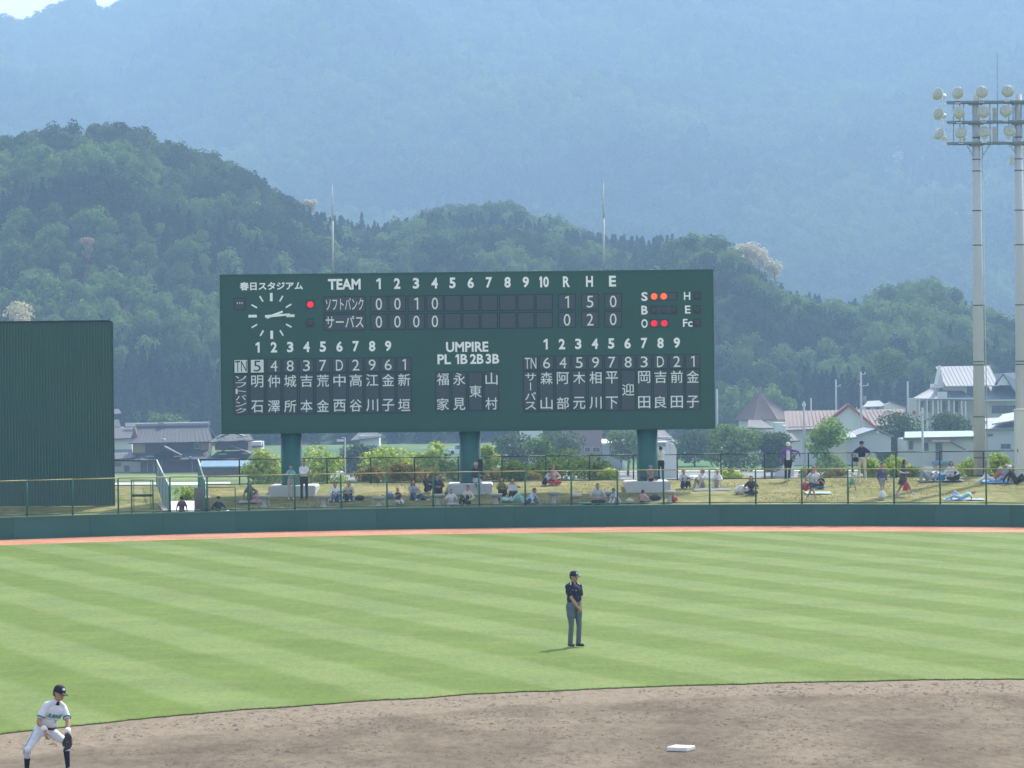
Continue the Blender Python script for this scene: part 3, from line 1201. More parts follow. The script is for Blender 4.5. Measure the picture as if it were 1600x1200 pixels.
def text_mesh(s, bold=0.0, extr=0.0):
    cu = bpy.data.curves.new("lettering", 'FONT')
    cu.body = s
    cu.size = 1.0
    cu.offset = bold
    cu.extrude = extr
    cu.resolution_u = 3
    ob = bpy.data.objects.new("lettering", cu)
    C.objects.link(ob)
    dg = bpy.context.evaluated_depsgraph_get()
    me = bpy.data.meshes.new_from_object(ob.evaluated_get(dg))
    bpy.data.objects.remove(ob)
    n = len(me.vertices)
    co = np.empty(n * 3, np.float32)
    me.vertices.foreach_get("co", co)
    co = co.reshape(-1, 3)
    mn, mxx = co.min(0), co.max(0)
    co[:, 0] = (co[:, 0] - (mn[0] + mxx[0]) / 2) / (mxx[0] - mn[0])
    co[:, 1] = (co[:, 1] - (mn[1] + mxx[1]) / 2) / (mxx[1] - mn[1])
    return me, co


TXT = {}


def text(s, u, v0, w, h, m, parent, bold=0.0, d=-0.03, name="lettering"):
    if "1" in s:      # the figure one: a stem with a slanting flag
        st = 0.40 if bold > 0.01 else 0.24
        if len(s) > 1:
            text(s[1], u + w * 0.21, v0, w * 0.58, h, m, parent, bold, d, name)
            u, w = u - w * 0.34, w * 0.30
        sc = DB / FPX
        W, H = w * sc, h * sc
        p = BP(u, v0, d)
        if parent is not sb:
            p = p - parent.location
        tk = max(0.055, h * sc * (0.19 if bold > 0.01 else 0.12))
        q = MB()
        q.add([(W / 2 - tk, 0, -H / 2), (W / 2, 0, -H / 2), (W / 2, 0, H / 2), (W / 2 - tk, 0, H / 2)], [(0, 1, 2, 3)])
        q.add([(W / 2 - tk, 0, H / 2), (W / 2 - tk, 0, H / 2 - tk * 1.3), (-W / 2, 0, H / 2 - tk * 1.9), (-W / 2, 0, H / 2 - tk * 0.9)], [(0, 3, 2, 1)])
        return q.build(name, m, parent, loc=p)
    return text_plain(s, u, v0, w, h, m, parent, bold, d, name)


def text_plain(s, u, v0, w, h, m, parent, bold=0.0, d=-0.03, name="lettering"):
    """lettering filling a w x h (pixels) box centred on board pixel (u, v0)"""
    key = (s, bold)
    if key not in TXT:
        TXT[key] = text_mesh(s, bold)
    me, co = TXT[key]
    me = me.copy()
    me.name = name
    sc = DB / FPX
    out = np.empty_like(co)
    out[:, 0] = co[:, 0] * w * sc
    out[:, 1] = 0
    out[:, 2] = co[:, 1] * h * sc
    me.vertices.foreach_set("co", out.ravel())
    me.materials.clear()
    me.materials.append(m)
    me.update()
    p = BP(u, v0, d)
    if parent is not sb:
        p = p - parent.location
    return link(name, me, parent, p)


def cell(u, v0, w, h, rows=1, name="display_cell"):
    sc = DB / FPX
    W, H = w * sc, h * sc
    b_ = MB()
    b_.use(M_CELLF)
    fr = 0.04
    b_.box(-W / 2, W / 2, -0.028, -0.013, H / 2 - fr, H / 2)
    b_.box(-W / 2, W / 2, -0.028, -0.013, -H / 2, -H / 2 + fr)
    b_.box(-W / 2, -W / 2 + fr, -0.028, -0.013, -H / 2 + fr, H / 2 - fr)
    b_.box(W / 2 - fr, W / 2, -0.028, -0.013, -H / 2 + fr, H / 2 - fr)
    b_.use(M_CELL)
    b_.box(-W / 2 + fr, W / 2 - fr, -0.019, -0.013, -H / 2 + fr, H / 2 - fr)
    o = b_.build(name, None, sb, loc=BP(u, v0))
    return o


def lamp(u, v0, m, parent_cell):
    b_ = MB()
    b_.use(m)
    M_ = Matrix.Rotation(PI / 2, 3, 'X')
    b_.lathe([(0.145, 0.0), (0.145, 0.03), (0.11, 0.05)], (0, 0, 0), 16, M_)
    p = BP(u, v0, -0.02)
    if parent_cell is not None:
        p = p - parent_cell.location
        p.y = -0.02
    b_.build("indicator_lamp", None, parent_cell or sb, loc=p)


text("春日スタジアム", 424, 443.5, 99, 13, M_WHITE, sb, 0.03)
text("TEAM", 538, 442, 51, 17, M_WHITE, sb, 0.035)
IX = [591.5, 620.5, 650, 679, 707, 735.5, 764, 793, 821.5, 850]
for i, x in enumerate(IX):
    text(str(i + 1), x, 441.8, (15 if i == 9 else (7 if i == 0 else 10)), 17, M_WHITE, sb, 0.035)
for s, x in (("R", 885), ("H", 921), ("E", 957)):
    text(s, x, 441.8, 11, 17, M_WHITE, sb, 0.035)
for r, (v0, nm, runs, rhe) in enumerate(((473.5, "ソフトバンク", "0010", "150"), (501.5, "サーパス", "0000", "020"))):
    c = cell(538.5, v0, 66, 25.5)
    text(nm, 538.5, v0 - 0.5, 59, 19, M_FLIP, c, 0.008)
    for i, x in enumerate(IX):
        c = cell(x + 0.5, v0, 27, 25.5)
        if i < 4:
            text(runs[i], x + 0.5, v0, 6 if runs[i] == "1" else 10, 18.5, M_FLIP, c, 0.0)
    for ch, x in zip(rhe, (886, 922, 958)):
        c = cell(x, v0, 28, 25.5)
        text(ch, x, v0, 6 if ch == "1" else 10.5, 18.5, M_FLIP, c, 0.0)
c = cell(485, 473.2, 14, 14, name="indicator_panel")
lamp(485, 473.2, M_REDL, c)
c = cell(484.5, 502, 13, 13, name="indicator_panel")
lamp(484.5, 502, M_OFF, c)
c = cell(374.5, 471, 19, 19)
for i in range(3):
    q = BP(371 + i * 3.6, 469.6, -0.026) - c.location
    MB().box(-0.022, 0.022, -0.004, 0, -0.03, 0.03).build("dot", M_FLIP, c, loc=(q.x, -0.026, q.z))
# clock
clk = MB()
clk.lathe([(1.12, 0.0), (1.12, 0.012)], (0, 0, 0), 40, Matrix.Rotation(PI / 2, 3, 'X'))
cc = BP(424.3, 490.3, -0.013)
clock = clk.build("clock_face", M_BOARD, sb, loc=cc)
sc = DB / FPX
for k in range(12):
    a = PI / 2 - k * PI / 6
    big = k % 3 == 0
    r0, r1, w = (23, 36, 2.1) if big else (26, 36, 1.2)
    b_ = MB()
    b_.box(r0 * sc, r1 * sc, -0.02, 0, -w * sc, w * sc)
    t = b_.build("hour_mark", M_WHITE, clock, loc=(0, -0.014, 0))
    t.rotation_euler = (0, -a, 0)
for nm, ang, r0, r1, w, d in (("hour_hand", 21, -8, 19, 2.0, -0.05), ("minute_hand", 4, -10, 29, 2.1, -0.08)):
    b_ = MB()
    b_.add([(r0 * sc, 0, -w * sc), (r1 * sc, 0, -w * sc * 0.75), (r1 * sc, 0, w * sc * 0.75), (r0 * sc, 0, w * sc),
            (r0 * sc, -0.02, -w * sc), (r1 * sc, -0.02, -w * sc * 0.75), (r1 * sc, -0.02, w * sc * 0.75), (r0 * sc, -0.02, w * sc)],
           [(0, 1, 2, 3), (7, 6, 5, 4), (0, 4, 5, 1), (1, 5, 6, 2), (2, 6, 7, 3), (3, 7, 4, 0)])
    t = b_.build(nm, M_WHITE, clock, loc=(0, d, 0))
    t.rotation_euler = (0, -math.radians(ang), 0)
# count lights
for s, v0, cs, xs_ in (("S", 466.4, 1037, (1022, 1037)), ("B", 487.6, 1037, (1022, 1037, 1052)), ("O", 508.5, 1030, (1022, 1038))):
    text(s, 1007, v0, 10, 14, M_WHITE, sb, 0.03)
    c = cell(cs, v0, 42 if s != "O" else 28, 13, name="indicator_panel")
    for x in xs_:
        lamp(x, v0, {"S": M_ORL, "B": M_OFF, "O": M_REDL}[s], c)
for s, v0, x, w in (("H", 466.2, 1073.5, 10), ("E", 487.4, 1074.5, 8.5), ("Fc", 508.3, 1074.5, 15)):
    text(s, x, v0, w, 12.5, M_WHITE, sb, 0.02)
    c = cell(1089.5, v0, 12, 13, name="indicator_panel")
    lamp(1089.5, v0, M_OFF, c)
# line-ups
LX = [402.5, 428, 453.5, 479, 504.5, 530.5, 556, 581.5, 606.5]
RX = [852.5, 878, 903.5, 929.5, 955, 980.5, 1006.5, 1032, 1057.5]
for xs_ in (LX, RX):
    for i, x in enumerate(xs_):
        text(str(i + 1), x, 539.2, 6.5 if i == 0 else 10, 16.5, M_WHITE, sb, 0.035)
M_DIGIT_DARK = mat("dark_digit", (0.05, 0.06, 0.065), 0.6)


def column(u, pos, chars, inv=False, team=None):
    c = cell(u, 568.5, 23.5, 23)
    if inv:
        q = MB()
        s_ = DB / FPX
        q.box(-10 * s_, 10 * s_, -0.024, -0.0205, -10 * s_, 10 * s_)
        q.build("lit_square", M_FLIP, c)
    if pos:
        text(pos, u, 568.5, {"1": 5.5, "TN": 18}.get(pos, 11), 17, M_DIGIT_DARK if inv else M_FLIP, c, 0.0)
    c = cell(u, 612.5, 23.5, 64)
    if team:
        n = len(team)
        for i, ch in enumerate(team):
            hgt = 60.0 / n
            v = 612.5 - 30 + hgt * (i + 0.5)
            if ch == "ー":
                text("l", u, v, 1.6, hgt * 0.8, M_FLIP, c)
            else:
                text(ch, u, v, 17, hgt * 0.80, M_FLIP, c, 0.006)
    elif len(chars) == 2:
        text(chars[0], u, 592.3, 19, 19, M_FLIP, c, 0.006)
        text(chars[1], u, 631.5, 19, 19, M_FLIP, c, 0.006)
    else:
        text(chars, u, 611.5, 19, 19, M_FLIP, c, 0.006)


column(376.5, "TN", "", True, team="ソフトバンク")
for x, p, ch, iv in zip([402, 428, 453.5, 479, 504.5, 530.5, 556, 581.5, 606.5, 631.5], "54837D2961",
                        ["明石", "仲澤", "城所", "吉本", "荒金", "中西", "高谷", "江川", "金子", "新垣"], [1] + [0] * 9):
    column(x, p, ch, bool(iv))
column(829, "TN", "", False, team="サーパス")
for x, p, ch in zip([854, 879.5, 905, 930.5, 956, 981.5, 1006.5, 1032, 1057.5, 1082.5], "645978" + "3D21",
                    ["森山", "阿部", "木元", "相川", "平下", "迎", "岡田", "吉良", "前田", "金子"]):
    column(x, p, ch)
text("UMPIRE", 730, 542, 66, 16, M_WHITE, sb, 0.03)
for s, x, w in (("PL", 694, 21), ("1B", 721, 19), ("2B", 745, 21), ("3B", 769.5, 21)):
    text(s, x, 561, w, 15.5, M_WHITE, sb, 0.03)
for x, ch in ((692, "福家"), (717.5, "永見"), (743, "東"), (768, "山村")):
    c = cell(x, 611.5, 23.5, 62)
    if len(ch) == 2:
        text(ch[0], x, 592, 19, 19, M_FLIP, c, 0.006)
        text(ch[1], x, 631, 19, 19, M_FLIP, c, 0.006)
    else:
        text(ch, x, 611.5, 19, 19, M_FLIP, c, 0.006)
# columns
for u in (455.5, 734.5, 1011.5):
    x = (P(u, 720, DB + 0.6).x) - SBX
    MB().tube((x, 0.6, 1.0), (x, 0.6, br.z - 0.062), 0.47, n=32).build("column", M_COL, sb, True)
# equipment box on the middle column
q = P(750.5, 733, DB + 0.2)
MB().box(q.x - SBX - 0.11, q.x - SBX + 0.11, 0.3, 0.9, q.z - 0.45, q.z + 0.45).build("control_box", M_BLACK, sb)
# bases: separate concrete blocks
for (ua, ub, vt, vb, w) in ((419, 493, 759.5, 782, "left"), (699, 770, 756.5, 778.5, "middle"), (977.5, 1048.5, 753, 772.5, "right")):
    a, b2 = P(ua, vb, 154.2), P(ub, vb, 154.2)
    zt = P((ua + ub) / 2, vt, 154.2).z
    b_ = MB()
    W2 = (b2.x - a.x) / 2
    b_.prism([(-W2 + 0.08, 0.7), (W2 - 0.08, 0.7), (W2, zt - 0.06), (W2 - 0.06, zt), (-W2 + 0.06, zt), (-W2, zt - 0.06)], 0, 3.4, 'y')
    tag(b_.build("concrete_base", mat("pale_concrete", (0.50, 0.51, 0.50), 0.85, 0.1, 2), loc=((a.x + b2.x) / 2, 154.2, 0)),
        "pale grey concrete block at the foot of the %s scoreboard column" % w, "base", "concrete bases of the scoreboard")
# rods on top of the board
for u, vt, lab in ((519, 290, "thin white metal pole standing on top of the scoreboard above the word TEAM"), (942.5, 287, "thin white metal pole standing on top of the scoreboard above the letter H")):
    p = P(u + 1.5, 425, DB + 0.7)
    q = P(u, vt, DB + 0.7)
    r_ = thing("mast", lab, "pole", (p.x, DB + 0.7, tl.z + 0.06), group="masts on the scoreboard")
    H_ = q.z - tl.z - 0.06
    MB().tube((0, 0, 0), (0, 0, H_ * 0.6), 0.05, 0.042, 8).build("lower_tube", M_PALE, r_, True)
    MB().tube((0, 0, H_ * 0.6), (0, 0, H_), 0.038, 0.03, 8).build("upper_tube", M_PALE, r_, True)
    MB().ell((0, 0, H_ + 0.06), ((0.03, 0, 0), (0, 0.03, 0), (0, 0, 0.12))).build("tip", M_GALV, r_, True)

# ================================================================== LIGHT TOWER
DT = 160.9
twx = P(1531, 745, DT).x
tow = thing("floodlight_tower", "tall pale concrete floodlight tower with rows of round lamps at right", "floodlight", (twx, DT, 0))
M_POLE = mat("pale_concrete_pole", (0.48, 0.51, 0.54), 0.8, 0.07, 0.6)
M_BAND = mat("pole_band", (0.12, 0.13, 0.14), 0.5)
M_STEEL = mat("steel_crossarm", (0.20, 0.25, 0.30), 0.45, 0.1, 2)
ztop = P(1525, 148, DT).z
sep_ = (P(1592, 400, DT).x - P(1526, 400, DT).x)
for k in range(2):
    x = k * sep_
    MB().tube((x, 0, 0.9), (x, 0, ztop), 0.29, 0.17, 24).build("pole", M_POLE, tow, True)
    for v in (748, 716, 652, 571, 566, 478, 384, 330, 268, 250, 216):
        z = P(1530, v, DT).z
        rr = 0.29 - (z - 0.9) / (ztop - 0.9) * 0.12
        MB().tube((x, 0, z), (x, 0, z + 0.05), rr + 0.012, n=24).build("band", M_BAND, tow, True)
    MB().tube((x + 0.36, -0.05, 1.2), (x + 0.27, -0.05, ztop - 2.4), 0.022, n=8).build("conduit", M_GALV, tow, True)
    MB().tube((x, 0, P(1530, 571, DT).z), (x, 0, P(1530, 565, DT).z), 0.245, n=24).build("collar", M_BAND, tow, True)
MB().box(0.30, 0.42, -0.16, 0.02, P(1530, 732, DT).z, P(1530, 718, DT).z).build("junction_box", M_PALE, tow)
arms = []
for v in (160, 191, 224):
    z = P(1530, v, DT).z
    x0 = P(1478, 200, DT).x - twx
    x1 = sep_ + 1.6
    MB().box(x0, x1, -0.38, -0.30, z - 0.05, z + 0.05).build("crossarm", M_STEEL, tow)
    MB().box(x0 + 0.1, x1, 0.27, 0.35, z - 0.05, z + 0.05).build("crossarm", M_STEEL, tow)
    MB().box(x0 + 0.4, x1 - 0.3, -0.29, 0.26, z - 0.02, z + 0.015).build("catwalk", M_STEEL, tow)
    for x in (0, sep_):
        MB().box(x - 0.3, x + 0.3, -0.29, 0.26, z - 0.12, z - 0.055).build("bracket", M_STEEL, tow)
    arms.append(z)
for u in (1489, 1499, 1505, 1546, 1575, 1582):
    x = P(u, 190, DT).x - twx
    MB().tube((x, -0.2, arms[2]), (x, -0.2, arms[0]), 0.022, n=6).build("upright", M_STEEL, tow)
for (ua, va, ub, vb) in ((1510, 228, 1521, 245), (1546, 226, 1534, 245), (1574, 225, 1588, 241)):
    a, b2 = P(ua, va, DT), P(ub, vb, DT)
    MB().tube((a.x - twx, -0.2, a.z), (b2.x - twx, -0.1, b2.z), 0.02, n=6).build("brace", M_STEEL, tow)
for v in (180, 210):
    p = P(1554, v, DT)
    MB().box(p.x - twx - 0.09, p.x - twx + 0.09, -0.1, 0.1, p.z - 0.33, p.z + 0.33).build("ballast_box", M_PALE, tow)
a = P(1559.5, 226, DT)
b2 = P(1558.5, 82, DT)
MB().tube((a.x - twx, 0.1, a.z), (b2.x - twx, 0.1, b2.z), 0.022, 0.012, 8).build("lightning_rod", M_STEEL, tow)
p = P(1582, 251, DT)
MB().box(p.x - twx - 0.12, p.x - twx + 0.05, -0.1, 0.1, p.z - 0.2, p.z + 0.2).build("loudspeaker", M_PALE, tow)
M_SHADE = mat("lamp_housing_white", (0.72, 0.74, 0.73), 0.35, 0.05)
M_LENS = mat("lamp_glass", (0.42, 0.47, 0.42), 0.12, 0.15, 6, spec=0.8)
M_RING = mat("lamp_inner_ring", (0.55, 0.56, 0.50), 0.25)


def flood(px, py, yaw, tilt):
    p = P(px, py, DT - 0.5)
    f = MB()
    f.use(M_SHADE)
    # axis along -Y (towards the camera) before rotation
    R = Matrix.Rotation(PI / 2, 3, 'X')
    f.lathe([(0.06, -0.54), (0.10, -0.51), (0.11, -0.28), (0.19, -0.15), (0.285, 0.0), (0.30, 0.07), (0.285, 0.072)], n=24, M=R)
    o = f.build("floodlight", None, tow, True, loc=(p.x - twx, -0.5, p.z))
    o.rotation_euler = (tilt, 0, yaw)
    g = MB()
    g.use(M_LENS)
    g.lathe([(0.28, 0.0), (0.24, 0.05), (0.12, 0.08), (0.02, 0.088)], (0, -0.074, 0), 24, R)
    g.build("lens", None, o, True)
    r = MB()
    r.use(M_RING)
    r.lathe([(0.05, 0.0), (0.05, 0.02)], (0.02, -0.166, 0.02), 12, R)
    r.build("bulb_cap", None, o, True)
    b_ = MB()
    b_.box(-0.02, 0.02, -0.02, 0.02, -0.42, -0.22)
    b_.box(-0.12, 0.12, -0.06, 0.06, -0.46, -0.422)
    b_.build("yoke", M_SHADE, tow, loc=(p.x - twx + (0.22 if yaw < -0.6 else 0), -0.36, p.z))


YW = {0: -0.75, 1: -0.45, 2: -0.15, 3: 0.0, 4: 0.2}
for r, (cols, v) in enumerate((((1466, 1497, 1534, 1574, 1612), 147), ((1467, 1499, 1537, 1571, 1612), 178), ((1468, 1502, 1538, 1577, 1612), 210))):
    for k, u in enumerate(cols):
        flood(u, v - (2 * k if k < 4 else 6) * 0.7 + 1.5 * 0, YW[k], math.radians(-8 if r < 2 else -22))
# white cabinet beside the right pole
a, b2 = P(1589, 735, 158.8), P(1612, 640, 158.8)
b_ = thing("equipment_cabinet", "tall white metal cabinet at the right edge in front of the second pole", "cabinet", (a.x, 158.8, 0))
MB().box(0, b2.x - a.x + 0.4, 0, 0.8, 1.5, b2.z - 0.04).build("body", mat("cream_white_paint", (0.60, 0.60, 0.55), 0.6, 0.05), b_)
MB().box(-0.04, b2.x - a.x + 0.44, -0.04, 0.84, b2.z - 0.037, b2.z + 0.03).build("lid", M_PALE, b_)
MB().box(0.05, b2.x - a.x + 0.3, 0.05, 0.7, 1.2, 1.497).build("plinth", M_CONC, b_)
MB().box(0.03, 0.06, -0.03, -0.002, 2.7, 2.85).build("handle", M_BLACK, b_)

# second base
sbm = G(1064, 1173)
b_ = MB()
b_.prism([(-0.19, -0.19), (0.19, -0.19), (0.19, 0.19), (-0.19, 0.19)], 0.0, 0.075, 'z')
bo = b_.build("second_base", mat("white_canvas", (0.72, 0.72, 0.70), 0.7, 0.06, 12), loc=(sbm.x, sbm.y, 0.004))
bo.rotation_euler = (0, 0, math.radians(-25))
bev = bo.modifiers.new("bevel", 'BEVEL')
bev.width = 0.018
bev.segments = 3
tag(bo, "white square second base lying on the brown infield dirt", "base")
# umpires' round stone tables
TABLES = [(412, 774, "left of the left column base, nearest the passage"), (505, 774, "between the white shirted man and the seated pair in jeans"), (592, 776, "left of the child in the black vest"),
          (685, 772, "in front of the man in the dark jacket"), (775, 771, "in front of the two in yellow cardigans"), (865, 768.5, "standing alone between the fence posts under the board"),
          (952, 768, "right of the man in the grey shirt"), (1046, 767, "rightmost, beside the red bag")]
for i, (u, v, w) in enumerate(TABLES):
    Dt = 149.2
    p = P(u, v, Dt)
    zg = float(bank_z(p.x, Dt)) - 0.02
    r_ = thing("stone_table", "round pale stone garden table " + w, "table", (p.x, Dt, zg), group="round stone tables along the fence")
    h = p.z - zg
    MB().lathe([(0.10, h - 0.14), (0.24, h - 0.11), (0.285, h - 0.04), (0.27, h)], n=24).build("tabletop", M_CONC, r_, True)
    MB().lathe([(0.15, 0.0), (0.13, 0.06), (0.085, 0.14), (0.10, h - 0.145)], n=16).build("pedestal", M_CONC, r_, True)
    for s in (-1, 1):
        MB().tube((s * 0.24, 0, 0), (s * 0.2, 0, h - 0.1), 0.022, n=8).build("leg", M_CONC, r_, True)
# ================================================================== VEGETATION NEAR BY
LM_BRIGHT = leafmat("bright_spring_leaves", (0.20, 0.28, 0.035), (0.44, 0.52, 0.09), 0.62)
LM_MID = leafmat("mid_green_leaves", (0.06, 0.12, 0.03), (0.17, 0.25, 0.07), 0.5)
LM_DARK = leafmat("dark_green_leaves", (0.03, 0.065, 0.022), (0.10, 0.155, 0.05), 0.4)
LM_AZ = leafmat("azalea_leaves", (0.10, 0.13, 0.035), (0.33, 0.22, 0.08), 0.45)
M_BARK = mat("grey_brown_bark", (0.13, 0.105, 0.085), 0.95, 0.25, 6)


def tree(u, vtop, wpx, D, label, lm, seed, zb=None, name="tree", group=None, base=0.12, leaves=3400, size=None, lobes=14):
    p = P(u, vtop, D)
    zg = float(ground_z(0, D)) if zb is None else zb
    H = p.z - zg
    R = wpx / FPX * D / 2 * 1.25
    r = np.random.default_rng(seed)
    t = thing(name, label, "tree", (p.x, D, zg), group=group)
    size = size or max(0.10, D / 2100.0)
    V = crown_broad(r, R, H, leaves, size, lobes, base)
    c = link("crown", quads_mesh("crown", V, lm), t)
    b_ = MB()
    lean = r.uniform(-0.2, 0.2)
    b_.tube((0, 0, -0.3), (lean, 0, H * 0.45), H * 0.022 + 0.04, H * 0.014 + 0.02, 8)
    for k in range(6):
        a = r.uniform(0, 2 * PI)
        z0 = H * r.uniform(0.25, 0.5)
        b_.tube((lean * z0 / H / 0.45, 0, z0), (math.cos(a) * R * 0.62, math.sin(a) * R * 0.62, min(H * 0.85, z0 + H * r.uniform(0.2, 0.35))), H * 0.010 + 0.015, 0.012, 6)
    b_.build("trunk", M_BARK, t, True)
    return t


def shrub(u, vtop, wpx, D, label, lm, seed, leaves=900, group=None, name="shrub", size=None, vbot=None):
    p = P(u, vtop, D)
    zg = float(ground_z(0, D)) if D > 164 else float(bank_z(p.x, D))
    H = max(p.z - zg, 0.5)
    R = wpx / FPX * D / 2 * 1.2
    r = np.random.default_rng(seed)
    V = crown_broad(r, R, H, leaves, size or max(0.07, D / 2400.0), 12, 0.0)
    o = link(name, quads_mesh(name, V, lm), None, (p.x, D, zg))
    return tag(o, label, "shrub", group)


TG = "young street trees behind the scoreboard"
tree(412, 674, 64, 262, "bright yellow green tree just left of the left scoreboard column", LM_BRIGHT, 1, group=TG)
tree(505, 679, 72, 255, "bright yellow green tree just right of the left scoreboard column", LM_BRIGHT, 2, group=TG)
tree(606, 673, 84, 250, "bright green tree under the middle of the scoreboard left half", LM_BRIGHT, 3, group=TG)
tree(662, 676, 70, 262, "pale green tree behind the orange azaleas", LM_BRIGHT, 4, group=TG)
tree(706, 682, 56, 240, "slender darker tree with a forked trunk left of the middle column", LM_MID, 5, group=TG, base=0.3, leaves=2000)
tree(752, 668, 44, 246, "yellow green tree peeping out right of the middle column", LM_BRIGHT, 6, group=TG)
tree(560, 690, 60, 420, "dim green tree in the haze behind the street lamp", LM_DARK, 7)
tree(802, 668, 70, 400, "bluish green open tree behind the big roadside shrub", LM_DARK, 8, leaves=1700)
tree(868, 672, 74, 420, "hazy dark tree left of the pinkish windowless building", LM_DARK, 9, leaves=1800)
tree(980, 664, 60, 430, "pale hazy tree left of the right scoreboard column", LM_MID, 10, leaves=1700)
tree(845, 664, 44, 330, "narrow mid green tree above the roadside shrub", LM_MID, 34, leaves=1200)
tree(1085, 676, 74, 470, "hazy green tree beside the shed with the rounded roof", LM_DARK, 11)
tree(1142, 655, 78, 395, "round green tree in front of the tower with the pyramid roof", LM_MID, 12)
tree(1205, 668, 64, 400, "darker tree right of the round green tree by the pyramid roof", LM_DARK, 13)
tree(1294, 641, 66, 330, "bright green globe shaped tree between two utility poles", leafmat("fresh_green_leaves", (0.12, 0.21, 0.035), (0.27, 0.39, 0.08), 0.58), 14, leaves=3000)
tree(1425, 639, 86, 440, "wide dark green tree left of the inn's front trees", LM_DARK, 15, leaves=2600)
tree(1478, 642, 74, 445, "wide dark green tree nearer the floodlight tower", LM_DARK, 16, leaves=2600)
tree(1398, 668, 62, 440, "low dark tree beside the prefab with pale blue roof", LM_DARK, 17)
tree(1050, 690, 40, 480, "small hazy tree right of the right scoreboard column", LM_DARK, 18, leaves=1000)
tree(266, 640, 66, 560, "feathery pale green tree rising above the old farmhouse roof", LM_MID, 19, leaves=1600)
tree(1300, 690, 60, 480, "low hazy tree behind the grey roofed sheds", LM_DARK, 35, leaves=1400)
# mid-distance wood at the hill foot that can be told apart
tree(1393, 542, 66, 640, "large pale green tree standing out against the dark conifers", LM_MID, 20, zb=4.0, leaves=3000, base=0.1)
tree(1492, 540, 90, 660, "large dim green tree behind the gabled inn", leafmat("dim_green_leaves", (0.035, 0.075, 0.028), (0.09, 0.145, 0.05), 0.4), 21, zb=4.0, leaves=3000, base=0.1)
# single conifer and flowering trees on the hills
cr = crown_conif(np.random.default_rng(77), 2.6, 11.0, 900, 0.35)
pz = P(565, 334, 930)
t = thing("conifer", "lone dark pointed conifer rising above the saddle of the hill left of centre", "tree", (pz.x, 930, pz.z - 10.5))
link("crown", quads_mesh("crown", cr, leafmat("lone_conifer_needles", (0.018, 0.034, 0.014), (0.04, 0.066, 0.026), 0.2)), t)
MB().tube((0, 0, -4), (0, 0, 5), 0.3, 0.15, 8).build("trunk", M_BARK, t, True)
for i, (u, v, w, D, lab, hh) in enumerate((
        (484, 316, 26, 872, "cream flowering tree on the left hill's sloping skyline", 6.5), (398, 315, 17, 850, "small cream flowering tree on the left hill below the skyline", 5),
        (137, 372, 26, 800, "pinkish tan tree halfway down the left hill", 7), (28, 482, 58, 700, "big tan flowering tree showing above the corrugated screen", 9),
        (1166, 392, 44, 838, "cream flowering tree at the top of the pale streak on the ridge", 6), (1186, 400, 42, 836, "cream flowering tree in the middle of the pale streak on the ridge", 6),
        (1210, 415, 36, 838, "cream flowering tree at the lower right end of the pale streak on the ridge", 6),
        (12, 232, 22, 858, "pale green tree at the far left skyline of the left hill", 6), (666, 357, 14, 900, "small pale tree on the middle hill left of the ridge of pines", 5))):
    r = np.random.default_rng(500 + i)
    D = hill_hit(u, v, 5.0 if i != 3 else 2.0) - 5.0 if i not in (0, 3) else D
    p = P(u, v - w * 0.35, D)
    R = w / FPX * D / 2
    t = thing("flowering_tree", lab, "tree", (p.x, D, p.z - hh), group="pale flowering trees on the hills")
    m_ = {2: leafmat("tan_blossom", (0.30, 0.21, 0.14), (0.46, 0.34, 0.24), 0.4), 7: LM_BRIGHT}.get(i, ML_CREAM)
    link("crown", quads_mesh("crown", crown_broad(r, R, hh, 900, 0.30, 14, 0.0), m_), t)
    MB().tube((0, 0, -4), (0, 0, hh * 0.6), 0.25, 0.12, 8).build("trunk", M_BARK, t, True)

# shrubs just beyond the boundary fence
SG = "shrubs beyond the boundary fence"
for i, (u, vt, w, D, lm, lab) in enumerate((
        (585, 728, 60, 176, LM_AZ, "leftmost orange tinged azalea under the board"), (628, 722, 56, 177, LM_AZ, "orange tinged azalea right of the leftmost one"),
        (672, 725, 48, 175, LM_AZ, "green and orange azalea by the middle column"), (778, 722, 44, 176, LM_AZ, "orange azalea right of the middle column beside the white van"),
        (812, 714, 60, 174, LM_MID, "dark leafy shrub left of the tall roadside shrub"), (862, 699, 88, 172, LM_MID, "tall wide leafy green shrub under the right half of the board"),
        (915, 704, 80, 172, LM_MID, "yellow green shrub sloping down right of the tall one"), (832, 728, 40, 168, LM_AZ, "orange shrub behind the leaning pair on the grass"),
        (950, 728, 56, 171, LM_BRIGHT, "low bright shrub at the right end of the big hedge"),
        (1145, 733, 62, 170, LM_BRIGHT, "low pale green bush behind the seated trio"), (1138, 727, 30, 180, LM_DARK, "small dark round bush above the low pale bush"),
        (1268, 730, 44, 170, LM_AZ, "reddish low bush behind the family in white"), (1305, 728, 40, 172, LM_AZ, "reddish brown low bush left of the running girl"),
        (1362, 704, 58, 168, LM_BRIGHT, "bright bushy shrub behind the man with hands on hips"), (1398, 712, 56, 168, LM_BRIGHT, "bright shrub right of the man with hands on hips"),
        (1425, 722, 44, 167, LM_MID, "lower shrub sloping down towards the reading couple"),
        (1520, 700, 52, 166, LM_BRIGHT, "leafy shrub left of the floodlight pole base"), (1562, 704, 60, 167, LM_BRIGHT, "leafy shrub between the pole and the cabinet"),
        (1592, 716, 40, 166, LM_MID, "low shrub under the white cabinet"),
        (296, 748, 46, 196, LM_BRIGHT, "wispy yellow green bush seen through the passage"))):
    shrub(u, vt, w, D, lab, lm, 700 + i, group=SG, leaves=2600 if w > 50 else 1600)
tufts("valley_grass", 30000, -60, 60, lambda x: x * 0 + 186, lambda x: x * 0 + 196, ground_z, 0.1, 0.3,
      leafmat("rough_grass_blades", (0.10, 0.15, 0.04), (0.22, 0.24, 0.09), 0.4), 0.04)
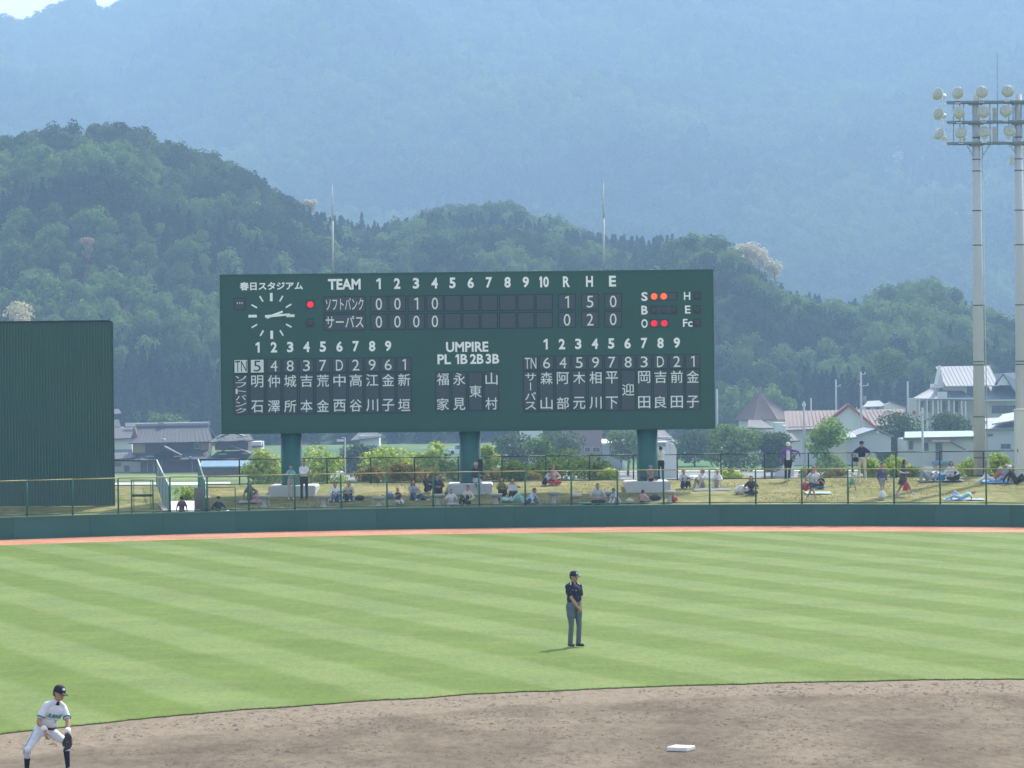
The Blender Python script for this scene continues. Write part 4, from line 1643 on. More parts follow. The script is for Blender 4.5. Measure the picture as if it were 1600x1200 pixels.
bpy.data.objects["valley_grass"]["label"] = "rough tall grass growing on the slope beyond the bank"
# rice field strips and road on the plain (real sheets a few mm above one another)


def strip(name, pts_px, z, m):
    pts = [G(u, v, z) for u, v in pts_px]
    b_ = MB()
    b_.add([(p.x, p.y, z) for p in pts], [tuple(range(len(pts)))])
    o = b_.build(name, m)
    return tag(o, kind="structure")


M_ROAD = mat("pale_asphalt", (0.20, 0.20, 0.195), 0.9, 0.1, 0.4)
M_EDGE = mat("pale_concrete_kerb", (0.50, 0.50, 0.47), 0.8)
M_F1 = mat_patchy("rice_field_green", (0.05, 0.12, 0.04), (0.075, 0.155, 0.05), (0.10, 0.18, 0.06), 0.05, 1, 3, 0.8)
M_F2 = mat_patchy("grass_verge_green", (0.10, 0.17, 0.045), (0.14, 0.20, 0.06), (0.19, 0.22, 0.08), 0.08, 1, 3, 0.8)
M_F3 = mat_patchy("dark_crop_green", (0.04, 0.085, 0.035), (0.05, 0.11, 0.04), (0.07, 0.13, 0.045), 0.05, 1, 3, 0.8)
strip("field", [(760, 735), (1460, 735), (1460, 712), (760, 714)], -5.996, M_F1)
strip("field", [(760, 713.5), (1460, 711.5), (1460, 706), (760, 708)], -5.996, M_F3)
strip("field", [(140, 752), (440, 750), (440, 741), (140, 743)], -5.996, M_F2)
strip("field", [(140, 741), (440, 739), (440, 733), (140, 735)], -5.996, M_F3)
strip("road", [(-200, 760), (360, 757), (360, 753), (-200, 756)], -5.992, M_EDGE)
strip("road", [(440, 750), (1500, 749), (1500, 738), (440, 739)], -5.992, M_ROAD)
strip("path_kerb", [(440, 738), (1500, 735.5), (1500, 734), (440, 736.5)], -5.988, M_EDGE)
strip("field", [(440, 734), (760, 732), (760, 700), (440, 702)], -5.996, M_F3)

# ================================================================== BUILDINGS
M_TILE = mat("grey_roof_tiles", (0.058, 0.064, 0.074), 0.6, 0.35, 1.4, 0.06, 5)
M_TILEP = mat("pale_grey_ridge_tiles", (0.22, 0.24, 0.26), 0.6)
M_PINKR = mat("brown_pink_roof", (0.185, 0.135, 0.128), 0.7, 0.12, 0.8, 0.05, 3)
M_BLUER = mat("blue_grey_roof", (0.13, 0.16, 0.205), 0.5, 0.08, 0.5)
M_CYANR = mat("pale_cyan_roof", (0.17, 0.30, 0.33), 0.5, 0.05)
M_SKYR = mat("sky_blue_roof", (0.10, 0.22, 0.33), 0.5, 0.08)
M_WHITEW = mat("white_render", (0.62, 0.62, 0.60), 0.85, 0.06, 0.5)
M_CREAMW = mat("cream_render", (0.48, 0.46, 0.40), 0.85, 0.08, 0.5)
M_OCHRE = mat("ochre_wall", (0.38, 0.27, 0.13), 0.9, 0.12, 0.5)
M_WOODW = mat("dark_weathered_wood", (0.10, 0.075, 0.065), 0.9, 0.25, 1.2)
M_GREYW = mat("grey_metal_siding", (0.20, 0.23, 0.26), 0.6, 0.08)
M_PALER = mat("pale_sheet_roof", (0.28, 0.31, 0.33), 0.5, 0.08)
M_PINKW = mat("dull_pink_wall", (0.25, 0.18, 0.19), 0.8, 0.05)
M_GLASS = mat("dark_window_glass", (0.06, 0.08, 0.10), 0.15, 0.2, 2, spec=0.7)
M_FRAME = mat("window_frame", (0.40, 0.40, 0.38), 0.6)
M_REDT = mat("red_verge_board", (0.42, 0.07, 0.05), 0.6)
M_SOFF = mat("brown_fascia", (0.16, 0.12, 0.11), 0.7)


class Bld:
    """a building whose parts are laid out from photograph pixels at its own distance"""

    def __init__(s, name, label, cat, D, u, vb, group=None):
        s.D = D
        p = P(u, vb, D)
        s.o = p
        s.t = thing(name, label, cat, (p.x, D, -6.0), group=group)

    def L(s, u, v, d=0.0):
        p = P(u, v, s.D)
        return Vector((p.x - s.o.x, d, p.z + 6.0))

    def box(s, part, m, u0, u1, v0, v1, d0, d1, ground=False, parent=None):
        a, b_ = s.L(u0, v1), s.L(u1, v0)
        z0 = -0.2 if ground else a.z
        return MB().box(min(a.x, b_.x), max(a.x, b_.x), d0, d1, z0, b_.z).build(part, m, parent or s.t)

    def slab(s, part, m, pts, th=0.18):
        return MB().slab([s.L(u, v, d) for u, v, d in pts], th).build(part, m, s.t)

    def win(s, u0, u1, v0, v1, d, panes=2):
        a, b_ = s.L(u0, v1), s.L(u1, v0)
        x0, x1, z0, z1 = a.x, b_.x, a.z, b_.z
        f = 0.07
        q = MB()
        q.box(x0 - f, x1 + f, d - 0.07, d - 0.003, z1, z1 + f)
        q.box(x0 - f, x1 + f, d - 0.10, d - 0.003, z0 - f, z0)
        q.box(x0 - f, x0, d - 0.07, d - 0.003, z0, z1)
        q.box(x1, x1 + f, d - 0.07, d - 0.003, z0, z1)
        w = q.build("window", M_FRAME, s.t)
        for k in range(panes):
            xa = x0 + (x1 - x0) * k / panes
            xb = x0 + (x1 - x0) * (k + 1) / panes
            MB().box(xa + 0.015, xb - 0.015, d - 0.04, d - 0.004, z0, z1).build("pane", M_GLASS, w)
        return w


def ribs_roof(b, pts, m, rows=0):
    """sloping roof plane with raised ribs: pts = eave-left, eave-right, ridge-right, ridge-left (u, v, d)"""
    A, B_, C_, D_ = [b.L(*p) for p in pts]
    mb = MB()
    mb.slab([A, B_, C_, D_], 0.16)
    n = max(4, int((B_ - A).length / 0.55))
    for i in range(n + 1):
        t = i / n
        p, q = A.lerp(B_, t), D_.lerp(C_, t)
        nr = (B_ - A).cross(D_ - A).normalized()
        if nr.z < 0:
            nr = -nr
        mb.tube(p + nr * 0.02, q + nr * 0.02, 0.038, n=4, cap=False)
    return tag(mb.build("roof", m, b.t))


# --- old farmhouse with upper and lower tiled roofs (left)
b = Bld("farmhouse", "old two storey farmhouse with dark tiled roofs and ochre walls at left", "house", 470, 268, 737)
b.box("lower_wall", M_WOODW, 222, 322, 716, 737, 0.0, 9.0, True)
b.box("upper_wall", M_WOODW, 205, 322, 686, 712, 2.2, 8.8)
b.box("plaster_panel", M_OCHRE, 206, 224, 690, 708, 2.1, 2.19)
b.box("plaster_panel", M_OCHRE, 311, 324, 690, 704, 2.1, 2.19)
b.win(302, 309, 694, 701, 2.2, 2)
ribs_roof(b, [(200, 692.5, 0.9), (332, 690, 0.9), (319, 665, 5.5), (208, 667, 5.5)], M_TILE)
b.slab("roof_back", M_TILE, [(208, 667, 5.52), (319, 665, 5.52), (332, 690, 10), (200, 692.5, 10)])
MB().prism([(b.L(199, 692).x, b.L(199, 692).z), (b.L(207, 668).x, b.L(207, 668).z), (b.L(214, 692).x, b.L(214, 690).z)], 2.5, 8.5, 'y').build("gable", M_SOFF, b.t)
MB().tube(b.L(205, 665.5, 5.5), b.L(321, 663.5, 5.5), 0.32, n=8).build("ridge", M_TILEP, b.t)
ribs_roof(b, [(208, 720, -1.6), (335, 716, -1.6), (322, 704, 2.15), (232, 706, 2.15)], M_TILE)
# karahafu-like entrance gable on the lower roof
pk = b.L(258, 697, -2.2)
for (a_, c_) in (((233, 713), (258, 698)), ((285, 712), (258, 698))):
    q = MB()
    p0, p1 = b.L(a_[0], a_[1], -2.4), b.L(c_[0], c_[1], -2.4)
    q.slab([p0, p1, p1 + Vector((0, 3.2, 0)), p0 + Vector((0, 3.2, 0))], 0.14)
    q.build("porch_roof", M_TILE, b.t)
for u in (238, 280):
    b.box("ridge_end", M_TILEP, u - 6, u + 6, 711.5, 713.5, -2.6, -2.2)
for u, v in ((224, 718.5), (299, 715)):
    MB().ell(b.L(u, v, -1.8), ((0.22, 0, 0), (0, 0.2, 0), (0, 0, 0.22))).build("ridge_ornament", M_TILEP, b.t, True)
MB().ell(b.L(253, 691.5, 1.9), ((0.6, 0, 0), (0, 0.5, 0), (0, 0, 0.55))).build("rooftop_tank", M_GREYW, b.t, True)
MB().box(b.L(242, 664).x, b.L(250, 664).x, 5.0, 6.0, b.L(242, 665).z, b.L(242, 660.5).z).build("vent_box", M_TILEP, b.t)
for u in (230, 240, 252, 300):
    b.box("wall_post", M_CREAMW, u, u + 0.8, 720, 737, -0.12, -0.02)

b = Bld("storehouse", "cream walled storehouse with small dark windows left of the old farmhouse", "house", 474, 195, 739)
b.box("wall", M_CREAMW, 150, 220, 716, 739, 0, 7, True)
b.win(180, 189, 722.5, 728.5, 0, 2)
b.win(194, 202, 727, 737, 0, 1)
ribs_roof(b, [(148, 719, -0.8), (224, 714, -0.8), (222, 707, 3.5), (150, 709, 3.5)], M_TILE)
b = Bld("house", "pale two tone house with flat grey upper roof behind the storehouse", "house", 500, 180, 715)
b.box("wall", M_WHITEW, 140, 206, 684, 716, 0, 8, True)
b.box("lower_band", M_GREYW, 139, 207, 702, 708, -0.3, -0.02)
ribs_roof(b, [(138, 687, -1), (208, 684, -1), (204, 668, 4), (142, 670, 4)], M_TILE)
b.box("roof_sign", M_WHITEW, 192, 214, 661, 667, 3, 3.3)
b = Bld("house", "distant dark roofed house partly hidden by the corrugated screen", "house", 560, 176, 690)
b.box("wall", M_CREAMW, 150, 186, 668, 690, 0, 7, True)
ribs_roof(b, [(146, 670, -1), (190, 667, -1), (182, 656, 3), (150, 658, 3)], M_TILE)
ribs_roof(b, [(152, 648, 0), (190, 646, 0), (182, 639, 3), (158, 640, 3)], M_TILE)
# --- second farmhouse (under the left end of the board)
b = Bld("farmhouse", "dark tiled farmhouse under the scoreboard's lower left corner", "house", 466, 368, 737)
b.box("lower_wall", M_WOODW, 330, 398, 712, 737, 0, 9, True)
b.box("upper_wall", M_WOODW, 334, 386, 686, 704, 2, 8)
ribs_roof(b, [(326, 691, 0.6), (396, 688, 0.6), (384, 676, 4.5), (344, 677, 4.5)], M_TILE)
for (a_, c_) in (((340, 684), (361, 675.5)), ((384, 683), (361, 675.5)), ((334, 711), (361, 697)), ((392, 709), (361, 697))):
    q = MB()
    p0, p1 = b.L(a_[0], a_[1], -2.0), b.L(c_[0], c_[1], -2.0)
    q.slab([p0, p1, p1 + Vector((0, 3.4, 0)), p0 + Vector((0, 3.4, 0))], 0.16)
    q.build("gable_roof", M_TILE, b.t)
for u, v in ((348, 683.5), (378, 682.5), (350, 709), (387, 708)):
    b.box("ridge_end", M_TILEP, u - 7, u + 6, v - 1, v + 1, -2.3, -2.02)
ribs_roof(b, [(326, 719, -1.2), (408, 716, -1.2), (398, 704, 2.0), (338, 706, 2.0)], M_TILE)
b = Bld("shed", "long low shed with sky blue sheet roof in front of the second farmhouse", "shed", 445, 350, 742)
b.box("wall", M_WOODW, 314, 410, 729, 742, 0, 4, True)
ribs_roof(b, [(310, 729, -0.5), (408, 728, -0.5), (406, 720, 3.2), (312, 721, 3.2)], M_SKYR)
b = Bld("house", "small pale house with light eaves right of the second farmhouse", "house", 490, 398, 715)
b.box("wall", M_WHITEW, 386, 408, 690, 712, 0, 6, True)
ribs_roof(b, [(384, 698, -0.6), (412, 697, -0.6), (408, 690, 3), (388, 691, 3)], M_TILE)
# --- middle
b = Bld("house", "hazy small house with grey roof behind the bright trees under the board", "house", 560, 572, 690)
b.box("wall", M_WHITEW, 562, 592, 680, 700, 0, 8, True)
ribs_roof(b, [(548, 688, -1), (596, 682, -1), (586, 674, 4), (560, 676, 4)], M_TILE)
b = Bld("factory", "plain dull pink windowed block under the right half of the board", "building", 470, 916, 712)
b.box("wall", M_PINKW, 880, 941, 662, 712, 0, 12, True)
b.box("parapet", M_GREYW, 879, 942, 660, 662, -0.2, 12.2)
for u0, u1 in ((899, 909), (914, 922), (926, 937)):
    b.win(u0, u1, 699, 706, 0, 2)
b = Bld("shed", "grey metal shed with pale roof edge beside the pink block", "shed", 455, 962, 712)
b.box("wall", M_GREYW, 943, 972, 692, 712, 0, 6, True)
b.box("side_wall", M_WHITEW, 972.3, 978, 694, 712, 0.3, 5.8, True)
ribs_roof(b, [(940, 692, -0.5), (982, 693, -0.5), (978, 688, 5), (942, 687, 5)], M_WHITEW)
b = Bld("shed", "white storage shed with rounded roof just right of the right scoreboard column", "shed", 420, 1040, 712)
q0, q1 = b.L(1024, 712), b.L(1057, 690)
prof = [(q0.x, -0.2), (q1.x, -0.2), (q1.x, q1.z - 0.9), (q1.x - 0.35, q1.z - 0.25), (q1.x - 1.1, q1.z), (q0.x + 0.3, q1.z), (q0.x, q1.z - 0.3)]
MB().prism(prof, 0, 5, 'y').build("wall", M_WHITEW, b.t)
b.box("door", M_GREYW, 1024.5, 1040, 692, 698, -0.08, -0.01)
b.box("door_edge", M_FRAME, 1046.5, 1047.2, 692, 711, -0.05, -0.01)
b = Bld("house", "grey roofed house with pale gable behind the rounded white shed", "house", 520, 1040, 695)
b.box("wall", M_WHITEW, 1000, 1050, 682, 696, 0, 8, True)
ribs_roof(b, [(996, 686, -1), (1056, 690, -1), (1040, 673, 4), (1004, 672, 4)], M_TILE)
b = Bld("house", "small white building glimpsed behind the dark tree under the board", "house", 500, 832, 700)
b.box("wall", M_WHITEW, 812, 848, 672, 700, 0, 8, True)
b.box("band", M_GREYW, 811, 849, 690, 693, -0.2, -0.02)
b = Bld("shed", "low white walled shed among trees left of the big roadside shrub", "shed", 470, 800, 718)
b.box("wall", M_WHITEW, 792, 852, 697, 716, 0, 6, True)
b.slab("roof", M_WHITEW, [(790, 700, -0.5), (854, 698, -0.5), (852, 692, 5), (794, 694, 5)])

# --- tower with octagonal pyramid roof
b = Bld("roof_tower", "building with a big brown pink octagonal pyramid roof and finial", "building", 500, 1197, 690)
apex = b.L(1185, 607, 5.0)
zc = b.L(1197, 656).z
cx, R8 = b.L(1197, 656).x + 0.0, (P(1240, 656, 500).x - P(1155, 656, 500).x) / 2 * 1.07
ring = []
for k in range(8):
    a_ = PI / 8 + k * PI / 4
    ring.append(Vector((cx + R8 * 1.05 * math.cos(a_), 5 + R8 * 1.05 * math.sin(a_), zc)))
apex = Vector((cx - 0.4, 5, apex.z - 0.5))
for k in range(8):
    p0, p1 = ring[k], ring[(k + 1) % 8]
    q = MB()
    q.slab([p0, p1, apex], 0.15)
    for j in range(1, 8):
        q.tube(p0.lerp(p1, j / 8), apex.lerp(p0.lerp(p1, j / 8), 0.06), 0.05, n=4, cap=False)
    q.build("roof_facet", M_PINKR, b.t)
    MB().tube(p0, apex, 0.09, 0.05, n=6).build("hip_ridge", M_PINKR, b.t)
MB().ell(apex + Vector((0, 0, 0.2)), ((0.22, 0, 0), (0, 0.22, 0), (0, 0, 0.5))).build("finial", M_PINKR, b.t, True)
MB().lathe([(R8 * 0.86, 0), (R8 * 0.86, zc)], (cx, 5, 0), 8).build("wall", M_WHITEW, b.t)
b.box("annex", M_WHITEW, 1208, 1239, 660, 680, -3, 0, True)
b.slab("annex_roof", M_TILE, [(1165, 668, -4), (1205, 668, -4), (1190, 656, 1), (1170, 656, 1)])
# --- long brown-pink roofed hall with red verge gable
b = Bld("hall", "long low hall with brown pink roof and a white gable edged in red", "building", 470, 1330, 690)
b.box("wall", M_WHITEW, 1232, 1425, 664, 680, 1, 12, True)
ribs_roof(b, [(1228, 672, 0), (1430, 663, 0), (1420, 640, 7), (1232, 643, 7)], M_PINKR)
g = [b.L(u, v) for u, v in ((1290, 690), (1358, 690), (1362, 668), (1322, 634), (1290, 658))]
MB().prism([(p.x, max(p.z, -0.2)) for p in g], -3.0, 0.9, 'y').build("gable_wall", M_WHITEW, b.t)
for a_, c_ in (((1366, 670), (1322, 632.5)), ((1288, 659.5), (1322, 632.5))):
    p0, p1 = b.L(a_[0], a_[1], -3.3), b.L(c_[0], c_[1], -3.3)
    MB().slab([p0, p1, p1 + Vector((0, 4.6, 0)), p0 + Vector((0, 4.6, 0))], 0.2).build("gable_roof", M_PINKR, b.t)
    MB().tube(p0 + Vector((0, -0.1, 0.05)), p1 + Vector((0, -0.1, 0.05)), 0.17, n=6).build("red_verge", M_REDT, b.t)
MB().ell(b.L(1428, 644, -0.3), ((0.25, 0, 0), (0, 0.25, 0), (0, 0, 0.35))).build("red_ornament", M_REDT, b.t, True)
b = Bld("house", "small white house with shallow hip roof against the dark wood", "house", 560, 1382, 642)
b.box("wall", M_WHITEW, 1352, 1412, 634, 646, 0, 8, True)
for u0, u1 in ((1354, 1359), (1368, 1374), (1383, 1389)):
    b.win(u0, u1, 636.5, 640, 0, 1)
ribs_roof(b, [(1348, 635.5, -0.8), (1384, 634.5, -0.8), (1378, 626, 4), (1360, 627, 4)], M_GREYW)
g = [b.L(u, v) for u, v in ((1380, 642), (1414, 642), (1414, 635), (1392, 628), (1380, 632))]
MB().prism([(p.x, p.z) for p in g], -1.2, -0.02, 'y').build("porch", M_WHITEW, b.t)
b.slab("porch_roof", M_PINKR, [(1390, 627, -1.6), (1416, 636, -1.6), (1416, 635, 2), (1390, 626, 2)])
# --- grey sheds left of the globe tree
b = Bld("warehouse", "pale grey gabled warehouse with a round vent right of the globe tree", "building", 400, 1342, 706)
g = [b.L(u, v) for u, v in ((1322, 706), (1392, 706), (1392, 682), (1366, 671.5), (1322, 684))]
MB().prism([(p.x, max(p.z, -0.2)) for p in g], 0, 12, 'y').build("wall", mat("pale_blue_grey_siding", (0.42, 0.46, 0.47), 0.7, 0.06, 0.5), b.t)
for a_, c_ in (((1318, 686), (1366, 670)), ((1396, 683), (1366, 670))):
    p0, p1 = b.L(a_[0], a_[1], -0.5), b.L(c_[0], c_[1], -0.5)
    MB().slab([p0, p1, p1 + Vector((0, 12.8, 0)), p0 + Vector((0, 12.8, 0))], 0.15).build("roof", M_GREYW, b.t)
MB().tube(b.L(1371, 675, -0.3), b.L(1371, 675, -0.01), 0.2, n=12).build("round_vent", M_WHITEW, b.t)
b = Bld("shed", "low shed with a white sheet roof left of the grey warehouse", "shed", 385, 1310, 706)
b.box("wall", M_CREAMW, 1296, 1322, 690, 706, 0, 8, True)
b.slab("roof", M_PALER, [(1292, 690, -0.6), (1338, 682, -0.6), (1342, 678, 6), (1296, 682, 6)])
b = Bld("house", "small white hut with dark eaves below the pyramid roof", "house", 420, 1226, 696)
b.box("wall", M_WHITEW, 1214, 1240, 688, 696, 0, 5, True)
ribs_roof(b, [(1208, 690, -0.8), (1248, 688, -0.8), (1240, 677, 3), (1218, 678, 3)], M_TILE)
# --- prefab with pale blue roof
b = Bld("prefab_office", "white prefab building with pale cyan flat roof, door and outside steps", "building", 388, 1470, 735)
b.box("wall", mat("off_white_panel", (0.50, 0.51, 0.49), 0.8, 0.05, 0.5), 1417, 1536, 685, 740, 0, 9, True)
b.slab("roof", M_CYANR, [(1412, 683.5, -0.8), (1536, 681, -0.8), (1534, 675, 9), (1428, 676.5, 9)], 0.1)
b.slab("fascia", M_SOFF, [(1410, 688, -0.85), (1536, 684.5, -0.85), (1536, 681.3, -0.85), (1410, 683.8, -0.85)], 0.1)
b.win(1420, 1426.5, 689.5, 702.5, 0, 1)
b.win(1443.5, 1450.5, 692, 705.5, 0, 1)
b.box("door", M_GLASS, 1462, 1472, 692, 719.5, -0.08, -0.004)
b.box("canopy", mat("faded_pink_canopy", (0.45, 0.34, 0.30), 0.7), 1454.5, 1483, 687, 690.5, -1.3, -0.01)
b.box("landing", M_SKYR, 1457, 1477, 721, 725, -1.2, -0.01)
p0, p1 = b.L(1477, 721, -0.9), b.L(1487, 732, -0.9)
for k in range(6):
    q = p0.lerp(p1, k / 5)
    MB().box(q.x, q.x + 0.3, -1.2, -0.3, q.z - 0.1, q.z).build("step", M_SKYR, b.t)
MB().tube(b.L(1483, 690, -0.5), b.L(1508, 703, -0.5), 0.09, n=6).build("drain_pipe", M_SOFF, b.t)
b = Bld("workshop", "large pale workshop with a low gable roof behind the floodlight poles", "building", 410, 1575, 735)
b.box("wall", mat("pale_grey_panel", (0.44, 0.47, 0.48), 0.8, 0.05, 0.4), 1541, 1680, 669, 740, 0, 12, True)
b.slab("roof", M_GREYW, [(1536, 670, -0.8), (1680, 664, -0.8), (1680, 652, 8), (1560, 655, 8)], 0.15)
b.slab("gable_roof", M_PALER, [(1548, 662, -0.9), (1680, 640, -0.9), (1680, 630, 7), (1580, 648, 7)], 0.15)
b.win(1564, 1579, 693.5, 701, 0, 2)
b.box("vent_louvre", M_SOFF, 1543, 1551, 678, 682, -0.1, -0.01)
# --- big inn with blue-grey roofs
b = Bld("inn", "large white inn with steep blue grey gabled roofs and a columned veranda", "building", 520, 1540, 660)
b.box("veranda_back", M_CREAMW, 1436, 1545, 622, 650, 3, 14, True)
ribs_roof(b, [(1427, 622, 0), (1524, 625, 0), (1500, 604, 6), (1468, 604, 6)], M_BLUER)
b.box("eaves", M_WHITEW, 1428, 1524, 621.5, 624, -0.25, -0.05)
for u in (1437, 1449, 1458, 1466, 1471, 1483, 1491, 1503, 1509):
    b.box("veranda_column", M_WHITEW, u - 0.9, u + 0.9, 624, 646, 0.1, 0.4, True)
for u0, u1 in ((1440, 1446), (1451, 1456), (1474, 1481), (1493, 1501)):
    b.win(u0, u1, 627, 644, 3, 1)
b.box("balcony", M_WHITEW, 1464, 1479, 612, 623, -0.6, -0.3)
b.box("upper_wall", M_WHITEW, 1471, 1516, 600, 622, 4, 14)
b.win(1473, 1478, 605.5, 611, 4, 1)
g = [b.L(u, v) for u, v in ((1466, 606), (1480, 606), (1473.5, 575))]
MB().prism([(p.x, p.z) for p in g], 3.2, 3.9, 'y').build("gable_wall", M_WHITEW, b.t)
ribs_roof(b, [(1480, 603, 2.0), (1564, 602, 2.0), (1557, 571, 8), (1472, 572.5, 8)], M_BLUER)
p0, p1 = b.L(1464, 602, 1.9), b.L(1472.5, 572, 3.5)
MB().tube(p0, p1, 0.25, n=6).build("white_verge", M_WHITEW, b.t)
b.box("eaves", M_WHITEW, 1480, 1564, 602, 604, 1.6, 1.95)
b.box("right_wing_wall", M_CREAMW, 1538, 1640, 625, 660, 1.5, 14, True)
ribs_roof(b, [(1530, 624, 0), (1640, 623, 0), (1640, 592, 7), (1538, 593, 7)], M_BLUER)
b.box("eaves", M_WHITEW, 1530, 1640, 623.5, 626.5, -0.3, -0.02)
g = [b.L(u, v) for u, v in ((1559, 602), (1579, 602), (1569, 586))]
MB().prism([(p.x, p.z) for p in g], 0.6, 1.2, 'y').build("dormer_wall", M_WHITEW, b.t)
b.slab("dormer_roof", M_BLUER, [(1568, 583, 0.2), (1591, 618, 0.2), (1640, 615, 5), (1640, 580, 8)])
b.slab("dormer_roof", M_BLUER, [(1568, 583, 0.2), (1640, 580, 8), (1566, 584, 8), (1556, 603, 3)])
for k in range(4):
    b.win(1552 + k * 11, 1562 + k * 11, 633.5, 646, 1.5, 1)
b = Bld("house", "low tiled house between the inn and the workshop roof", "house", 470, 1560, 670)
b.box("wall", M_WHITEW, 1540, 1640, 656, 672, 0, 8, True)
ribs_roof(b, [(1536, 664, -1), (1640, 662, -1), (1640, 650, 4), (1542, 654, 4)], M_GREYW)

# --- utility poles
M_UP = mat("utility_pole_concrete", (0.42, 0.43, 0.42), 0.8, 0.06)


def upole(u, vt, D, label, arms=(), r=0.16):
    p = P(u, vt, D)
    t = thing("utility_pole", label, "utility pole", (p.x, D, -6.0), group="utility poles in the valley")
    H = p.z + 6
    MB().tube((0, 0, -0.2), (0, 0, H), r * 1.2, r * 0.75, 10).build("pole", M_UP, t, True)
    for (dz, w, off) in arms:
        MB().box(off - w, off + w, -0.09, 0.02, H - dz - 0.06, H - dz + 0.06).build("crossarm", M_UP, t)
        for x in (off - w * 0.9, off + w * 0.9):
            MB().tube((x, -0.04, H - dz + 0.06), (x, -0.04, H - dz + 0.3), 0.06, n=6).build("insulator", M_WHITEW, t)
    return t, H


upole(1120, 608, 480, "thin hazy pole just right of the scoreboard", ())
upole(1256, 627, 330, "bare pole left of the globe shaped tree", ((0.5, 0.15, 0.0),), 0.13)
upole(1306, 593, 520, "distant pole with a short right hand crossarm", ((1.0, 0.35, 0.3),))
t, H = upole(1345, 581, 430, "tallest pole with crossarms and a transformer", ((0.3, 0.3, 0.25), (1.7, 0.55, 0.35), (4.6, 0.5, -0.1)), 0.17)
MB().tube((0.4, -0.1, H - 3.9), (0.4, -0.1, H - 3.0), 0.2, n=10).build("transformer", M_GREYW, t, True)
MB().tube((0.0, -0.1, H - 14.5), (0.35, -0.1, H - 14.5), 0.1, n=8).build("street_light", M_WHITEW, t, True)
upole(1418, 596, 470, "thin pole left of the inn", ())
upole(1441, 637, 300, "pole in front of the prefab office", ((0.6, 0.1, 0),), 0.12)
upole(1267, 622, 560, "faint far pole behind the long hall", ())
upole(1194, 676, 420, "short pole among trees below the pyramid roof", (), 0.1)
t = upole(539, 684, 262, "slim grey street lamp post under the scoreboard", (), 0.06)[0]
t["category"] = "street lamp"
t.name = "street_lamp"
del t["group"]
Hh = P(539, 684, 262).z + 6
MB().tube((0, 0, Hh), (-0.25, 0, Hh + 0.02), 0.03, n=6).build("lamp_arm", M_UP, t, True)
MB().box(-0.62, -0.1, -0.1, 0.1, Hh - 0.28, Hh - 0.12).build("lamp_head", M_WHITEW, t)

# --- vehicles on the road (seen beyond the bank)
M_CARW = mat("white_car_paint", (0.70, 0.72, 0.73), 0.25, 0.03, spec=0.6)
M_TYRE = mat("tyre_rubber", (0.02, 0.02, 0.02), 0.9)


def car(u, v, D, label, paint, rz, L_=4.2, W=1.7, H=1.5, cab=(0.28, 0.30, 0.62, 0.9), name="parked_car"):
    p = P(u, v, D)
    t = thing(name, label, "car" if name == "parked_car" else "van", (p.x, D, -5.99), rz)
    h1 = H * 0.55
    prof = [(-L_ / 2, 0.25), (L_ / 2, 0.25), (L_ / 2, h1 * 0.85), (L_ / 2 - 0.15, h1), (-L_ / 2 + 0.1, h1), (-L_ / 2, h1 * 0.8)]
    MB().prism(prof, -W / 2, W / 2, 'y').build("body", paint, t)
    a_, b_, c_, d_ = [-L_ / 2 + k * L_ for k in cab]
    MB().add([(a_, -W / 2 + 0.08, h1 + 0.002), (d_, -W / 2 + 0.08, h1 + 0.002), (c_, -W / 2 + 0.2, H - 0.06), (b_, -W / 2 + 0.2, H - 0.06),
              (a_, W / 2 - 0.08, h1 + 0.002), (d_, W / 2 - 0.08, h1 + 0.002), (c_, W / 2 - 0.2, H - 0.06), (b_, W / 2 - 0.2, H - 0.06)],
             [(0, 1, 2, 3), (7, 6, 5, 4), (0, 3, 7, 4), (1, 5, 6, 2), (3, 2, 6, 7), (0, 4, 5, 1)]).build("windows", M_GLASS, t)
    MB().box(b_ - 0.03, c_ + 0.03, -W / 2 + 0.18, W / 2 - 0.18, H - 0.058, H).build("roof", paint, t)
    for x in (-L_ * 0.32, L_ * 0.32):
        for y in (-W / 2 + 0.02, W / 2 - 0.02):
            w = MB().tube((x, y - 0.1, 0.31), (x, y + 0.1, 0.31), 0.31, n=14).build("wheel", M_TYRE, t)
    for y in (-W / 2 + 0.25, W / 2 - 0.25):
        MB().ell((-L_ / 2, y, h1 * 0.75), ((0.05, 0, 0), (0, 0.14, 0), (0, 0, 0.09))).build("headlight", M_RING, t, True)
        MB().tube((-L_ * 0.18, y * 1.45, h1 + 0.12), (-L_ * 0.18, y * 1.5, h1 + 0.26), 0.06, n=6).build("mirror", paint, t)
    return t


car(416, 757, 402, "small white car facing the camera beyond the bank, left of the first column", M_CARW, PI / 2 - 0.1, 3.9, 1.75, 1.6)
car(434, 760, 396, "dark green car roof just showing beside the white car", mat("dark_green_car_paint", (0.03, 0.06, 0.05), 0.25), PI / 2 - 0.5, 4.2, 1.75, 1.5)
car(815, 748, 420, "white van seen side on through the fence right of the middle column", M_CARW, 0.1, 4.6, 1.75, 1.95, (0.05, 0.07, 0.86, 0.97), "white_van")
car(720, 700, 560, "distant white car on the far road behind the middle column", M_CARW, 0.0)
# ================================================================== PEOPLE
SKIN = (0.42, 0.24, 0.16)
CLOTH = {}


def cloth(name, col):
    if name not in CLOTH:
        CLOTH[name] = mat(name, col, 0.85, 0.14, 8.0, 0.03, 9)
    return CLOTH[name]


M_SKIN = mat("skin", SKIN, 0.6, 0.08, 5)
M_HAIR = mat("black_hair", (0.018, 0.014, 0.013), 0.5, 0.2, 10)
M_HAIRB = mat("brown_hair", (0.075, 0.035, 0.020), 0.5, 0.2, 10)
M_SHOE = mat("white_shoe", (0.60, 0.60, 0.58), 0.6)
M_DSHOE = mat("dark_shoe", (0.03, 0.03, 0.03), 0.5)


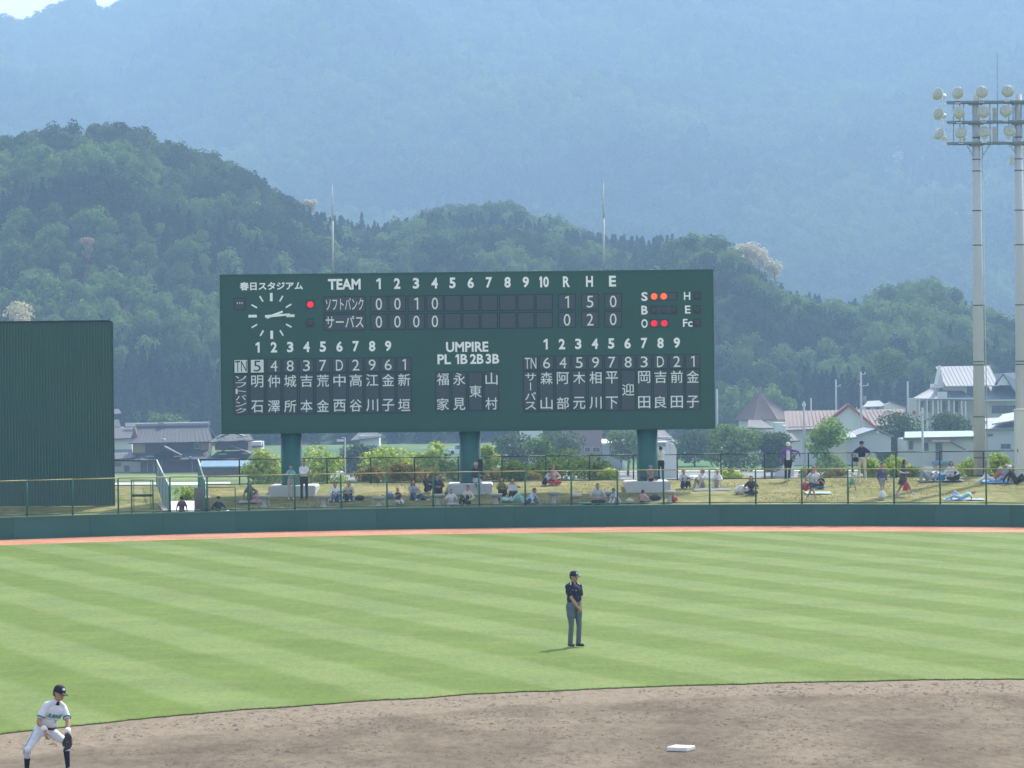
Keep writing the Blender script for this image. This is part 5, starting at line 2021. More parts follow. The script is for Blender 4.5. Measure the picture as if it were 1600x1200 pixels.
def ik(a, t, l1, l2, hint):
    a, t, hint = Vector(a), Vector(t), Vector(hint)
    d = t - a
    L = d.length
    if L > (l1 + l2) * 0.995:
        t = a + d.normalized() * (l1 + l2) * 0.995
        d = t - a
        L = d.length
    if L < abs(l1 - l2) + 0.02:
        L = abs(l1 - l2) + 0.02
    u_ = d.normalized()
    x = (l1 * l1 - l2 * l2 + L * L) / (2 * L)
    h = math.sqrt(max(l1 * l1 - x * x, 0))
    n = hint - u_ * hint.dot(u_)
    if n.length < 1e-4:
        n = u_.orthogonal()
    return a + u_ * x + n.normalized() * h, t


def remeshed(mb, vox, smooth_it=3):
    me = bpy.data.meshes.new("tmp")
    me.from_pydata(mb.v, [], mb.f)
    bm = bmesh.new()
    bm.from_mesh(me)
    bmesh.ops.recalc_face_normals(bm, faces=bm.faces)
    bm.to_mesh(me)
    bm.free()
    ob = bpy.data.objects.new("tmp", me)
    C.objects.link(ob)
    m = ob.modifiers.new("r", 'REMESH')
    m.mode = 'VOXEL'
    m.voxel_size = vox
    m.use_smooth_shade = True
    s = ob.modifiers.new("s", 'SMOOTH')
    s.iterations = smooth_it
    s.factor = 0.5
    dg = bpy.context.evaluated_depsgraph_get()
    out = bpy.data.meshes.new_from_object(ob.evaluated_get(dg))
    bpy.data.objects.remove(ob)
    bpy.data.meshes.remove(me)
    return out


def person(label, loc, rz, pose, top, bottom, sleeve="short", legs="long", hair="short", hairm=None, h=1.7, shoe=None,
           fem=False, cap=None, vox=0.020, group=None, fingers=False, under=None, skirt=None, hat=None, loose=1.0):
    """pose: dict pelvis, spine, wr, wl, ar, al, (kr, kl, er, el hints), look.  local frame: faces -Y, x to its left hand side in the picture's right"""
    k = h / 1.7
    V_ = lambda p: Vector(p)
    pel = V_(pose["pelvis"])
    sp = V_(pose.get("spine", (0, 0, 1))).normalized()
    side = V_(pose.get("side", (1, 0, 0)))
    side = (side - sp * side.dot(sp)).normalized()
    fr = side.cross(sp).normalized() * -1      # front direction
    if fr.y > 0 and abs(sp.z) > 0.5:
        fr = -fr
    caps = []          # p, q, r0, r1, tag
    mb = MB()

    def capsule(p, q, r0, r1, tg, n=10):
        p, q = V_(p), V_(q)
        caps.append((p, q, r0, r1, tg))
        d = q - p
        if d.length < 1e-4:
            mb.ell(p, ((r0, 0, 0), (0, r0, 0), (0, 0, r0)), 8, 10)
            return
        mb.tube(p, q, r0, r1, n)
        mb.ell(p, ((r0, 0, 0), (0, r0, 0), (0, 0, r0)), 6, n)
        mb.ell(q, ((r1, 0, 0), (0, r1, 0), (0, 0, r1)), 6, n)

    def elli(c, a, b, c_, tg):
        c = V_(c)
        ax = (side * a, fr * b, sp * c_)
        mb.ell(c, ax, 10, 14)
        caps.append((c - side * (a - b), c + side * (a - b), (b + c_) / 2, (b + c_) / 2, tg))
    sw = 0.165 if fem else 0.19
    neck = pel + sp * 0.50
    chest = pel + sp * 0.33
    # torso
    elli(pel + sp * 0.02, 0.165 * loose, 0.125 * loose, 0.13, "bottom")
    elli(pel + sp * 0.16, 0.150 * loose, 0.115 * loose, 0.15, "top")
    elli(chest, 0.178 * loose * (0.9 if fem else 1), 0.122 * loose, 0.17, "top")
    elli(pel + sp * 0.41, 0.155 * (0.9 if fem else 1), 0.098, 0.085, "top")
    for s in (-1, 1):
        capsule(neck + side * (s * 0.03) + sp * 0.015, pel + sp * 0.445 + side * (s * (sw - 0.03)), 0.048, 0.052, "top")
    if fem:
        elli(chest + fr * 0.06 + sp * 0.02, 0.13, 0.09, 0.08, "top")
    look = V_(pose.get("look", fr)).normalized()
    hup = V_(pose.get("hup", sp * 0.55 + Vector((0, 0, 0.6)))).normalized()
    hc = neck + hup * 0.155 + look * 0.025
    capsule(neck - sp * 0.04, neck + hup * 0.07, 0.055, 0.052, "skin")
    hs = hup.cross(look).normalized()
    lk = hs.cross(hup).normalized()
    mb.ell(hc, (hs * 0.078, lk * 0.098, hup * 0.115), 12, 16)
    mb.ell(hc - hup * 0.055 + lk * 0.035, (hs * 0.055, lk * 0.060, hup * 0.060), 8, 12)
    caps.append((hc, hc - hup * 0.05, 0.1, 0.08, "skin"))
    capsule(hc + lk * 0.095 + hup * 0.01, hc + lk * 0.113 - hup * 0.022, 0.010, 0.015, "skin", 6)
    for s in (-1, 1):
        capsule(hc + hs * (0.078 * s) - hup * 0.01, hc + hs * (0.084 * s) + hup * 0.02 - lk * 0.01, 0.014, 0.016, "skin", 6)
    # arms
    wr = {}
    for s, key, ek in ((-1, "wr", "er"), (1, "wl", "el")):
        sh = pel + sp * 0.435 + side * (s * sw)
        t = V_(pose[key])
        hint = V_(pose.get(ek, (s * 0.5, 0.3, -0.6)))
        el, t = ik(sh, t, 0.28, 0.25, hint)
        ts = "top" if sleeve != "none" else "skin"
        capsule(sh - side * s * 0.035, sh.lerp(el, 0.65), 0.060 * loose, 0.056 * loose, ts)
        if sleeve == "long":
            capsule(sh.lerp(el, 0.6), el, 0.053, 0.048, "top")
            capsule(el, el.lerp(t, 0.93), 0.047, 0.036, "top")
        elif sleeve == "under":
            capsule(sh.lerp(el, 0.6), el, 0.048, 0.044, "under")
            capsule(el, el.lerp(t, 0.93), 0.043, 0.034, "under")
        else:
            capsule(sh.lerp(el, 0.6), el, 0.046, 0.042, "skin")
            capsule(el, t, 0.043, 0.029, "skin")
        capsule(el.lerp(t, 0.93), t, 0.026, 0.026, "skin")
        # hand
        hd = V_(pose.get("h" + key[1], (t - el))).normalized()
        pn = V_(pose.get("p" + key[1], side * s)).normalized()
        pn = (pn - hd * pn.dot(hd)).normalized()
        fs = hd.cross(pn)
        palm = t + hd * 0.045
        mb.ell(palm, (fs * 0.040, pn * 0.018, hd * 0.05), 8, 12)
        caps.append((palm - fs * 0.02, palm + fs * 0.02, 0.03, 0.03, "skin"))
        fr_ = 0.0095 if fingers else 0.011
        for j, (off, ln) in enumerate(((-0.030, 0.066), (-0.010, 0.076), (0.010, 0.071), (0.029, 0.056))):
            b0 = palm + fs * off + hd * 0.035
            b1 = b0 + (hd * 0.8 - pn * 0.45).normalized() * ln * 0.5 + fs * off * 0.15
            b2 = b1 + (hd * 0.45 - pn * 0.85).normalized() * ln * 0.5
            capsule(b0, b1, fr_, fr_ * 0.95, "skin", 7)
            capsule(b1, b2, fr_ * 0.95, fr_ * 0.8, "skin", 7)
        th0 = palm - fs * 0.036 - hd * 0.02
        th1 = th0 - fs * 0.028 + hd * 0.03 - pn * 0.012
        th2 = th1 + hd * 0.028 - fs * 0.002 - pn * 0.012
        capsule(th0, th1, fr_ * 1.15, fr_ * 1.05, "skin", 7)
        capsule(th1, th2, fr_ * 1.05, fr_ * 0.85, "skin", 7)
        wr[key] = (el, t, hd, pn, fs, palm, sh)
    # legs
    for s, key, kk, tk in ((-1, "ar", "kr", "tr"), (1, "al", "kl", "tl")):
        hp = pel + side * (s * 0.09) - sp * 0.02
        t = V_(pose[key])
        hint = V_(pose.get(kk, (s * 0.15, -1, 0.4)))
        kn, t = ik(hp, t, 0.43, 0.41, hint)
        lw = 1.0 if legs == "long" else 0.92
        tg1 = "bottom"
        capsule(hp, hp.lerp(kn, 0.5), 0.098 * lw * loose, 0.082 * lw * loose, tg1)
        capsule(hp.lerp(kn, 0.5), kn, 0.080 * lw, 0.062 * lw, "bottom" if legs in ("long", "knee") else "skin")
        tag2 = {"long": "bottom", "knee": "sock", "short": "skin", "stock": "sock"}[legs]
        if legs == "knee":
            capsule(kn, kn.lerp(t, 0.3), 0.066, 0.06, "bottom")
        capsule(kn, kn.lerp(t, 0.35), 0.060, 0.060 if legs == "long" else 0.056, tag2 if legs != "knee" else "sock")
        capsule(kn.lerp(t, 0.35), t, 0.060 if legs == "long" else 0.054, 0.058 if legs == "long" else 0.036, tag2)
        td = V_(pose.get(tk, (s * 0.12, -1, 0)))
        td = td.normalized()
        heel = t - td * 0.05 + Vector((0, 0, -0.035)) if abs(td.z) < 0.5 else t - td * 0.03
        capsule(heel, heel + td * 0.20, 0.040, 0.036, "shoe")
    if skirt:
        pass
    me = remeshed(mb, vox)
    # paint faces by the nearest limb
    nf = len(me.polygons)
    cen = np.empty(nf * 3, np.float32)
    me.polygons.foreach_get("center", cen)
    cen = cen.reshape(-1, 3)
    D = np.empty((len(caps), nf), np.float32)
    for i, (p, q, r0, r1, tg) in enumerate(caps):
        p, q = np.array(p), np.array(q)
        d = q - p
        L2 = max(float(d @ d), 1e-8)
        tt = np.clip((cen - p) @ d / L2, 0, 1)
        D[i] = np.linalg.norm(cen - (p + tt[:, None] * d), axis=1) - (r0 + (r1 - r0) * tt)
    tags = ["skin", "top", "bottom", "shoe", "sock", "under"]
    best = D.argmin(0)
    ti = np.array([tags.index(c[4]) for c in caps])[best]
    mats = [M_SKIN, top, bottom, shoe or M_SHOE, (M_BLACK if legs != "knee" else cloth("navy_socks", (0.012, 0.014, 0.03))), under or top]
    me.materials.clear()
    for m_ in mats:
        me.materials.append(m_)
    me.polygons.foreach_set("material_index", ti.astype(np.int32))
    me.polygons.foreach_set("use_smooth", [True] * nf)
    me.name = "body"
    root = thing("person", label, "person", loc, rz, group)
    root.scale = (k, k, k)
    body = link("body", me, root)
    # hair
    hm = hairm or M_HAIR
    if not (cap and hair == "none"):
        q = MB()
        up_ = 0.012
        q.ell(hc + hup * up_ - lk * 0.016, (hs * 0.090, lk * 0.100, hup * 0.118), 12, 16)
        if hair == "long":
            q.ell(hc - lk * 0.060 - hup * 0.09, (hs * 0.080, lk * 0.050, hup * 0.16), 10, 12)
            for s in (-1, 1):
                q.ell(hc + hs * 0.075 * s - hup * 0.05, (hs * 0.028, lk * 0.05, hup * 0.12), 8, 8)
        elif hair == "bob":
            q.ell(hc - lk * 0.045 - hup * 0.05, (hs * 0.088, lk * 0.06, hup * 0.095), 10, 12)
            for s in (-1, 1):
                q.ell(hc + hs * 0.078 * s - hup * 0.03, (hs * 0.022, lk * 0.05, hup * 0.08), 8, 8)
        hme = remeshed(q, 0.014, 1)
        # cut the face opening
        bm = bmesh.new()
        bm.from_mesh(hme)
        kill = []
        for f in bm.faces:
            c = f.calc_center_median() - hc
            lf, lu = c.dot(lk), c.dot(hup)
            if hair in ("short", "none"):
                if lu < 0.045 and lf > -0.02 + max(0, -lu) * 0.4 or lu < -0.055:
                    kill.append(f)
            else:
                if lu < 0.05 and lf > 0.035:
                    kill.append(f)
        bmesh.ops.delete(bm, geom=kill, context='FACES')
        bm.to_mesh(hme)
        bm.free()
        hme.materials.clear()
        hme.materials.append(hm)
        hme.polygons.foreach_set("use_smooth", [True] * len(hme.polygons))
        link("hair", hme, root)
    if cap or hat:
        q = MB()
        m_ = cap or hat
        M3 = Matrix((hs, lk, hup)).transposed()
        prof = [(0.098, 0.018), (0.101, 0.05), (0.088, 0.10), (0.055, 0.132), (0.01, 0.142)]
        q.lathe(prof, hc - lk * 0.006, 18, M3)
        o = q.build("cap" if cap else "hat", m_, root, True)
        q = MB()
        pts = []
        if cap:
            for j in range(9):
                a_ = -PI / 2 * 0.8 + PI * 0.8 * j / 8
                pts.append(hc + hup * (0.022 - 0.02 * math.cos(a_)) + lk * (0.07 + 0.105 * math.cos(a_)) + hs * (0.088 * math.sin(a_) / math.sin(PI / 2 * 0.8)))
            pts += [hc + hup * 0.026 + lk * 0.05 + hs * 0.07, hc + hup * 0.026 + lk * 0.05 - hs * 0.07]
        else:
            for j in range(16):
                a_ = 2 * PI * j / 16
                pts.append(hc + hup * 0.02 + lk * (0.165 * math.cos(a_)) + hs * (0.16 * math.sin(a_)))
        q.slab(pts, 0.008)
        q.build("brim", m_, o)
    if fingers:   # the two people close to the camera get eyes, brows and mouths
        for s in (-1, 1):
            e = hc + lk * 0.086 + hs * 0.030 * s + hup * 0.006
            MB().ell(e, (hs * 0.012, lk * 0.008, hup * 0.006), 8, 10).build("eye", M_BLACK, root, True)
            e = hc + lk * 0.091 + hs * 0.031 * s + hup * 0.024
            MB().ell(e, (hs * 0.019, lk * 0.006, hup * 0.004), 6, 8).build("eyebrow", M_HAIR, root, True)
        e = hc + lk * 0.094 - hup * 0.062
        MB().ell(e, (hs * 0.022, lk * 0.006, hup * 0.006), 6, 8).build("mouth", mat("lip", (0.30, 0.12, 0.10), 0.5), root, True)
    info = dict(hc=hc, hs=hs, lk=lk, hup=hup, wr=wr, pel=pel, sp=sp, side=side, fr=fr, root=root, body=body, neck=neck)
    if skirt:
        q = MB()
        kn_z = -0.42
        n = 18
        vs_ = []
        for (dz, a, b_) in ((0.06, 0.165, 0.125), (-0.08, 0.20, 0.165), (-0.38, 0.27, 0.24), (-0.375, 0.25, 0.22)):
            for j in range(n):
                t = 2 * PI * j / n
                w = 1 + 0.06 * math.sin(t * 7) * (1 if dz < -0.2 else 0)
                vs_.append(pel + side * (a * math.cos(t) * w) + fr * (b_ * math.sin(t) * w) + sp * dz)
        fs = []
        for r_ in range(3):
            for j in range(n):
                fs.append((r_ * n + j, r_ * n + (j + 1) % n, (r_ + 1) * n + (j + 1) % n, (r_ + 1) * n + j))
        q.add(vs_, fs)
        q.build("skirt", skirt, root, True)
    return info


# ---- pose library (local metres; the figure faces -Y)
def stand(**k):
    d = dict(pelvis=(0, 0, 0.94), ar=(-0.11, 0, 0.085), al=(0.11, 0, 0.085), wr=(-0.27, -0.05, 0.86), wl=(0.27, -0.05, 0.86), er=(-0.3, 0.5, 0), el=(0.3, 0.5, 0))
    d.update(k)
    return d


def situp(**k):
    d = dict(pelvis=(0, 0, 0.12), spine=(0, 0.12, 1), ar=(-0.13, -0.46, 0.08), al=(0.13, -0.46, 0.08), kr=(-0.1, -0.3, 1), kl=(0.1, -0.3, 1),
             wr=(-0.10, -0.38, 0.38), wl=(0.10, -0.38, 0.38), er=(-0.6, 0, -0.4), el=(0.6, 0, -0.4))
    d.update(k)
    return d


def cross(**k):
    d = dict(pelvis=(0, 0, 0.12), spine=(0, -0.08, 1), ar=(0.14, -0.30, 0.07), al=(-0.14, -0.36, 0.08), kr=(-1, -0.4, 0.15), kl=(1, -0.4, 0.15),
             wr=(-0.16, -0.28, 0.28), wl=(0.16, -0.28, 0.28), er=(-0.6, 0.2, -0.3), el=(0.6, 0.2, -0.3), tr=(1, -0.3, 0), tl=(-1, -0.3, 0))
    d.update(k)
    return d


def legsout(**k):
    d = dict(pelvis=(0, 0, 0.12), spine=(0, 0.15, 1), ar=(-0.12, -0.82, 0.07), al=(0.12, -0.80, 0.07), kr=(0, 0, 1), kl=(0, 0, 1), tr=(-0.2, -0.2, 1), tl=(0.2, -0.2, 1),
             wr=(-0.16, -0.30, 0.26), wl=(0.16, -0.30, 0.26), er=(-0.6, 0.2, -0.3), el=(0.6, 0.2, -0.3))
    d.update(k)
    return d


def lie(**k):
    """lying on its back along +Y (head away); turn the root to lay it sideways"""
    d = dict(pelvis=(0, 0, 0.13), spine=(0, 1, 0.10), side=(1, 0, 0), look=(0, -0.25, 1), hup=(0, 1, 0.35), ar=(-0.10, -0.50, 0.08), al=(0.12, -0.80, 0.08), kr=(0, 0, 1), kl=(0, 0, 1),
             wr=(-0.22, 0.15, 0.14), wl=(0.22, 0.15, 0.14), er=(-1, 0, 0), el=(1, 0, 0))
    d.update(k)
    return d


def recline(**k):
    d = dict(pelvis=(0, 0, 0.12), spine=(0, 0.75, 0.75), ar=(-0.12, -0.55, 0.08), al=(0.12, -0.78, 0.08), kr=(0, 0, 1), kl=(0, 0, 1),
             wr=(-0.25, 0.50, 0.06), wl=(0.25, 0.50, 0.06), er=(-0.3, 0.8, 0), el=(0.3, 0.8, 0), look=(0, -1, 0.1))
    d.update(k)
    return d


def walk(**k):
    d = dict(pelvis=(0, 0, 0.90), ar=(-0.06, -0.32, 0.09), al=(0.06, 0.36, 0.13), kr=(0, -1, 0.2), kl=(0, -1, 0.1), wr=(-0.24, 0.22, 0.92), wl=(0.24, -0.26, 0.95),
             er=(-0.2, 0.8, 0), el=(0.2, 0.8, 0), spine=(0, -0.06, 1))
    d.update(k)
    return d


WHITE = cloth("white_cotton", (0.62, 0.63, 0.64))
GREY = cloth("grey_cotton", (0.28, 0.29, 0.31))
LGREY = cloth("light_grey_cotton", (0.42, 0.43, 0.46))
BLACKC = cloth("black_cotton", (0.022, 0.022, 0.026))
NAVY = cloth("navy_cotton", (0.022, 0.028, 0.060))
JEAN = cloth("blue_denim", (0.075, 0.12, 0.20))
DJEAN = cloth("dark_denim", (0.035, 0.05, 0.085))
BEIGE = cloth("beige_cotton", (0.42, 0.37, 0.29))
CREAM = cloth("cream_cotton", (0.55, 0.50, 0.40))
CYAN = cloth("cyan_knit", (0.14, 0.42, 0.50))
OLIVE = cloth("olive_grey_cotton", (0.13, 0.12, 0.095))
BROWN = cloth("brown_cotton", (0.15, 0.095, 0.08))
YELLOW = cloth("mustard_cardigan", (0.36, 0.28, 0.06))
OLIVEY = cloth("olive_cardigan", (0.20, 0.18, 0.05))
MINT = cloth("mint_cloth", (0.32, 0.58, 0.52))
GREENC = cloth("green_cotton", (0.08, 0.38, 0.22))
PINK = cloth("pink_cotton", (0.55, 0.28, 0.30))
RED = cloth("red_cloth", (0.50, 0.035, 0.05))
PURPLE = cloth("purple_jacket", (0.16, 0.075, 0.30))
DPURPLE = cloth("dull_purple_sweater", (0.12, 0.08, 0.20))
SKYB = cloth("pale_blue_cotton", (0.38, 0.50, 0.66))
BLUE = cloth("blue_cloth", (0.06, 0.20, 0.42))
LAV = cloth("lavender_cotton", (0.26, 0.25, 0.33))


def at(u, v, D=None):
    """ground point on the bank seen at pixel (u, v)"""
    lo, hi = 144.0, 160.5
    if D is None:
        f = lambda y: P(u, v, y).z - float(bank_z(0, y))
        for _ in range(40):
            mid = (lo + hi) / 2
            if f(mid) > 0:
                lo = mid
            else:
                hi = mid
        D = (lo + hi) / 2
    x = P(u, v, D).x
    D = max(D, float(fence_y(x)) + 0.55)
    x = P(u, v, D).x
    return (x, D, float(bank_z(x, D)) + 0.0)


R = math.radians
GR = "spectators on the grass bank"
# facing: rz=0 faces the camera; positive turns towards the picture's right
PP = []


def sp(label, u, v, rz, pose, top, bottom, D=None, **k):
    loc = at(u, v, D)
    PP.append(label)
    return person(label, loc, R(rz), pose, top, bottom, group=GR, **k)


person("child in a brown T-shirt standing with back turned in the passage", (P(284, 790, 149).x, 149.0, 0.02), R(185), stand(), BROWN, BROWN, h=1.42, group=GR)
sp("person in dark navy jacket and cap crouching beside the gate post right of the passage", 341, 796, 20, cross(), NAVY, WHITE, cap=BLACKC, hair="none", sleeve="long", h=1.5, D=146)
sp("long haired woman in an olive grey dress sitting sideways on a white mat", 391, 781, 40, situp(wr=(-0.15, 0.3, 0.08), er=(-.3, .5, 0)), OLIVE, OLIVE, sleeve="short", hair="long", fem=True, h=1.66, D=152.4)
sp("toddler in pink leaning against the woman in the olive grey dress", 402, 783, -30, cross(), PINK, PINK, h=0.95, D=151.8)
sp("woman in a cyan top and pale trousers standing with a hand at her mouth", 455, 781, 5, stand(wr=(-0.05, -0.22, 1.40), er=(-0.5, -0.3, -0.6), wl=(0.05, -0.18, 1.12), el=(0.6, 0, -0.5)), CYAN, BEIGE, fem=True, h=1.52, D=152.6, hair="short")
sp("man in a white shirt and black trousers standing with folded arms", 475.5, 782, 0, stand(wr=(0.12, -0.20, 1.17), wl=(-0.12, -0.23, 1.14), er=(-0.7, -0.2, -0.5), el=(0.7, -0.2, -0.5)), WHITE, BLACKC, sleeve="long", h=1.72, D=152.4, shoe=M_DSHOE, loose=1.05)
sp("young person in white and jeans, left of the pair hugging their knees", 524, 781, 10, situp(), WHITE, JEAN, sleeve="long", h=1.6, D=151.5)
sp("young person in beige top and jeans, right of the pair hugging their knees", 545, 781, -8, situp(), BEIGE, DJEAN, sleeve="long", h=1.68, D=151.7)
sp("child in a black vest with legs stretched out, drinking", 622, 787, 15, legsout(wr=(-0.02, -0.2, 0.5), er=(-0.7, 0, -0.4)), BLACKC, WHITE, sleeve="none", h=1.3, D=150.2)
sp("person in a grey hooded top and jeans with long black hair", 646, 782, 30, situp(al=(0.25, -0.75, 0.07)), GREY, JEAN, sleeve="long", hair="long", h=1.72, D=151.6)
sp("person in black sitting far back behind the fence post near the middle column", 668, 766, 25, situp(), BLACKC, BLACKC, sleeve="long", h=1.6, D=155.5, hair="bob")
sp("man in a dark track jacket sitting left of the middle concrete block", 684, 772, 5, situp(), NAVY, BLACKC, sleeve="long", h=1.75, D=154)
sp("boy in a white T-shirt sitting by the fence under the middle column", 705, 792, 10, cross(), WHITE, LGREY, h=1.4, D=148.9)
sp("man in an open cream jacket over a black shirt sitting by the fence", 730, 792, -25, situp(wr=(-0.12, -0.25, 0.3), wl=(0.18, -0.2, 0.25)), CREAM, BLACKC, sleeve="long", h=1.66, D=149)
sp("person in beige cap and navy top perched against the middle column", 745, 768, 5, dict(pelvis=(0, 0, 0.64), spine=(-0.05, 0.12, 1), ar=(-0.05, -0.10, 0.30), al=(0.22, -0.42, 0.1), kr=(0, -1, .3), kl=(0, -1, .3), wr=(0.02, -0.22, 0.85), wl=(0.2, -0.25, 0.85), er=(-0.6, 0, -0.4), el=(0.6, 0, -0.4)), NAVY, LGREY, sleeve="long", cap=BEIGE, hair="none", D=154.25)
sp("woman in an olive cardigan sitting beside the woman reading", 784, 778, 10, situp(), OLIVEY, BLACKC, sleeve="long", hair="bob", fem=True, h=1.62, D=153)
sp("woman in a mustard cardigan sitting with knees up in black stockings, reading", 801, 779, 8, situp(wr=(-0.15, -0.32, 0.55), wl=(0.15, -0.32, 0.55)), YELLOW, BLACKC, legs="stock", sleeve="long", hair="bob", fem=True, h=1.64, D=152.6)
sp("person lying under a mint blanket on the green mat in front of the reader", 800, 790, 82, lie(), MINT, MINT, sleeve="long", hair="bob", h=1.6, D=149.9)
sp("person in a pale blue shirt and jeans curled forward at the fence", 824, 790, 65, situp(spine=(0, -0.6, 0.8), ar=(-0.13, -0.62, 0.08)), SKYB, JEAN, sleeve="long", h=1.6, D=149)
sp("person in grey and navy bending over, left of the one in red", 851, 752, 60, situp(spine=(0, -0.5, 0.8)), LGREY, NAVY, sleeve="long", hair="bob", h=1.65, D=158.6)
sp("person in a white top with a red skirt sitting on the upper bank", 864, 753, 10, cross(), cloth("pale_pink_cotton", (0.60, 0.42, 0.42)), RED, sleeve="long", hair="bob", hairm=M_HAIRB, fem=True, h=1.72, D=158.6)
sp("man in a light grey shirt sitting cross legged on a green sheet", 934, 792, 3, cross(), LGREY, BLACKC, h=1.72, D=148.9)
sp("person in pale blue with lowered head unpacking food by the fence post", 966, 793, -50, situp(spine=(0, -0.5, 0.85)), SKYB, WHITE, h=1.45, D=148.9, hair="short")
sp("little girl with black bobbed hair and pink striped top, facing away", 1004, 793, 150, cross(), PINK, BLACKC, hair="bob", h=1.2, D=148.8)
sp("person in brown hunched over folded arms on the right concrete block", 1016, 763, 5, dict(pelvis=(0, 0.1, 0.62), spine=(0, -0.45, 0.9), ar=(-0.15, -0.28, 0.60), al=(0.15, -0.28, 0.60), kr=(-0.8, -0.5, 0.3), kl=(0.8, -0.5, 0.3), wr=(0.12, -0.38, 0.68), wl=(-0.12, -0.40, 0.68), er=(-1, 0, -0.2), el=(1, 0, -0.2), hup=(0, -0.35, 1)), cloth("brown_pink_cotton", (0.30, 0.20, 0.18)), NAVY, sleeve="long", cap=LAV, hair="none", h=1.5, D=154.6)
sp("person in long white shirt at the boundary fence by the right column, back turned", 1033, 753, 200, stand(wr=(0.05, -0.25, 1.3), wl=(0.2, -0.3, 1.3), er=(-0.5, 0, -0.5), el=(.5, 0, -.5)), WHITE, BLACKC, sleeve="long", h=1.62, D=159.6)
sp("grey shirted person with dark trousers, left of the trio on the sunny grass", 1069, 766, 15, situp(), LGREY, NAVY, sleeve="long", hairm=M_HAIRB, h=1.66, D=156)
sp("brown haired person in white holding papers, middle of the trio on the sunny grass", 1097, 766, -35, situp(wr=(-0.25, -0.4, 0.42), wl=(0.02, -0.42, 0.4)), WHITE, BEIGE, sleeve="long", hairm=M_HAIRB, hair="bob", fem=True, h=1.68, D=156.2)
sp("person in white hat and white clothes, right of the trio on the sunny grass", 1121, 766, -10, situp(), WHITE, CREAM, sleeve="long", hat=WHITE, fem=True, h=1.62, D=156.2)
sp("person in a black T-shirt sitting alone beside white bags", 1174, 779, -5, cross(), BLACKC, NAVY, hair="bob", h=1.62, D=152.5)
PJ = sp("man in an open purple jacket and white cap strolling along the top of the bank", 1232, 751, -5, walk(ar=(-0.12, -0.12, 0.085), al=(0.02, 0.1, 0.1), wr=(-0.34, -0.02, 0.95), wl=(0.52, -0.10, 1.05), el=(0.4, 0.3, 0.2)), PURPLE, BLACKC, sleeve="long", cap=WHITE, hair="none", h=1.78, D=159.3, loose=1.08)
sp("large man in a white T-shirt sitting behind the children at right", 1272, 768, 0, cross(), WHITE, NAVY, h=1.85, D=155.6, loose=1.15)
sp("child in black and white with hands at mouth, right of the man in white", 1284, 770, -25, cross(wr=(-0.05, -0.2, 0.5), wl=(0.05, -0.2, 0.5)), BLACKC, JEAN, h=1.25, D=155)
sp("schoolchild in grey and white with a red backpack striding along the fence", 1268, 789, 50, walk(), LGREY, DJEAN, legs="short", h=1.38, D=149.4)
sp("little girl in a cream top and green skirt skipping on the grass", 1332, 773, 60, walk(wl=(0.3, -0.3, 1.15), wr=(-0.3, 0.2, 1.1)), CREAM, GREENC, legs="short", hair="long", fem=True, skirt=GREENC, h=1.02, D=153.6)
sp("man in navy polo and cap standing with hands on hips", 1347, 753, -8, stand(wr=(-0.20, -0.04, 1.02), wl=(0.20, -0.04, 1.02), er=(-1, 0.2, 0), el=(1, 0.2, 0), ar=(-0.16, 0, 0.085), al=(0.16, 0, 0.085)), NAVY, CREAM, cap=NAVY, hair="none", h=1.80, D=158.8, loose=1.08)
sp("woman in a purple sweater and knee length trousers walking with a carrier bag", 1378, 788, 25, walk(ar=(-0.06, -0.15, 0.085), al=(0.06, 0.28, 0.12), wr=(-0.2, -0.12, 0.86), wl=(0.22, -0.1, 0.86)), DPURPLE, GREY, legs="short", sleeve="long", hair="short", fem=True, h=1.62, D=149.6)
sp("schoolgirl in a dark vest and skirt striding right with a red bag", 1412, 780, 68, walk(ar=(-0.06, -0.45, 0.09), al=(0.06, 0.34, 0.12), wr=(-0.2, -0.15, 1.05), wl=(0.22, -0.18, 1.05)), cloth("charcoal_vest", (0.05, 0.055, 0.08)), NAVY, legs="short", sleeve="under", under=WHITE, hair="bob", fem=True, skirt=cloth("charcoal_skirt", (0.06, 0.065, 0.09)), h=1.62, D=151.2)
sp("person lying on their back with raised knees, reading near the boundary fence", 1450, 753, -80, lie(ar=(-0.10, -0.34, 0.08), al=(0.10, -0.36, 0.08), wr=(-0.08, 0.1, 0.42), wl=(0.08, 0.1, 0.42)), LGREY, GREY, sleeve="long", h=1.65, D=158.4)
sp("person with reddish hair resting beside the reader with raised knees", 1461, 752, -20, situp(spine=(0.1, 0.6, 0.6)), WHITE, GREY, sleeve="long", hair="bob", hairm=M_HAIRB, h=1.5, D=158.6)
sp("woman in a white top sitting with crossed legs beside a navy rucksack", 1486, 753, 5, cross(), WHITE, BLACKC, sleeve="long", hair="bob", hairm=M_HAIRB, fem=True, h=1.72, D=158.4)
sp("boy in pale mint lying on his side on a pale blue mat at the fence", 1502, 789, -82, lie(spine=(0, 1, 0.45), look=(1, 0.3, 0.3), wl=(0.2, 0.45, 0.05)), MINT, SKYB, h=1.45, D=149)
sp("person in a white cap with striped top lying on the blue sheet at far right", 1551, 757, -75, recline(), cloth("rust_cotton", (0.40, 0.14, 0.08)), WHITE, cap=WHITE, hair="none", h=1.6, D=157.4)
sp("person in lavender with pale hat propped up behind the blue sheet at far right", 1566, 754, -30, recline(spine=(0.2, 0.5, 0.8)), LAV, SKYB, hat=CREAM, hair="short", h=1.55, D=158.2)
sp("person in black tracksuit and white hat leaning back at the right edge", 1588, 762, 60, recline(spine=(0, 0.5, 0.8)), BLACKC, BLACKC, sleeve="long", hat=WHITE, h=1.75, D=156.4)

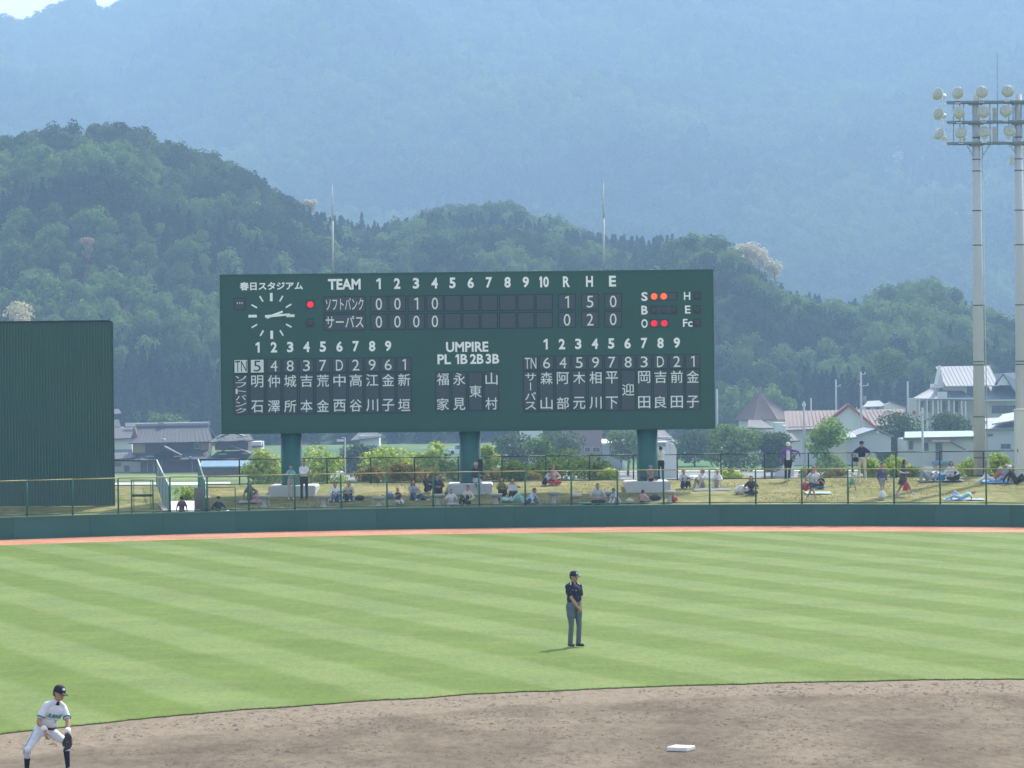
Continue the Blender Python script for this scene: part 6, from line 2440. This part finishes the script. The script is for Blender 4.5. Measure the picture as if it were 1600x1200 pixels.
# ---- belongings
M_SHEETB = mat("pale_blue_sheet", (0.20, 0.33, 0.42), 0.6)
M_SHEETG = mat("green_sheet", (0.05, 0.35, 0.22), 0.6)
M_SHEETW = mat("whitish_sheet", (0.24, 0.23, 0.21), 0.7)
M_SHEETM = mat("mint_sheet", (0.18, 0.34, 0.33), 0.6)


def bmat(u, v, w, d, m, label, D=None):
    x, y, z = at(u, v, D)
    q = MB()
    n = 7
    vs_, fs = [], []
    r = random.Random(u)
    for j in range(n):
        for i in range(n):
            xx, yy = (i / (n - 1) - 0.5) * w, (j / (n - 1) - 0.5) * d
            vs_.append((xx, yy, float(bank_z(0, y + yy)) - z + 0.035 + r.uniform(0, 0.02)))
    for j in range(n - 1):
        for i in range(n - 1):
            fs.append((j * n + i, j * n + i + 1, (j + 1) * n + i + 1, (j + 1) * n + i))
    q.add(vs_, fs)
    o = q.build("picnic_sheet", m, None, True, (x, y, z))
    tag(o, label, "picnic sheet", "picnic sheets on the grass")


bmat(393, 785, 1.1, 1.2, M_SHEETW, "whitish picnic sheet under the woman in the olive grey dress")
bmat(535, 782, 1.2, 1.3, mat("navy_blue_sheet", (0.06, 0.10, 0.22), 0.6), "dark blue picnic sheet under the pair hugging their knees")
bmat(802, 783, 1.1, 1.0, M_SHEETG, "green picnic sheet under the woman reading")
bmat(936, 792, 1.7, 0.9, M_SHEETG, "green picnic sheet under the man in the light grey shirt", 149)
bmat(1112, 766, 1.6, 1.2, mat("grey_checked_sheet", (0.11, 0.12, 0.14), 0.7), "grey picnic sheet under the trio on the sunny grass")
bmat(1278, 771, 1.1, 1.0, M_SHEETM, "mint picnic sheet under the man in white and the child")
bmat(1458, 752, 1.3, 1.2, M_SHEETW, "whitish picnic sheet under the reader with raised knees", 158.4)
bmat(1489, 753, 0.9, 0.9, M_SHEETB, "pale blue picnic sheet under the woman beside the rucksack", 158.4)
bmat(1506, 790, 1.7, 0.9, M_SHEETB, "pale blue picnic sheet under the boy in mint", 149)
bmat(1556, 757, 1.2, 1.6, mat("strong_blue_sheet", (0.10, 0.28, 0.58), 0.6), "bright blue picnic sheet at far right of the bank", 157.4)


def bag(u, v, w, d, h, m, label, D=None, name="bag", cat="bag", soft=True, strap=None):
    x, y, z = at(u, v, D)
    t = thing(name, label, cat, (x, y, z + 0.01))
    r = random.Random(int(u * 7))
    q = MB()
    q.ell((0, 0, h * 0.48), ((w / 2, 0, 0), (0, d / 2, 0), (0, 0, h * 0.5)), 8, 12)
    if soft:
        for _ in range(4):
            q.ell((r.uniform(-w, w) * 0.25, r.uniform(-d, d) * 0.2, h * r.uniform(0.3, 0.75)), ((w * 0.26, 0, 0), (0, d * 0.28, 0), (0, 0, h * 0.3)), 6, 8)
    me = remeshed(q, 0.03, 2)
    me.materials.clear()
    me.materials.append(m)
    link("body", me, t)
    pts = [Vector((-w * 0.2, 0, h * 0.85)), Vector((-w * 0.12, 0, h * 1.12)), Vector((w * 0.12, 0, h * 1.12)), Vector((w * 0.2, 0, h * 0.85))]
    q = MB()
    for a_, b_ in zip(pts, pts[1:]):
        q.tube(a_, b_, 0.012, n=5)
    q.build("handle", strap or m, t)
    return t


M_PLA = mat("white_plastic_bag", (0.68, 0.69, 0.70), 0.4, 0.05)
M_REDB = mat("red_nylon", (0.45, 0.03, 0.05), 0.5)
bag(1052, 790, 0.42, 0.3, 0.30, M_REDB, "red bag on the grass right of the rightmost stone table", 149.3)
bag(1024, 785, 0.55, 0.3, 0.24, NAVY, "dark navy sports bag lying beside the rightmost stone table", 150.3)
bag(1160, 777, 0.45, 0.35, 0.42, M_PLA, "white carrier bag beside the person in the black T-shirt", 152.8)
bag(1152, 776, 0.35, 0.3, 0.30, M_PLA, "smaller crumpled white bag left of the white carrier bag", 153.0)
bag(900, 776, 0.55, 0.4, 0.24, CREAM, "cream bundle of clothes and food alone on the shaded grass", 151.9)
bag(610, 777, 0.35, 0.25, 0.26, BLUE, "blue bag standing behind the child in the black vest", 152.4)
bag(562, 781, 0.45, 0.3, 0.2, BLACKC, "black bag right of the pair hugging their knees", 151.8)
bag(663, 782, 0.4, 0.25, 0.16, BLACKC, "flat black bag beside the grey hooded person", 151.6)
bag(1494, 752, 0.36, 0.25, 0.46, NAVY, "navy rucksack propped up beside the woman in white", 158.6, name="rucksack", cat="rucksack")
bag(354, 798, 0.25, 0.2, 0.22, M_PLA, "small white bag next to the crouching person in the navy jacket", 146)
bag(984, 792, 0.4, 0.3, 0.22, CREAM, "cream food bag between the person in pale blue and the little girl", 149)
# cooler
x, y, z = at(1470, 753, 158.4)
t = thing("cooler_box", "small blue cooler box between the reader and the woman in white", "cooler", (x, y, z + 0.05))
MB().box(-0.2, 0.2, -0.13, 0.13, 0, 0.22).build("body", BLUE, t)
MB().box(-0.21, 0.21, -0.14, 0.14, 0.222, 0.28).build("lid", SKYB, t)
MB().tube((-0.17, -0.02, 0.30), (0.17, -0.02, 0.30), 0.012, n=6).build("handle", SKYB, t)


def held(u, v, D, label, kind):
    p = P(u, v, D)
    if kind == "backpack":
        t = thing("backpack", label, "backpack", (p.x, D, p.z))
        q = MB()
        q.ell((0, 0, 0), ((0.15, 0, 0), (0, 0.10, 0), (0, 0, 0.2)), 8, 12)
        q.ell((-0.05, 0, -0.05), ((0.12, 0, 0), (0, 0.1, 0), (0, 0, 0.12)), 8, 12)
        q.build("body", M_REDB, t, True)
        MB().tube((0.1, -0.03, 0.14), (0.17, -0.06, 0.0), 0.015, n=5).build("strap", M_REDB, t)
    elif kind == "carrier":
        t = thing("carrier_bag", label, "carrier bag", (p.x, D, p.z))
        q = MB()
        q.lathe([(0.06, -0.16), (0.135, -0.12), (0.15, -0.02), (0.09, 0.12), (0.03, 0.2)], (0, 0, 0), 10)
        q.ell((0.07, 0, -0.06), ((0.10, 0, 0), (0, 0.1, 0), (0, 0, 0.08)), 8, 12)
        q.build("body", M_PLA, t, True)
        MB().tube((0, 0, 0.13), (-0.02, 0, 0.36), 0.014, n=5).build("handle", M_PLA, t)
    elif kind == "redbag":
        t = thing("shoulder_bag", label, "bag", (p.x, D, p.z))
        MB().prism([(-0.13, -0.18), (0.13, -0.18), (0.10, 0.14), (-0.06, 0.16)], -0.06, 0.06, 'y').build("body", M_REDB, t)
        MB().tube((0, 0, 0.15), (0.0, 0, 0.48), 0.014, n=5).build("strap", M_REDB, t)
    elif kind == "blackbag":
        t = thing("camera_bag", label, "bag", (p.x, D, p.z))
        MB().box(-0.12, 0.12, -0.06, 0.06, -0.10, 0.10).build("body", BLACKC, t)
        MB().tube((-0.05, 0, 0.10), (0.10, 0, 0.40), 0.012, n=5).build("strap", BLACKC, t)
    elif kind == "book":
        t = thing("open_book", label, "book", (p.x, D, p.z))
        for s in (-1, 1):
            MB().slab([(0, 0, -0.13), (s * 0.2, -0.06, -0.13), (s * 0.2, -0.06, 0.13), (0, 0, 0.13)], 0.012).build("page", WHITE, t)
    elif kind == "paper":
        t = thing("magazine", label, "magazine", (p.x, D, p.z))
        MB().slab([(-0.2, 0, 0), (0.2, -0.05, 0.03), (0.2, 0.2, 0.10), (-0.2, 0.22, 0.06)], 0.012).build("cover", WHITE, t)
        MB().slab([(-0.19, 0, 0.02), (0.02, -0.03, 0.05), (0.02, 0.2, 0.11), (-0.19, 0.22, 0.08)], 0.006).build("page", WHITE, t)


held(1259, 760, 149.6, "red backpack on the schoolchild striding along the fence", "backpack")
held(1379, 773, 149.3, "white carrier bag hanging from the hand of the woman in purple", "carrier")
held(1415, 760, 150.8, "red bag hanging at the hip of the striding schoolgirl", "redbag")
held(1337, 718, 158.6, "black camera bag at the hip of the man with hands on hips", "blackbag")
held(801, 762, 152.1, "open white book held up over the knees of the woman in mustard", "book")
held(1450, 733, 158.2, "white book held up by the person lying with raised knees", "book")
held(1084, 746, 155.8, "white open magazine held by the brown haired person of the trio", "paper")

# ================================================================== UMPIRE
U_NAVY = cloth("umpire_navy_shirt", (0.020, 0.022, 0.048))
U_GREY = cloth("umpire_grey_trousers", (0.115, 0.135, 0.165))
uf = G(897.5, 1012.5)
ui = person("umpire in navy shirt and grey trousers standing on the outfield grass, hands clasped", (uf.x, uf.y, 0.023), R(34),
            stand(ar=(-0.10, 0.02, 0.085), al=(0.10, -0.02, 0.085), wr=(0.0, -0.20, 0.86), wl=(0.05, -0.16, 0.82), er=(-0.8, 0.5, -0.3), el=(0.8, 0.5, -0.2),
                  hr=(0.35, -0.3, -0.8), hl=(-0.3, -0.4, -0.8), spine=(0, 0.02, 1), look=(0.15, -1, 0.02)),
            U_NAVY, U_GREY, cap=U_NAVY, hair="short", h=1.76, vox=0.0095, fingers=True, shoe=M_DSHOE, loose=1.16)


def wrapped(txt, info, mtr, cx, cz, w, h, bold, name, arch=0.0, parent=None):
    """lettering laid onto the front of a body"""
    me, co = text_mesh(txt, bold)
    body = info["body"].data
    vs_ = [v.co.copy() for v in body.vertices]
    bvh = BVHTree.FromPolygons(vs_, [tuple(p.vertices) for p in body.polygons])
    side, sp_, fr = info["side"], info["sp"], info["fr"]
    o0 = info["pel"] + sp_ * cz + side * cx
    out = []
    for x, y, z in co:
        b0 = o0 + side * (x * w) + sp_ * (y * h + arch * (0.25 - x * x))
        hit = bvh.ray_cast(b0 + fr * 0.19, -fr)
        p = hit[0] if hit[0] is not None and (hit[0] - b0).dot(fr) > 0 else b0 + fr * 0.09
        out.append(p + fr * 0.006)
    me.vertices.foreach_set("co", [c for p in out for c in p])
    me.materials.clear()
    me.materials.append(mtr)
    me.update()
    return link(name, me, info["root"])


def patch(info, cx, cz, w, h, m, name, n=5, sidefrac=0.0):
    """a thin cloth patch laid onto the front of a body"""
    body = info["body"].data
    bvh = BVHTree.FromPolygons([v.co.copy() for v in body.vertices], [tuple(p.vertices) for p in body.polygons])
    side, sp_, fr = info["side"], info["sp"], info["fr"]
    dirv = (fr * (1 - abs(sidefrac)) + side * sidefrac).normalized()
    cr_ = sp_.cross(dirv).normalized()
    o0 = info["pel"] + sp_ * cz + side * cx
    vs_, fs = [], []
    for j in range(n):
        for i in range(n):
            b0 = o0 + cr_ * ((i / (n - 1) - 0.5) * w) + sp_ * ((j / (n - 1) - 0.5) * h)
            hit = bvh.ray_cast(b0 + dirv * 0.19, -dirv)
            p = hit[0] if hit[0] is not None else b0
            vs_.append(p + dirv * 0.005)
    for j in range(n - 1):
        for i in range(n - 1):
            fs.append((j * n + i, j * n + i + 1, (j + 1) * n + i + 1, (j + 1) * n + i))
    return MB().add(vs_, fs).build(name, m, info["root"], True)


def ring(info, c, d, r, w, m, name, parent=None):
    d = Vector(d).normalized()
    q = MB()
    q.tube(Vector(c) - d * w / 2, Vector(c) + d * w / 2, r, r, 18)
    return q.build(name, m, parent or info["root"], True)


UW = cloth("bright_white_cloth", (0.75, 0.76, 0.77))
hc, hs, lk, hup = ui["hc"], ui["hs"], ui["lk"], ui["hup"]
MB().ell(hc + hup * 0.075 + lk * 0.088, (hs * 0.022, lk * 0.012, hup * 0.026), 6, 10).build("cap_badge", UW, ui["root"], True)
for s in (-1, 1):
    q = MB()
    nk = ui["neck"]
    a_ = nk + Vector((s * 0.070, -0.02, 0.04))
    b_ = nk + Vector((s * 0.115, -0.075, -0.020))
    q.slab([a_, b_, b_ + Vector((s * 0.026, 0, -0.008)), a_ + Vector((s * 0.036, 0, -0.02))], 0.008)
    q.build("collar_stripe", UW, ui["root"])
patch(ui, -0.03, 0.35, 0.028, 0.018, LGREY, "chest_logo")
patch(ui, 0.10, 0.27, 0.035, 0.055, cloth("orange_grey_badge", (0.45, 0.22, 0.17)), "sleeve_badge")
patch(ui, -0.105, 0.36, 0.014, 0.014, LGREY, "shoulder_logo")
ring(ui, ui["pel"] + ui["sp"] * 0.085, ui["sp"], 0.001, 0.03, M_BLACK, "belt")
bl = ui["root"].children[-1]
MB().lathe([(0.158, 0.0), (0.158, 0.035)], (0, 0, 0), 24, Matrix(((1.05, 0, 0), (0, 0.78, 0), (0, 0, 1)))).build("belt", M_BLACK, ui["root"], True, ui["pel"] + ui["sp"] * 0.065)
bpy.data.objects.remove(bl)

# ================================================================== FIELDER
PW = cloth("white_uniform", (0.66, 0.68, 0.74))
TEAL = cloth("teal_trim", (0.02, 0.22, 0.28))
pf0 = G(78, 1205)


def pl(u, v, d=0.0):
    """pixel to fielder-local coordinates at his distance (d = metres behind the hip plane)"""
    p = P(u, v, pf0.y + d)
    return (p.x - pf0.x, d, p.z)


fk = 1.74 / 1.7
cv = lambda u, v, d=0.0: tuple(c / fk for c in pl(u, v, d))
fi = person("fielder in white uniform and dark cap crouching ready on the infield dirt at bottom left", (pf0.x, pf0.y, 0.0), 0.0,
            dict(pelvis=cv(70, 1140, 0.12), spine=(0.40, -0.24, 0.84), side=(0.78, 0.60, -0.1),
                 ar=cv(42, 1203, 0.0), al=cv(106, 1199, -0.12), kr=(-0.25, -1, 0.1), kl=(0.9, -0.8, 0.1), tr=(-0.2, -1, 0), tl=(0.4, -1, 0),
                 wr=cv(72, 1143, -0.34), wl=cv(106, 1150, -0.24), er=(-0.8, 0.4, -0.2), el=(0.8, 0.5, 0.1),
                 hr=(0.05, -0.25, -1), hl=(0.25, -0.2, -1), look=(0.95, -0.8, 0.10), hup=(0.20, 0.0, 1)),
            PW, PW, legs="knee", hair="short", cap=cloth("dark_navy_cap", (0.018, 0.02, 0.035)), h=1.74, vox=0.0095, fingers=True,
            shoe=M_DSHOE, loose=1.06)
M_TAN = M_SKIN
wrapped("SURPASS", fi, TEAL, 0.0, 0.315, 0.25, 0.072, 0.045, "jersey_lettering", 0.03)
wrapped("7", fi, TEAL, 0.05, 0.225, 0.04, 0.055, 0.04, "jersey_number")
for key, s in (("wr", -1), ("wl", 1)):
    el, t, hd, pn, fs_, palm, sh = fi["wr"][key]
    d = (t - el).normalized()
    ring(fi, t - d * 0.06, d, 0.047, 0.085, UW, "wristband")
    m_ = sh.lerp(el, 0.70)
    ring(fi, m_, el - sh, 0.0665, 0.022, TEAL, "sleeve_trim")
hc, hs, lk, hup = fi["hc"], fi["hs"], fi["lk"], fi["hup"]
MB().ell(hc + hup * 0.078 + lk * 0.086, (hs * 0.034, lk * 0.012, hup * 0.020), 6, 10).build("cap_badge", UW, fi["root"], True)
# dark undershirt collar
nk = fi["neck"]
MB().tube(nk - fi["sp"] * 0.02, nk + fi["hup"] * 0.035, 0.064, 0.058, 14).build("undershirt_collar", cloth("navy_undershirt", (0.012, 0.014, 0.03)), fi["root"], True)
q = MB()
fr_, sd_, sp_ = fi["fr"], fi["side"], fi["sp"]
b0 = nk - sp_ * 0.015 + fr_ * 0.075
# belt
MB().lathe([(0.162, -0.016), (0.162, 0.016)], (0, 0, 0), 28, Matrix((sd_ * 1.07, fr_ * 0.82, sp_)).transposed()).build("belt", M_BLACK, fi["root"], True, fi["pel"] + sp_ * 0.085)
# trouser stripe down the outside of the rear leg
body = fi["body"].data
bvh = BVHTree.FromPolygons([v.co.copy() for v in body.vertices], [tuple(p.vertices) for p in body.polygons])
hp = fi["pel"] - sd_ * 0.09
kn, _ = ik(hp, cv(42, 1203, 0.0), 0.43, 0.41, (-0.25, -1, 0.1))
an = Vector(cv(42, 1203, 0.0))
pts = [hp.lerp(kn, t / 7) for t in range(0, 8)] + [kn.lerp(an, 0.1), kn.lerp(an, 0.22)]
vs_, fs = [], []
outd = Vector((-0.8, -0.75, 0)).normalized()
for i, p in enumerate(pts):
    dd = (pts[min(i + 1, len(pts) - 1)] - pts[max(i - 1, 0)]).normalized()
    w_ = dd.cross(outd).normalized() * 0.014
    for s in (-1, 1):
        hit = bvh.ray_cast(p + w_ * s + outd * 0.6, -outd)
        vs_.append((hit[0] if hit[0] is not None else p + outd * 0.1) + outd * 0.005)
for i in range(len(pts) - 1):
    fs.append((2 * i, 2 * i + 1, 2 * i + 3, 2 * i + 2))
MB().add(vs_, fs).build("trouser_stripe", cloth("light_blue_stripe", (0.08, 0.32, 0.50)), fi["root"], True)
# glove: palm pad, five fat finger stalls and a web
el, t, hd, pn, fs_, palm, sh = fi["wr"]["wl"]
gl = thing("baseball_glove", "black and grey baseball glove on the fielder's left hand", "glove", tuple(pf0.x * (i == 0) + pf0.y * (i == 1) + palm[i] * fk for i in range(3)))
M_GL = mat("black_leather", (0.035, 0.035, 0.04), 0.5, 0.2, 10, 0.004, 40)
M_GL2 = mat("grey_leather", (0.34, 0.35, 0.30), 0.5, 0.15, 10)
q = MB()
q.ell((0, 0, -0.02), (fs_ * 0.085, pn * 0.045, hd * 0.10), 10, 14)
for j, off in enumerate((-0.06, -0.02, 0.02, 0.058)):
    a_ = Vector((0, 0, -0.02)) + fs_ * off + hd * 0.05
    b_ = a_ + hd * 0.075 + fs_ * off * 0.3 - pn * 0.03
    c_ = b_ + hd * 0.05 - pn * 0.05
    q.tube(a_, b_, 0.024, 0.022, 8)
    q.tube(b_, c_, 0.022, 0.018, 8)
    q.ell(c_, ((0.019, 0, 0), (0, 0.019, 0), (0, 0, 0.019)), 6, 8)
a_ = -fs_ * 0.07
q.tube(a_, a_ - fs_ * 0.05 + hd * 0.06 - pn * 0.03, 0.03, 0.026, 8)
q.tube(a_ - fs_ * 0.05 + hd * 0.06 - pn * 0.03, a_ - fs_ * 0.04 + hd * 0.12 - pn * 0.05, 0.026, 0.02, 8)
me = remeshed(q, 0.008, 2)
me.materials.clear()
me.materials.append(M_GL)
me.polygons.foreach_set("use_smooth", [True] * len(me.polygons))
link("glove_body", me, gl)
MB().ell(hd * -0.055 + pn * 0.012 - fs_ * 0.02, (fs_ * 0.07, pn * 0.042, hd * 0.055), 8, 12).build("wrist_flap", M_GL2, gl, True)
# socks are painted on the body; cleats get a sole
for k_, (u, v, dd) in enumerate(((42, 1203, 0.0), (106, 1199, -0.12))):
    pass

patch(PJ, 0.0, 0.24, 0.16, 0.44, WHITE, "white_shirt_front", 7)
# ------------------------------------------------------------------ haze
hz = MB()
hz.box(-1700, 1700, -60, 3900, -7.2, 460)
mh = bpy.data.materials.new("haze")
mh.use_nodes = True
th = mh.node_tree
th.nodes.clear()
oh = nd(th, "ShaderNodeOutputMaterial")
pv = nd(th, "ShaderNodeVolumePrincipled")
pv.inputs["Color"].default_value = (*HAZE_COLOR, 1)
pv.inputs["Density"].default_value = HAZE_DENSITY
pv.inputs["Anisotropy"].default_value = 0.2
th.links.new(pv.outputs[0], oh.inputs["Volume"])
ho = hz.build("haze", mh)
tag(ho, "pale blue haze filling the valley air", "haze", kind="stuff")
